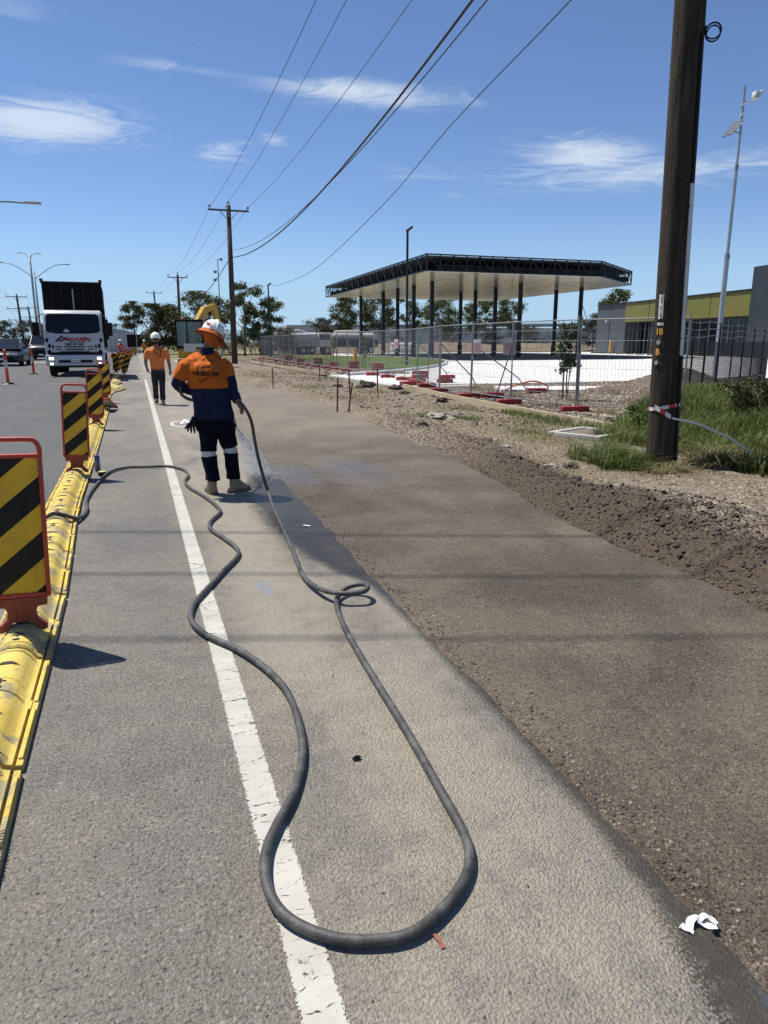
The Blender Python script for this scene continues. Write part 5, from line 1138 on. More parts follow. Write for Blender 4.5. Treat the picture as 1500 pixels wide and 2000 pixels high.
def pole(label, base, h, r0=.20, arms=((0,),), steps=False, group='timber power poles', lean=(0, 0), armw=2.5, arm_dz=(.35,)):
    t_ = thing('power_pole', label, 'power pole', base, 0, group); k = MB(); lx, ly = lean
    k.tube([(0, 0, -.3), (lx * .5, ly * .5, h * .5), (lx, ly, h)], [r0, r0 * .85, r0 * .68], 14); k.build('trunk', M['pole_far'], t_, smooth='all')
    for dz in arm_dz:
        k = MB(); k.bbox((lx, ly - .14, h - dz), (armw, .11, .11), .015); a_ = k.build('crossarm', M['pole_far'], t_)
        k = MB()
        for sx in (-1, 1): k.cyl((lx + sx * .62, ly - .14, h - dz - .06), (lx + sx * .08, ly - .1, h - dz - .62), .028, .028, 6)
        k.build('arm_brace', M['dsteel'], t_)
        for x in (-armw / 2 + .08, armw / 2 - .08) + ((0,) if dz < .5 else ()):
            z = h - dz + .06 if x else h; k = MB(); yy = ly - (.14 if x else 0)
            k.cyl((lx + x, yy, z), (lx + x, yy, z + .12), .02, .02, 6); k.rings([(lx + x, yy, z + .10, .085, .085), (lx + x, yy, z + .14, .095, .095), (lx + x, yy, z + .20, .06, .06), (lx + x, yy, z + .26, .07, .07), (lx + x, yy, z + .31, .03, .03)], 10); k.build('insulator', M['insul'], t_, smooth=True)
    if steps:
        for i in range(7): k = MB(); sx = -1 if i % 2 else 1; z = h - 1.3 - i * .42; k.cyl((sx * .14, 0, z), (sx * .34, 0, z), .012, .012, 5); k.build('step_bolt', M['dsteel'], t_)
    return t_
pole('timber power pole with crossarm behind the hosing worker', (6.75, 53.6, 0), 10.75, .22, steps=True, lean=(.06, 0), armw=2.75)
pole('timber power pole with crossarm just right of the dark bushy tree', (5.75, 100, 0), 10.0, .22, lean=(.1, 0))
pole('small far timber pole rising above the trees left of the others', (5.0, 165, 0), 12.0, .22, lean=(-.4, 0), armw=3.2)
pole('far timber pole with four crossarms on the left roadside', (-19.3, 150, 0), 9.9, .24, arm_dz=(.3, 2.4, 4.4, 6.2), armw=3.6, lean=(-.4, 0))
pole('far timber pole with crossarms just left of the truck', (-22.3, 190, 0), 9.6, .26, arm_dz=(.3, 2.4, 4.2), armw=4.0, lean=(-.5, 0))
def wire(label, pts, r_=.012, m_=None, group='overhead wires'):
    k = MB(); k.tube(pts, r_, 6); o_ = k.build('overhead_wire', m_ or M['wirea'], smooth='all'); tag(o_, label, 'wire', group); return o_
for nm, x0, x1, z0, z1 in (('left', 5.52, 5.1, 10.55, 11.2), ('middle', 6.83, 6.1, 11.05, 11.75), ('right', 8.04, 7.5, 10.55, 11.2)):
    wire(f'thin {nm} wire of the upper three from the crossarm pole to overhead', sag((x0, 53.6, z0), (x1, 7.7, z1), .75))
    wire(f'thin {nm} wire of the upper three beyond the crossarm pole', sag((x0, 53.5, z0), (5.85 + (x0 - 6.8) * .85, 100, 10.0 + (.3 if nm == 'middle' else 0)), .8))
    wire(f'thin {nm} far wire between the two small crossarm poles', sag((5.85 + (x0 - 6.8) * .85, 100, 10.0), (4.6 + (x0 - 6.8), 165, 11.8), .9))
wire('thick black cable sagging from the crossarm pole to overhead', sag((6.95, 53.5, 7.35), (6.45, 7.7, 8.75), 1.45, 30), .030, M['wire'])
wire('thinner cable hung just above the thick black cable', sag((7.05, 53.5, 7.85), (6.65, 7.7, 8.5), 1.35, 30), .014, M['wire'])
wire('thin low cable sagging to the right past the site lamp post', spline([(6.45, 7.8, 6.95), (6.55, 10.65, 6.55), (6.8, 15.62, 6.12), (7.06, 20.87, 5.43), (7.58, 31.2, 4.67), (8.03, 40.1, 4.71), (8.39, 47.4, 5.06), (9.07, 61.1, 6.22), (9.6, 72, 7.4)], 5), .010, M['wire'])
wire('cable bundle running down behind the crossarm pole', sag((6.75, 53.7, 7.3), (5.8, 100, 6.4), 1.2), .03, M['wire'])
wire('thin wire crossing the road far away', sag((-45, 125, 9.2), (5.8, 100, 6.6), .35), .016)
for i, (zA, zB) in enumerate(((9.6, 9.3), (9.6, 9.3), (7.5, 7.2), (7.5, 7.2), (5.5, 5.4))):
    sx = (-1.6, 1.6, -1.6, 1.6, 1.6)[i]; wire(f'thin wire on the left roadside poles, {ORD[i]} from the top', sag((-19.7 + sx, 150, zA), (-22.8 + sx, 190, zB), .8) , .02); wire(f'thin wire leading off to the left edge, {ORD[i]} from the top', sag((-19.7 + sx, 150, zA), (-17.0 + sx * .8 - i * .2, 90, zA + .6), 1.6), .016)
for i, (y0, c) in enumerate(((6.95, .36), (5.95, .34), (5.05, .31))):
    wire(f'overhead wire crossing the road above the photo, {ORD[i]} from the crossarm pole', [(6.2 - 9 * j, y0 + 9 * j * c, 11.45 - .0 * j) for j in range(6)], .016, M['wire'])

def lamp(label, base, h, arms, m_=None, r0=.09):
    t_ = thing('street_lamp', label, 'street lamp', base); k = MB(); k.tube([(0, 0, 0), (0, 0, h * .5), (0, 0, h)], [r0, r0 * .8, r0 * .55], 10); k.build('post', m_ or M['dsteel'], t_, smooth='all')
    for sx, ln_, up in arms:
        k = MB(); k.tube(spline([(0, 0, h - .9), (sx * ln_ * .3, 0, h - .35 + up * .3), (sx * ln_ * .7, 0, h + up * .8), (sx * ln_, 0, h + up)], 5), .045, 7); k.build('arm', m_ or M['dsteel'], t_)
        k = MB(); k.bbox((sx * (ln_ + .38), 0, h + up + .03), (.85, .28, .13), .05); k.build('lamp_head', M['tape'], t_, smooth=True)
    return t_
lamp('double armed street lamp behind the truck', (-10.9, 100, 0), 9.9, ((-1, 3.3, .9), (1, 3.3, .9)), r0=.14)
lamp('tall slim mast with flat twin heads left of the truck', (-14.6, 130, 0), 15.0, ((-1, .9, .05), (1, .9, .05)), M['steel'], r0=.24)
lamp('street lamp head on a curved arm entering at the left edge', (-9.3, 45, 0), 8.75, ((1, 4.3, .05),))
lamp('small far street lamp leaning arm right of the truck mirror', (-5.5, 140, 0), 8.3, ((-1, 1.6, .3),))
def site_light(label, base, h, m_, hd=1):
    t_ = thing('site_lamp', label, 'lamp post', base); k = MB(); k.cyl((0, 0, 0), (0, 0, h), .085, .07, 12); k.build('post', m_, t_, smooth=True)
    k = MB(); k.bbox((.12 * hd, 0, h + .12), (.42, .34, .13), .03, Matrix.Rotation(R(-38 * hd), 3, 'Y')); k.build('flood_head', m_, t_); k = MB(); k.bbox((.16 * hd, -.02, h + .06), (.30, .26, .02), .005, Matrix.Rotation(R(-38 * hd), 3, 'Y')); k.build('lens', M['tape'], t_); return t_
site_light('tall black lamp post on the lawn before the canopy', (16.2, 43.4, .1), 8.05, M['dark_steel'])
site_light('slim black lamp post by the gum tree at the far fence', (13.1, 75, .1), 7.0, M['dark_steel'])
CT = thing('camera_mast', 'tall galvanised mast with camera and solar panel behind the mesh fence', 'camera mast', (23.4, 25.0, .05))
k = MB(); k.cyl((0, 0, 0), (0, 0, 5.0), .10, .10, 14); k.cyl((0, 0, 5.0), (0, 0, 8.4), .07, .07, 12); k.cyl((0, 0, 8.4), (0, 0, 11.3), .05, .05, 10); k.build('mast', M['steel'], CT, smooth=True)
k = MB(); 
for z in (5.0, 8.4): k.cyl((0, 0, z - .12), (0, 0, z + .05), .115 if z < 6 else .085, .11 if z < 6 else .08, 12)
k.build('mast_collar', M['dsteel'], CT)
k = MB(); k.cyl((0, 0, 10.75), (.45, -.1, 10.75), .03, .03, 6); k.bbox((.5, -.1, 10.98), (.26, .26, .28), .07); k.build('camera_head', M['offwhite'], CT, smooth=True)
k = MB(); k.bbox((.72, -.1, 11.12), (.24, .12, .11), .03, Matrix.Rotation(R(-25), 3, 'Y')); k.build('camera_light', M['white_p'], CT)
k = MB(); k.cyl((0, 0, 9.6), (-.4, -.1, 9.6), .025, .025, 6); k.build('panel_bracket', M['dsteel'], CT); k = MB(); k.bbox((-.50, -.1, 9.7), (.04, .5, .7), .01, Matrix.Rotation(R(38), 3, 'Y')); k.build('solar_panel', mat('solar_cell', (.05, .06, .08), .4), CT)
k = MB(); k.tube([(.07 * math.cos(i * .9), .07 * math.sin(i * .9), 9.7 + i * .05) for i in range(22)], .02, 5); k.build('cable_wrap', M['white_p'], CT)
TL = thing('traffic_mast', 'slim pole with three small heads beside the crossarm pole', 'signal mast', (9.9, 90, 0)); k = MB(); k.cyl((0, 0, 0), (0, 0, 11.0), .09, .05, 8); k.build('post', M['dsteel'], TL)
for x, z in ((.4, 11.0), (-.35, 9.6), (-.4, 8.7)): k = MB(); k.bbox((x, 0, z), (.35, .25, .3), .05); k.cyl((0, 0, z), (x, 0, z), .03, .03, 5); k.build('signal_head', M['dsteel'], TL)

# ---------------------------------------------------------------- temporary fence
def fence_meshes(L=2.28, H=2.02):
    fr = MB()
    for x in (.03, L - .03): fr.cyl((x, 0, .05), (x, 0, H + .06), .016, .016, 8)
    for z in (.14, H - .02): fr.cyl((.03, 0, z), (L - .03, 0, z), .014, .014, 8)
    wm = MB()
    for z in (.36, .62, .95, 1.28, 1.55, 1.78): wm.cyl((.03, 0, z), (L - .03, 0, z), .0032, .0032, 4, cap=False)
    n = 28
    for i in range(1, n): x = .03 + (L - .06) * i / n; wm.cyl((x, .004, .14), (x, .004, H - .02), .0026, .0026, 4, cap=False)
    return fr.mesh('panel_frame', M['dsteel'], True), wm.mesh('wire_infill', M['dsteel'])
FM = fence_meshes()
def foot_mesh():
    k = MB(); k.bbox((0, 0, .075), (.20, .62, .13), .02); k.box((0, -.27, .02), (.20, .07, .035)); k.box((0, .27, .02), (.20, .07, .035)); k.box((0, .0, .02), (.20, .1, .035)); return k.mesh('foot_block', M['red_plastic'], True)
FOOT = foot_mesh()
J = [(10.62, 12.1), (9.35, 14.06), (8.92, 16.35), (8.9, 18.65), (8.92, 20.95), (9.45, 23.2), (9.95, 25.5), (10.3, 27.8), (10.4, 30.1), (10.45, 32.4)]
while J[-1][1] < 66: J.append((10.45 + .012 * (J[-1][1] - 32), J[-1][1] + 2.3))
for i, (a, b) in enumerate(zip(J[:-1], J[1:])):
    L = math.hypot(b[0] - a[0], b[1] - a[1])
    t = thing('temporary_fence', f'temporary wire mesh fence panel, {ORD[i]} along the fence from the timber pole', 'fence panel', (a[0], a[1], .06), math.atan2(b[1] - a[1], b[0] - a[0]), 'temporary fence panels'); t.scale = (L / 2.28, 1, 1)
    t.rotation_euler[0] = R(random.uniform(-1.2, 1.2))
    for nm, me in zip(('frame', 'wire_infill'), FM): link(bpy.data.objects.new(nm, me), t)
for i, p in enumerate(J[1:]):
    o = bpy.data.objects.new('fence_weight', FOOT); link(o); o.location = (p[0] - .04, p[1], .03 if i < 4 else .065); o.rotation_euler[2] = R(82 + random.uniform(-8, 8)) if i < 22 else R(80)
    tag(o, f'red plastic fence foot, {ORD[i]} along the fence from the timber pole', 'fence foot', 'red fence feet')
for i, (x, y, n) in enumerate(((10.3, 26.2, 3), (11.2, 25.7, 2), (12.0, 36.5, 3), (11.9, 40.5, 3), (11.9, 45, 2), (11.9, 49.5, 3), (11.9, 55, 2), (12, 60, 3), (11.6, 19.6, 1), (9.3, 24.6, 1), (9.4, 18.3, 1))):
    for k_ in range(n):
        o = bpy.data.objects.new('ballast_block', FOOT); link(o); o.location = (x + random.uniform(-.05, .05), y, .065 + .148 * k_); o.rotation_euler[2] = R(random.uniform(60, 120)); o.scale = (1.3, 1, 1)
        nm = 'single red ballast block' if n == 1 else f"{('bottom', 'second', 'third')[k_]} red ballast block of the stack"
        tag(o, f'{nm} behind the fence, {ORD[i]} pile from the driveway', 'ballast block', 'red ballast blocks')
def brace(label, a, b, kink=None):
    k = MB(); pts = [a, b] if kink is None else [a, kink, b]; k.tube(pts, .017, 6); o = k.build('fence_brace', M['dark_steel'] if kink is None else M['dsteel']); tag(o, label, 'fence brace', 'fence braces')
brace('dark diagonal brace leaning on the second fence joint', (8.93, 16.36, 1.55), (8.2, 15.9, .05))
brace('bent brace behind the fence ending at a red block', (8.95, 18.65, 1.5), (10.9, 18.9, .12), (10.7, 19.2, .55))
for i, (jx, s) in enumerate(((4, 1), (6, 1), (8, 1), (9, 1), (11, 1), (13, 1), (15, 1), (17, 1), (19, 1))):
    x, y = J[jx]; brace(f'slanting fence brace, {ORD[i]} beyond the driveway', (x, y, 1.55), (x + 1.5, y + .4, .15), (x + 1.25, y + .3, .5))
k = MB(); k.cyl((9.35, 24.0, .06), (9.75, 24.9, 1.75), .018, .018, 6); tag(k.build('green_stake', mat('green_steel', (.02, .16, .07), .5)), 'thin green bar leaning on the fence at the driveway', 'stake')
for i, (a, b, fx, z) in enumerate(((2, 3, .04, 1.42), (3, 4, -.02, 1.40), (7, 8, .5, 1.45))):
    p = Vector((*J[b], 0)) if fx < .2 else Vector((*J[a], 0)).lerp(Vector((*J[b], 0)), .5)
    lab = ('pale pink notice on the fence right of the smaller one', 'small pale pink notice on the fence', 'faded pink notice on the fence at the driveway')[i]
    if i == 0: p = Vector((8.92, 16.5, 0))
    if i == 1: p = Vector((8.9, 18.3, 0))
    k = MB(); k.bbox((0, 0, 0), (.32, .008, .42) if i == 0 else (.26, .008, .38), .002); o = k.build('site_notice', mat('faded_notice', (.62, .42, .39), .6, var=.1, vscale=9), loc=(p.x - .03, p.y - .05, z + .06)); o.rotation_euler[2] = R((-20, -62, -70)[i]); tag(o, lab, 'notice', 'notices on the fence')
    k = MB(); k.box((0, -.006, .13), (.22, .003, .07)); hd = k.build('notice_heading', M['paper'], o)
    k = MB()
    for r_ in range(4): k.box((0, -.006, .04 - r_ * .05), (.2, .003, .012))
    k.build('notice_print', mat('faded_print', (.45, .22, .2), .6), o)
# timber edging boards
def board(label, x0, y0, x1, y1):
    k = MB(); L = math.hypot(x1 - x0, y1 - y0); k.bbox((0, L / 2, .075), (.045, L - .01, .15), .004); o = k.build('edging_board', M['timber'], loc=(x0, y0, .035)); o.rotation_euler[2] = math.atan2(-(x1 - x0), y1 - y0); tag(o, label, 'edging board', 'timber edging boards'); return o
EB = [(7.86, 9.6), (7.92, 12.4), (7.97, 15.3), (8.10, 18.4), (8.42, 21.4), (8.62, 23.4)]
for i, (a, b) in enumerate(zip(EB[:-1], EB[1:])): board(f'pale timber edging board along the mulch, {ORD[i]} from the timber pole', *a, *b)
EB = [(8.95, 33.4), (8.6, 37.5), (8.45, 42), (8.4, 47), (8.45, 52), (8.5, 58)]
for i, (a, b) in enumerate(zip(EB[:-1], EB[1:])): board(f'pale timber edging board beyond the driveway, {ORD[i]} from it', *a, *b)
for i, (x, y, h, dx, dy, lab) in enumerate(((4.51, 25.5, .68, 0, 0, 'rusty steel picket closest to the hosing worker'), (6.67, 27.4, .58, 0, 0, 'short rusty picket beside the dug hollow'), (4.39, 16.4, .74, 0, 0, 'rusty picket standing at the gravel edge, upright of the pair'), (4.55, 16.0, .66, .22, .7, 'rusty picket leaning against the other'), (5.20, 18.1, .74, 0, 0, 'rusty picket with another leaning on it'), (6.58, 20.0, .74, 0, 0, 'rusty picket below the driveway concrete'))):
    zb = float(hgt(x, y)); k = MB(); k.bbox((0, 0, h / 2), (.035, .035, h + .1), .006); o = k.build('steel_picket', M['rust'], loc=(x, y, zb)); 
    if dx: o.rotation_euler = (R(-18), R(14), 0)
    else: o.rotation_euler = (R(random.uniform(-2, 2)), R(random.uniform(-3, 3)), 0)
    tag(o, lab, 'picket', 'rusty survey pickets')
# access pit lid
pit = thing('pit_cover', 'old concrete pit cover with rusty lid in the dirt near the pole', 'pit cover', (6.95, 10.0, .10), R(24)); pit.scale = (.68, .68, .9)
k = MB(); 
for c, d in (((0, .62, .0), (1.5, .16, .14)), ((0, -.62, 0), (1.5, .16, .14)), ((.68, 0, 0), (.14, 1.08, .138)), ((-.68, 0, 0), (.14, 1.08, .138))): k.bbox(c, d, .02)
k.build('concrete_frame', M['old_conc'], pit, smooth=True); k = MB(); k.bbox((0, 0, .0), (1.22, 1.08, .10), .01); k.build('lid', M['pit_brown'], pit)
# pad slab with anchor bolts, orange conduit
k = MB(); k.bbox((0, 0, 0), (4.0, 1.9, .16), .01); sl = k.build('pad_slab', M['concrete'], loc=(13.0, 20.6, .05)); sl.rotation_euler[2] = R(-20); tag(sl, 'pale concrete pad with anchor bolts in the mulch', 'concrete pad')
for i in range(9): k = MB(); k.cyl((0, 0, 0), (0, 0, .16), .012, .012, 6); k.cyl((0, 0, .13), (0, 0, .15), .025, .025, 6); o = k.build('anchor_bolt', M['dsteel'], sl); o.location = (-1.0 + .38 * i if i < 6 else -1.7 + .3 * (i - 6), .25 - .12 * (i % 2), .08)
k = MB(); k.tube(spline([(10.2, 19.1, .2), (10.8, 19.3, .36), (11.4, 19.5, .42), (11.9, 19.6, .30), (12.0, 19.6, .12)], 6), .022, 8); tag(k.build('orange_conduit', mat('orange_pvc', (.80, .20, .05), .4), smooth='all'), 'orange conduit sticking out beside the concrete pad', 'conduit')

# ---------------------------------------------------------------- boundary mesh fence on the right
A, Bv = Vector((11.6, 13.7, 0)), Vector((25.6, 24.4, 0)); Dv = (Bv - A).normalized(); Lf = (Bv - A).length
BF = thing('boundary_fence', 'black mesh boundary fence with steel pickets and barbed wire right of the pole', 'fence', A, math.atan2(Dv.y, Dv.x))
for i, s in enumerate((.15, 2.0, 3.6, 5.6, 8.0, 10.2, 12.6, 15.5)):
    k = MB(); k.bbox((s, 0, 1.05), (.045, .045, 2.15), .006); k.build('post', M['dark_steel'], BF)
for z in (1.72, 1.90, 2.08):
    k = MB(); k.tube([(s, .02 * math.sin(s * 9), z + .03 * math.sin(s * 1.3 + z)) for s in np.linspace(.1, Lf, 60)], .007, 4)
    for s in np.arange(.2, Lf, .14): k.box((s, 0, z + .03 * math.sin(s * 1.3 + z)), (.008, .03, .022), Matrix.Rotation(s * 40, 3, 'X'))
    k.build('barbed_wire', M['dsteel'], BF)
k = MB(); sx_ = np.linspace(.1, Lf, 70)
for i in range(34): z = .08 + i * .045; k.tube([(s, .015, z + .02 * math.sin(s * 1.9 + i * .1)) for s in sx_], .0068, 3, cap=False)
for s in np.arange(.12, Lf, .075): k.tube([(s, .02, .05), (s, .02, 1.58)], .005, 3, cap=False)
k.build('plastic_mesh', M['dark_steel'], BF)

# ---------------------------------------------------------------- service canopy
CN = thing('canopy', 'large flat service canopy with dark truss fascia and white soffit', 'canopy', (0, 0, 0))
cor = [(23.7, 58.8), (41, 59.0), (49.9, 66.4), (49.8, 98.0), (24.6, 96.8)]; zs, zt = 7.4, 8.75
k = MB(); k.add([(x, y, zs) for x, y in cor] + [(x, y, zs - .03) for x, y in cor], [(0, 1, 2, 3, 4), (9, 8, 7, 6, 5)] + [(i, i + 5, (i + 1) % 5 + 5, (i + 1) % 5) for i in range(5)]); so = k.build('soffit', M['soffit'], CN)
for i in range(1, 9):
    k = MB(); x = 23.9 + i * 2.9; k.box((x, 79, zs - .033), (.03, 36 if x < 40 else 30, .004)); k.build('soffit_joint', M['tape'], so)
for x, y in ((29, 63.5), (35, 66), (41, 70), (29, 75), (37, 80), (45, 76), (32, 88), (44, 90)):
    k = MB(); k.cyl((x, y, zs - .05), (x, y, zs - .032), .22, .22, 14); k.build('downlight', M['dsteel'], so)
k = MB(); k.add([(x, y, zt - .1) for x, y in cor] + [(x, y, zt - .18) for x, y in cor], [(0, 1, 2, 3, 4), (9, 8, 7, 6, 5)] + [(i, i + 5, (i + 1) % 5 + 5, (i + 1) % 5) for i in range(5)]); k.build('roof_sheet', mat('roof_sheet_dark', (.05, .055, .06), .6), CN)
for ei in range(5):
    a, b = Vector((*cor[ei], 0)), Vector((*cor[(ei + 1) % 5], 0)); L = (b - a).length; d = (b - a) / L
    k = MB(); rot = Matrix.Rotation(math.atan2(d.y, d.x), 3, 'Z')
    k.box((a + d * L / 2 + Vector((0, 0, zs + .05)))[:], (L, .12, .10), rot); k.box((a + d * L / 2 + Vector((0, 0, zt)))[:], (L + .1, .14, .10), rot)
    e_ = k.build('fascia_chord', M['dark_steel'], CN)
    n = max(3, round(L / 1.25)); 
    for i in range(n + 1):
        p = a + d * (L * i / n); k = MB(); k.box((p.x, p.y, (zs + zt) / 2), (.09, .09, zt - zs - .06), rot); k.build('truss_post', M['dark_steel'], e_)
        if i < n:
            q = a + d * (L * (i + 1) / n); k = MB(); u, v = (p, q) if i % 2 else (q, p); k.cyl((u.x, u.y, zs + .1), (v.x, v.y, zt - .05), .04, .04, 6); k.build('truss_web', M['dark_steel'], e_)
for y in np.arange(60.5, 97, 2.6):     # purlin trusses inside the roof space
    k = MB(); x1 = 41 + (y - 59) * 1.2 if y < 66.4 else 49.8; k.box(((25.2 + x1) / 2, y, zs + .5), (x1 - 25.4, .08, .5)); k.build('purlin', M['dark_steel'], CN)
for x, y in ((28, 68), (28, 73), (28, 78), (28, 83), (28, 92), (37.5, 67.5), (37.5, 73), (37.5, 78), (37.5, 82), (46.3, 70), (46.4, 75.2)):
    k = MB(); k.bbox((x, y, zs / 2 + .02), (.34, .34, zs - .04), .02); c_ = k.build('column', M['dark_steel'], CN)
    k = MB(); k.bbox((x, y, .65), (.42, .42, 1.2), .02); k.build('column_guard', M['black'], c_)

# ---------------------------------------------------------------- service building
BL = thing('service_building', 'charcoal and olive green service building behind the timber pole', 'building', (63.3, 91.3, 0), math.atan2(-.9868, -.1622))
# local x runs along the facade towards the camera, +y is inwards (towards +X)
k = MB(); k.box((4.2, 7, 3.29), (8.4, 14, 6.58)); k.build('end_wall', M['grey_wall'], BL)
k = MB(); k.box((21.2, 7.2, 5.35), (25.6, 14, 2.46)); gw = k.build('upper_wall', M['grey_wall'], BL)
k = MB(); k.box((21.25, .05, 5.36), (25.7, .30, 2.44)); k.build('olive_fascia', M['green_wall'], BL)
k = MB(); k.box((21.2, 8.0, 2.05), (25.6, 12.4, 4.1)); k.build('recessed_wall', mat('dark_recess_wall', (.03, .033, .036), .5), BL)
k = MB(); k.box((32.9, 7.6, 2.05), (2.2, 13.6, 4.09)); k.build('side_wall', mat('slate_panel_shaded', (.030, .037, .043), .55, var=.05, vscale=.4), BL)  # slate colour darkened to carry the shade on this end of the facade
k = MB(); k.box((43.2, 6.8, 4.33), (18, 14.5, 8.66)); k.build('tower_wall', mat('slate_cladding_shaded', (.026, .033, .040), .55, var=.05, vscale=.4), BL)  # tower slate likewise darkened in colour, as if in shade
k = MB(); k.box((32.9, .6, .5), (2.1, .3, .9)); k.build('plinth', M['dark_steel'], BL)
for x in (3.9, 14.5, 20.8, 27.2): k = MB(); k.box((x, -.112 if x > 8.4 else -.012, 5.36 if x > 8.4 else 3.3), (.04, .03, 2.4 if x > 8.4 else 6.5)); k.build('cladding_joint', M['dark_steel'], BL)
for i in range(13):
    x = 8.9 + i * 1.75; k = MB(); k.box((x + .82, 1.75, 2.05), (1.62, .06, 3.9)); wo = k.build('shopfront_window', M['glass'], BL); k = MB(); k.box((x, 1.70, 2.05), (.09, .12, 4.0)); k.build('mullion', M['dsteel'], wo)
k = MB(); k.box((17, 7, 6.62), (34, 14.5, .10)); k.build('roof_capping', M['dark_steel'], BL)
k = MB(); k.bbox((3.7, -.25, 4.4), (.35, .5, .35), .06); k.build('wall_camera', M['tape'], BL)
yb = thing('safety_bollard', 'yellow bollard before the charcoal building corner', 'bollard', (62.0, 86.0, .05)); k = MB(); k.rings([(0, 0, 0, .15, .15), (0, 0, 1.6, .15, .15), (0, 0, 1.68, .09, .09)], 12); k.build('post', M['yellow_post'], yb, smooth=True); k = MB(); k.rings([(0, 0, 1.32, .154, .154), (0, 0, 1.42, .154, .154)], 12); k.build('band', M['tape'], yb)
for i in range(7):
    k = MB(); k.bbox((0, 0, .08), (.25, 1.4, .14), .03); o = k.build('wheel_stop', M['black'], loc=(60.9 - .41 * i, 88 - 2.5 * i, .06)); o.rotation_euler[2] = R(-75); tag(o, f'black wheel stop before the building, {ORD[i]} from its far corner', 'wheel stop', 'wheel stops')

# ---------------------------------------------------------------- far sheds and yard vehicles
sh = thing('warehouse', 'long low pale warehouse on the horizon behind the canopy', 'warehouse', (0, 182, 0))
k = MB(); k.box((82, 10, 2.7), (92, 20, 5.4)); k.build('wall', M['shed'], sh); k = MB(); k.prism([(36, -.2, 5.4), (128, -.2, 6.3), (128, -.2, 6.9), (36, -.2, 5.7)], (0, 20.4, 0)); k.build('roof', M['shed'], sh)
for i in range(14): k = MB(); k.box((40 + i * 6.4, -.06, 2.6), (.18, .1, 5.2)); k.build('wall_rib', M['dsteel'], sh)
def yard_truck(label, loc, rz, tank):
    t = thing('tanker_truck', label, 'truck', loc, rz); k = MB(); k.bbox((0, 0, 1.0), (8.4, 1.0, .25), .03); k.build('chassis', M['black'], t)
    k = MB(); k.bbox((-3.6, 0, 1.85), (1.9, 2.4, 1.9), .15); k.build('cab', M['white_paint'], t, smooth=True); k = MB(); k.box((-3.75, 0, 2.2), (1.4, 2.44, .6)); k.build('cab_window', M['glass'], t)
    k = MB(); k.tube([(-2.4, 0, 2.2), (-2.2, 0, 2.2), (3.7, 0, 2.2), (3.9, 0, 2.2)], [.4, .62, .62, .4], 20); k.build('tank', tank, t, smooth=True)
    k = MB(); k.bbox((.8, -1.12, 1.45), (6.2, .12, .95), .03); k.build('side_locker', M['sedan'] if rz < R(3) else M['dsteel'], t); k = MB(); k.tube([(-2, 0, 2.95), (1.5, 0, 3.05), (2.2, 0, 2.8)], .16, 8); k.build('suction_boom', M['white_p'], t, smooth=True)
    for x in (-3.4, 1.6, 2.9):
        for sy in (-1, 1):
            w_ = wheel(t, x, sy * 1.0, .48, .3); w_.rotation_euler[2] = R(90)
    return t
yard_truck('white and grey vacuum tanker truck parked in the yard behind the fence', (19.5, 97, .0), R(4), M['white_paint'])
yard_truck('dark bodied tanker truck parked end on to the other one', (28.0, 98, .0), R(2), M['white_paint'])
k = MB(); k.tube([(0, 0, .9), (3.2, 0, .9)], .55, 16); k.bbox((1.6, 0, .25), (3, .8, .4), .05); o = k.build('water_tank', M['white_paint'], loc=(34.5, 99, .05), smooth=True); tag(o, 'small white cylindrical tank right of the tanker trucks', 'tank')
vb = thing('message_board', 'black message board behind the walking worker', 'sign board', (.55, 108, .0)); k = MB(); k.bbox((0, 0, 1.75), (3.1, .15, 1.7), .03); k.build('panel', M['black'], vb); k = MB(); k.cyl((0, 0, 0), (0, 0, 1), .08, .08, 8); k.bbox((0, 0, .3), (1.6, 1.0, .3), .05); k.build('trailer', M['dsteel'], vb)
hs2 = thing('far_shed', 'pale ribbed shed between the truck and the trees', 'shed', (-2.1, 118, 0)); k = MB(); k.box((0, 3, 1.45), (4.2, 6, 2.9)); k.build('wall', M['offwhite'], hs2); k = MB(); k.prism([(-2.3, -.1, 2.9), (2.3, -.1, 2.9), (0.6, -.1, 3.4), (-1.6, -.1, 3.4)], (0, 6.2, 0)); k.build('roof', M['shed'], hs2)
for i in range(7): k = MB(); k.box((-1.9 + i * .62, -.03, 1.4), (.05, .05, 2.7)); k.build('wall_rib', M['dsteel'], hs2)
for i, (x, y) in enumerate(((-.9, 74), (.25, 93))): k = MB(); k.cyl((0, 0, 0), (0, 0, 3.0), .05, .05, 8); o = k.build('sign_post', M['dsteel'], loc=(x, y, 0)); tag(o, ('thin grey post beside the distant shed', 'thin grey post left of the distant worker')[i], 'post')
gm = MB(); gm.tube([(0, 0, 0), (3, 0, 4.5)], .12, 6); gm.tube([(3, 0, 4.5), (1.0, 0, 9)], .08, 5); gm.bbox((0, 0, 0), (1.5, 1.5, 1), .1); o = gm.build('crane_jib', M['dark_steel'], loc=(98, 150, 2.5)); tag(o, 'thin crane jib far behind the building', 'crane')

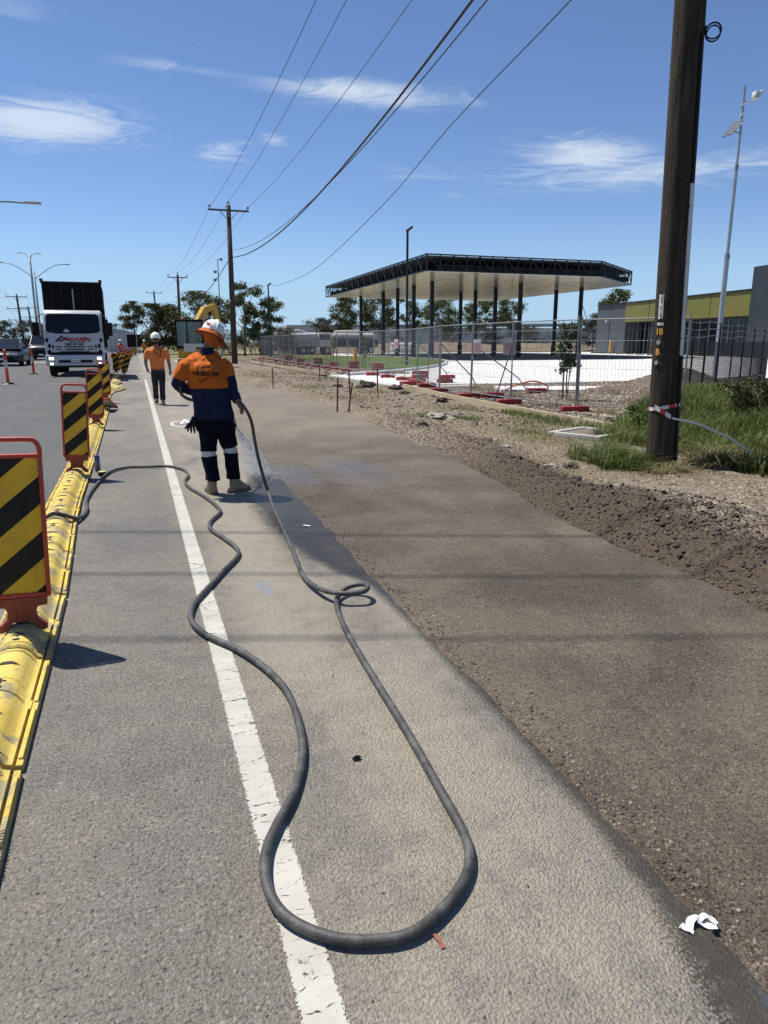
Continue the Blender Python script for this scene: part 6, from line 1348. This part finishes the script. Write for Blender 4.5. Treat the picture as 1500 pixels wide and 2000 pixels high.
# ---------------------------------------------------------------- trees
def leaves(cents, rads, n, size, flat=1.0, droop=0.0):
    """n leaf quads scattered through a set of clump ellipsoids"""
    cents = np.asarray(cents); rads = np.asarray(rads); w_ = rads.prod(1) if rads.ndim > 1 else rads ** 2.2; w_ = w_ / w_.sum()
    idx = rng.choice(len(cents), n, p=w_); v = rng.normal(size=(n, 3)); v /= np.linalg.norm(v, axis=1)[:, None]; rr = np.minimum(np.abs(rng.normal(size=n)) * .66, 1.15)
    r3 = rads[idx] if rads.ndim > 1 else np.repeat(rads[idx][:, None], 3, 1) * np.array([1, 1, .72])
    c = cents[idx] + v * rr[:, None] * r3
    d = rng.normal(size=(n, 3)); d[:, 2] -= droop; d /= np.linalg.norm(d, axis=1)[:, None]
    e = np.cross(d, rng.normal(size=(n, 3))); e /= np.linalg.norm(e, axis=1)[:, None]
    s = size * (.6 + .8 * rng.random(n))[:, None]
    V = np.stack([c - d * s, c + e * s * .42, c + d * s, c - e * s * .42], 1).reshape(-1, 3); return V, np.arange(4 * n).reshape(-1, 4)
def tree(label, x, y, H, Wd, crown0, style='gum', m_=None, n=2600, z0=0, cat='tree', group='trees behind the site', name='gum_tree', trunks=1, leafsize=None):
    t = thing(name, label, cat, (x, y, z0), 0, group); k = MB(); cents = []; rad = []
    rs = random.Random(int(x * 13 + y * 7)); lw = Wd / 2
    for tr in range(trunks):
        tx = (tr - (trunks - 1) / 2) * Wd * .16; lean = rs.uniform(-.06, .06) * H
        top = Vector((tx + lean, 0, H * .86)); r0 = H * .018 / trunks ** .3
        pts = [Vector((tx, 0, 0)), Vector((tx + lean * .2, rs.uniform(-.1, .1), H * .3)), Vector((tx + lean * .6, 0, H * .6)), top]; k.tube(spline(pts, 4), [r0 * (1 - .8 * i / 12) for i in range(13)], 8)
        nl = 12 if style == 'gum' else 9
        for i in range(nl):
            f = crown0 + (1 - crown0) * (i + .5) / nl * .92; b0 = pts[0].lerp(top, f * .8); a = rs.uniform(0, 6.28); prof = math.sin(math.pi * min(1, (f - crown0) / (1 - crown0) * .85 + .12)) ** .7
            ln_ = lw * prof * rs.uniform(.55, 1.0); e = Vector((tx + lean * f + ln_ * math.cos(a), ln_ * math.sin(a), H * (f + .06 * rs.random())))
            k.tube([b0, b0.lerp(e, .5) + Vector((0, 0, -.02 * H)), e], [r0 * .42, r0 * .28, r0 * .1], 5)
            for j in range(3 if style == 'gum' else 2):
                c = e + Vector((rs.uniform(-1, 1) * lw * .28, rs.uniform(-1, 1) * lw * .28, rs.uniform(-.5, .6) * lw * .22)); cents.append(c); rad.append(lw * rs.uniform(.26, .46) * (1 if style == 'gum' else 1.35))
        cents.append(top + Vector((0, 0, H * .06))); rad.append(lw * .32)
    k.build('trunk', M['bark'], t, smooth='all')
    V, F = leaves([tuple(c) for c in cents], np.array(rad), int(n * (3.0 if style == 'gum' else 3.0)), leafsize or H * (.019 if style == 'gum' else .026), droop=.8 if style == 'gum' else .1)
    V[:, 2] = np.minimum(np.maximum(V[:, 2], H * crown0 * .75), H); np_mesh('crown', V, F, m_ or M['leaf'], t); return t
tree('dark leaning gum left of the dense bushy tree', .1, 120, 7.6, 3.9, .45, 'gum', M['leaf3'], 2200, name='gum_tree', trunks=1)
tree('dense dark bushy tree left of the small crossarm pole', 3.7, 100, 6.4, 4.6, .12, 'bush', M['leaf3'], 5200, name='bushy_tree', trunks=2)
tree('round gum tree directly left of the crossarm pole', 8.1, 90, 7.4, 5.0, .18, 'gum', M['leaf'], 3600, trunks=2)
tree('tall loose gum tree right of the crossarm pole', 11.9, 85, 8.3, 3.5, .16, 'gum', M['leaf2'], 2600)
tree('gum tree behind the slim black lamp post', 15.0, 85, 6.8, 3.2, .26, 'gum', M['leaf'], 1900)
tree('rounded grey green bush above the tanker truck', 32.5, 130, 5.9, 4.6, .12, 'bush', M['leaf4'], 2600, name='bushy_tree', trunks=2)
tree('first gum under the canopy, leftmost', 36.3, 130, 9.6, 4.9, .36, 'gum', M['leaf'], 2400, trunks=2)
tree('second gum under the canopy from its left end', 42.7, 130, 9.7, 5.8, .34, 'gum', M['leaf'], 2800, trunks=2)
tree('thin sparse gum under the canopy behind the lawn lamp post', 50.9, 135, 9.8, 4.4, .36, 'gum', M['leaf2'], 1500)
tree('widest gum under the middle of the canopy', 57.2, 135, 9.9, 8.2, .36, 'gum', M['leaf'], 3000, trunks=2)
tree('gum under the canopy just right of the widest one', 67.9, 140, 10.3, 6.6, .36, 'gum', M['leaf'], 2600)
tree('rightmost gum under the canopy', 75.6, 140, 10.4, 6.2, .38, 'gum', M['leaf'], 2400)
tree('gum crown showing above the charcoal building roof', 103, 140, 12.9, 6.6, .5, 'gum', M['leaf'], 2200)
tree('dark tree beside the charcoal building corner', 72.6, 105, 6.3, 4.4, .12, 'bush', M['leaf4'], 2600, name='bushy_tree', trunks=2)
for i, (x, y, H, W_) in enumerate(((-22.5, 150, 5.4, 3.4), (-19.2, 150, 5.4, 4.0), (-16.2, 152, 5.1, 3.8), (-27, 155, 5.0, 4.0), (-11.5, 165, 5.2, 4.2), (-8.0, 170, 4.8, 3.6))):
    tree(f'dark roadside tree on the left horizon, {ORD[i]} of the row', x, y, H, W_, .12, 'bush', M['leaf4'], 1500, name='roadside_tree', group='trees on the left roadside', trunks=2)
for i, (x, y, H, W_) in enumerate(((10.8, 96, 3.2, 5), (14.5, 94, 3.0, 4), (17.8, 92, 3.4, 3.6), (22, 110, 3.2, 4.5), (61.5, 138, 4.4, 6), (79, 138, 5.0, 7), (70, 138, 4.3, 4), (48, 136, 3.2, 4), (88, 138, 3.6, 6), (6.5, 108, 4.5, 4), (-3.5, 132, 4.6, 4.5), (-5.5, 138, 4.2, 4))):
    tree(f'low dark shrub along the back of the yard, {ORD[i]} of them', x, y, H, W_, .05, 'bush', M['leaf4'], 1700, name='shrub', cat='shrub', group='shrubs along the yard', trunks=3)
def sapling(label, x, y, H, n, stake=True):
    t = thing('sapling', label, 'sapling', (x, y, .05)); k = MB()
    for i in range(4): k.tube(spline([(0, 0, 0), (random.uniform(-.06, .06), random.uniform(-.06, .06), H * .4), (random.uniform(-.22, .22), random.uniform(-.2, .2), H * random.uniform(.7, .95))], 4), .010, 5)
    k.build('stem', M['bark'], t); c = [(random.uniform(-.2, .2), random.uniform(-.18, .18), H * random.uniform(.38, .97)) for _ in range(26)]
    V, F = leaves(c, np.array([.17] * 26), n, .056, droop=.5); np_mesh('leaves', V, F, M['leaf5'], t)
    for sx in ((-.2, .25) if stake else ()): k = MB(); k.bbox((sx, -.1, .6), (.035, .035, 1.3), .004); k.build('stake', M['rust'] if sx < 0 else M['bark'], t)
sapling('young leafy sapling with stakes behind the near fence panel', 10.95, 16.95, 2.05, 1700)
sapling('small sapling among the fence braces near the lawn edge', 12.7, 41, 1.9, 320); sapling('thin sapling further along the fence before the lamp post', 12.9, 49, 2.0, 320)
k = MB(); k.bbox((0, 0, .55), (.22, .22, 1.1), .05); tag(k.build('yellow_cover', M['yellow_post'], loc=(13.0, 44, .1)), 'yellow sleeve standing by the saplings beyond the fence', 'marker')
BFp = thing('back_fence', 'post and wire fence along the back of the yard', 'fence', (24, 101.5, 0))
for i in range(24): k = MB(); k.cyl((i * 2.6, 0, 0), (i * 2.6, 0, 1.9), .04, .04, 6); k.build('post', M['dsteel'], BFp)
for z in (.6, 1.2, 1.85): k = MB(); k.cyl((0, 0, z), (60, 0, z), .012, .012, 4); k.build('wire_strand', M['dsteel'], BFp)
k = MB()
for i in range(6): k.cyl((i * .42, 0, 0), (i * .42, 0, 1.25), .05, .05, 8)
k.cyl((0, 0, 1.22), (2.1, 0, 1.22), .05, .05, 8); o = k.build('rail_barrier', M['offwhite'], loc=(36.4, 100, .05)); tag(o, 'short white rail barrier beneath the canopy trees', 'rail barrier')

# ---------------------------------------------------------------- loose ground cover, last
def blades(name, P0, hgt_, wd, m_, label, lean=.6, curl=.5, cat='grass'):
    """each blade two quads bending over"""
    n = len(P0); P0 = np.asarray(P0); a = rng.random(n) * 2 * math.pi; ln_ = lean * (.3 + .9 * rng.random(n)); h = hgt_ * (.5 + .8 * rng.random(n))
    out = np.stack([np.cos(a), np.sin(a), 0 * a], 1); sd_ = np.stack([-np.sin(a), np.cos(a), 0 * a], 1) * (wd * (.6 + .8 * rng.random(n)))[:, None] / 2
    up = np.array([0, 0, 1.0]); mid = P0 + out * (h * ln_ * .35)[:, None] + up * (h * .6)[:, None]; tip = P0 + out * (h * ln_ * (1 + curl))[:, None] + up * (h * (1 - .35 * ln_))[:, None]
    V = np.stack([P0 - sd_, P0 + sd_, mid + sd_ * .75, mid - sd_ * .75, tip + sd_ * .1, tip - sd_ * .1], 1).reshape(-1, 3); b = np.arange(n)[:, None] * 6
    F = np.concatenate([b + [0, 1, 2, 3], b + [3, 2, 4, 5]]); return tag(np_mesh(name, V, F, m_), label, cat, kind='stuff')
def tufts(n, nb, cx, cy, sx, sy, hmin, hmax, wd, m_, name, label, spread=.05, lean=.9, curl=.8):
    c = np.stack([cx + sx * rng.normal(size=n), cy + sy * rng.normal(size=n)], 1); P_ = np.repeat(c, nb, 0) + rng.normal(size=(n * nb, 2)) * spread; h = np.repeat(hmin + (hmax - hmin) * rng.random(n) ** 1.6, nb); k_ = (P_[:, 0] > 5.35) & (P_[:, 1] > 6.1); P_ = P_[k_]; h = h[k_]
    return blades(name, np.stack([P_[:, 0], P_[:, 1], hgt(P_[:, 0], P_[:, 1]) - .01], 1), h, wd, m_, label, lean, curl)
def scatter(n, fx): 
    x, y = fx(n); return np.stack([x, y, hgt(x, y)], 1)
# bank to the right of the pole
def bank_pts(n):
    x = 6.5 + rng.random(n) ** 1.15 * 12; y = 5.6 + rng.random(n) * 12; k_ = fence_side(x, y + .3) & (y > 6.15 + .5 * fbm(x * 2, y * 0, 2)) & (x > 6.7 + .3 * fbm(x * 0, y * 2, 2)) & (fbm(x * .9, y * .9, 3) > -.5); return x[k_], y[k_]
blades('bank_grass', scatter(110000, bank_pts), .24, .011, M['grass'], 'lush green grass on the bank right of the pole')
tufts(70, 60, 8.9, 8.3, 1.1, .9, .12, .34, .011, M['grass'], 'bank_tufts', 'taller green tufts on the bank beside the pole', .07, .7)
blades('bank_straw', scatter(6000, bank_pts), .19, .007, M['grass_dry'], 'dry stalks among the bank grass', .8)
def clump(cx, cy, sx, sy): return lambda n: (cx + sx * rng.normal(size=n), cy + sy * rng.normal(size=n))
tufts(46, 70, 5.75, 7.75, .20, .30, .10, .30, .010, M['grass'], 'pole_grass', 'long grass round the foot of the timber pole', .06)
tufts(16, 44, 6.75, 7.15, .12, .14, .12, .34, .007, M['grass_dry'], 'pole_stalks', 'dry stalks leaning beside the foot of the pole', .05, 1.3, 1.0)
tufts(30, 40, 6.1, 7.0, .34, .10, .05, .17, .007, M['grass_dry'], 'pole_straw', 'dry straw bent over at the foot of the pole', .05, 1.3, 1.0)
blades('board_weeds', scatter(1800, lambda n: (7.55 + .14 * rng.normal(size=n), 8.6 + 5.5 * rng.random(n) ** .8)), .11, .009, M['grass'], 'weeds growing along the timber edging board')
wx = [(5.75, 13.9, .25), (6.3, 13.3, .2), (7.2, 12.3, .3), (6.6, 11.3, .35), (6.3, 10.6, .3), (7.2, 15.5, .3), (4.6, 27, .5), (5.5, 24, .4)]
P_ = np.concatenate([scatter(320, clump(a, b, s, s * 1.3)) for a, b, s in wx]); blades('verge_weeds', P_, .085, .009, M['grass'], 'scattered green weeds on the dirt verge')
P_ = np.concatenate([scatter(500, clump(a, b, s, s)) for a, b, s in ((6.5, 10.2, .4), (6.0, 9.9, .3), (5.2, 17, .7), (5.6, 21, .7), (6.6, 15.5, .6), (5.0, 30, .9), (5.9, 12, .6))] + [scatter(1500, lambda n: (4.6 + 2.4 * rng.random(n), 6.2 + 5 * rng.random(n)))]); blades('verge_straw', P_, .045, .006, M['grass_dry'], 'flattened dry straw over the dirt verge', 2.4, 1.2)
P_ = np.concatenate([np.stack([cx + .16 * rng.normal(size=90), cy + .16 * rng.normal(size=90), np.full(90, .06)], 1) for cx, cy in [(9.6, 13.2), (10.4, 15.3), (9.6, 15.2), (11.5, 17.9), (9.8, 17.6), (12.4, 15.9), (13.5, 18.4), (10.6, 21.8), (9.9, 19.4), (14.6, 17.8)]]); blades('mulch_tussocks', P_, .26, .008, M['grass_dry'], 'small olive tussocks planted in the mulch bed', .7)
n = 15000; x = 9.2 + 3.6 * rng.random(n) + 0; y = 33.8 + 32 * rng.random(n) ** 1.3; P_ = np.stack([x + .5 * (y - 34) * .02, y, np.full(n, .05)], 1); blades('bed_groundcover', P_[:9000], .12, .05, M['chips'], 'dry groundcover planting between the fence and the lawn', 1.2)
# stones, clods and chips
PH = np.array([(1, 1, 1), (-1, -1, 1), (-1, 1, -1), (1, -1, -1)], float)
CUB = np.array([(-1, -1, -1), (1, -1, -1), (1, 1, -1), (-1, 1, -1), (-.7, -.7, 1), (.7, -.6, .9), (.6, .7, 1), (-.8, .6, .8)], float)
CF = np.array([(0, 3, 2, 1), (4, 5, 6, 7), (0, 1, 5, 4), (1, 2, 6, 5), (2, 3, 7, 6), (3, 0, 4, 7)])
def stones(name, P_, smin, smax, m_, label, power=3.0, flat=.6, kind='stuff', cat='gravel'):
    n = len(P_); s = smin + (smax - smin) * rng.random(n) ** power; th = rng.random(n) * 6.28; c, q = np.cos(th), np.sin(th)
    L = CUB[None] * (1 + .45 * rng.normal(size=(n, 8, 3)) * .5) * s[:, None, None] / 2 * np.stack([1 + .4 * rng.random(n), np.ones(n), np.full(n, flat)], 1)[:, None, :]
    V = np.stack([L[..., 0] * c[:, None] - L[..., 1] * q[:, None], L[..., 0] * q[:, None] + L[..., 1] * c[:, None], L[..., 2] + s[:, None] * flat * .32], -1) + P_[:, None, :]
    return tag(np_mesh(name, V.reshape(-1, 3), (CF[None] + (np.arange(n) * 8)[:, None, None]).reshape(-1, 4), m_), label, cat, kind=kind)
def windrow(n, y0=1.5, y1=14, s=.34, off=.45):
    y = y0 + (y1 - y0) * rng.random(n) ** 1.4; e = np.abs(off + s * rng.normal(size=n)); return xe(y) + e, y
stones('windrow_gravel', scatter(16000, windrow), .004, .020, M['spoil'], 'dark gravel and clods in the windrow beside the cut lane')
stones('windrow_stones', scatter(2600, lambda n: windrow(n, 1.5, 16, .6, .6)), .004, .020, M['gravel'], 'pale stones mixed into the windrow')
stones('verge_gravel', scatter(5200, lambda n: (4.0 + 3.9 * rng.random(n), 3.0 + 22 * rng.random(n) ** 1.7)), .005, .024, M['gravel'], 'loose gravel strewn over the dirt verge')
stones('mound_clods', scatter(1500, lambda n: (4.4 + .5 * rng.normal(size=n), 4.6 + .75 * rng.normal(size=n))), .006, .034, M['spoil'], 'dark clods on the low spoil mound')
stones('far_clods', scatter(1300, lambda n: (4.9 + 3.0 * rng.random(n), 12 + 26 * rng.random(n))), .012, .07, M['gravel'], 'dark clods over the far part of the dirt verge', 3.0)
stones('far_stones', scatter(1300, lambda n: (4.8 + 3.1 * rng.random(n), 12 + 24 * rng.random(n))), .012, .045, M['gravel'], 'pale stones over the far part of the dirt verge', 3.0)
blades('far_weeds', np.concatenate([scatter(260, clump(a, b, s, s * 2)) for a, b, s in ((7.6, 30, .3), (7.5, 36, .4), (5.2, 33, .5), (6.2, 38, .6), (7.0, 21.5, .3), (5.6, 19, .3))]), .10, .012, M['grass_dry'], 'thin yellowed weeds on the far verge')
y = 1.1 + 9 * rng.random(2600) ** 1.8; x = 1.46 + 2.1 * rng.random(2600); ye = 1.0 + 7 * rng.random(2400) ** 1.6; stones('edge_grit', np.stack([np.interp(ye, [0, 3, 5, 8], [1.42, 1.42, 1.48, 1.53]) + np.abs(.07 * rng.normal(size=2400)), ye, np.full(2400, -.018)], 1), .003, .016, M['gravel'], 'loose grit lying along the cut edge', 2.5)
stones('lane_grit', np.stack([x, y, np.full(2600, -.017)], 1), .003, .011, M['gravel'], 'fine grit scattered on the primed lane', 2.5)
y = .9 + 10 * rng.random(1100) ** 1.8; x = -.5 + 1.9 * rng.random(1100); stones('shoulder_grit', np.stack([x, y, np.full(1100, -.001)], 1), .002, .009, M['gravel'], 'fine grit scattered on the shoulder', 3.5)
xm = np.concatenate([8.1 + 5.5 * rng.random(9000) ** 1.3, 12 + 14 * rng.random(9000)]); ym = np.concatenate([10 + 11 * rng.random(9000), 13 + 11.6 * rng.random(9000)]); k_ = ~fence_side(xm, ym - .3); xm, ym = xm[k_], ym[k_]
stones('mulch_chips', np.stack([xm, ym, mulch_z(xm, ym)], 1), .02, .085, M['chips'], 'wood chips covering the mulch bed', 1.5, .3, cat='mulch')
def clod(label, x, y, s, m_, name='clod', fl=.6):
    bm = bmesh.new(); bmesh.ops.create_icosphere(bm, subdivisions=3, radius=1)
    for v in bm.verts:
        f = 1 + .55 * noise.noise(v.co * 1.6 + Vector((x, y, 0))) + .32 * noise.noise(v.co * 4.3 + Vector((y, x, 0))) + .18 * noise.noise(v.co * 9 + Vector((y, x, 3))); v.co = Vector((v.co.x * s * 1.15, v.co.y * s, v.co.z * s * fl)) * f
    me = bpy.data.meshes.new(name); bm.to_mesh(me); bm.free(); me.materials.append(m_); me.polygons.foreach_set('use_smooth', [False] * len(me.polygons)); o = bpy.data.objects.new(name, me); link(o); o.location = (x, y, float(hgt(x, y)) + s * fl * .45); tag(o, label, 'clod' if name == 'clod' else 'rock', 'clods and rocks on the verge'); return o
CL = [(7.55, 24.3, .24, 'large dark clod pile below the driveway corner, leftmost'), (8.05, 22.6, .19, 'tilted dark slab of dirt below the driveway concrete'), (7.7, 20.8, .13, 'dark clod by the timber edging'), (7.45, 17.3, .12, 'round dark clod against the edging board'), (4.95, 12.4, .085, 'black clods at the gravel edge'), (4.82, 9.5, .07, 'small dark clod, left of two pale rocks'), (4.59, 8.2, .065, 'black clod by the windrow'), (5.03, 7.6, .08, 'dark clod on bare ground before the pole'), (4.55, 6.75, .045, 'tiny clod near the windrow'), (6.9, 25.6, .16, 'clod in the dug hollow'), (6.6, 6.0, .06, 'clod near the right photo edge')]
for x, y, s, l_ in CL: clod(l_, x, y, s, M['rock'])
for x, y, s, l_ in ((5.86, 13.6, .26, 'flat pale rock beside a green weed'), (5.02, 9.3, .075, 'grey rock near the windrow'), (4.70, 7.55, .075, 'pale broken rock on the bare verge'), (5.15, 9.9, .06, 'small pale rock behind the grey one')): clod(l_, x, y, s, M['pale_rock'], 'rock', .35)
bs_ = thing('bank_shrub', 'dark green shrub in the bank grass behind the pole', 'shrub', (9.15, 9.0, float(hgt(9.15, 9.0)))); k = MB()
for i in range(6): k.tube([(0, 0, 0), (random.uniform(-.25, .25), random.uniform(-.2, .2), random.uniform(.25, .45))], .012, 5)
k.build('stem', M['bark'], bs_); V, F = leaves([(random.uniform(-.4, .4), random.uniform(-.35, .35), random.uniform(.15, .5)) for _ in range(16)], np.array([.17] * 16), 2600, .030); np_mesh('leaves', V, F, M['leaf3'], bs_)
pst = thing('grass_shrub', 'rounded leafy weed clump directly right of the pole', 'shrub', (8.0, 9.6, float(hgt(8.0, 9.6)))); V, F = leaves([(random.uniform(-.4, .4), random.uniform(-.3, .3), random.uniform(.1, .4)) for _ in range(14)], np.array([.17] * 14), 2200, .030); np_mesh('leaves', V, F, M['grass'], pst)
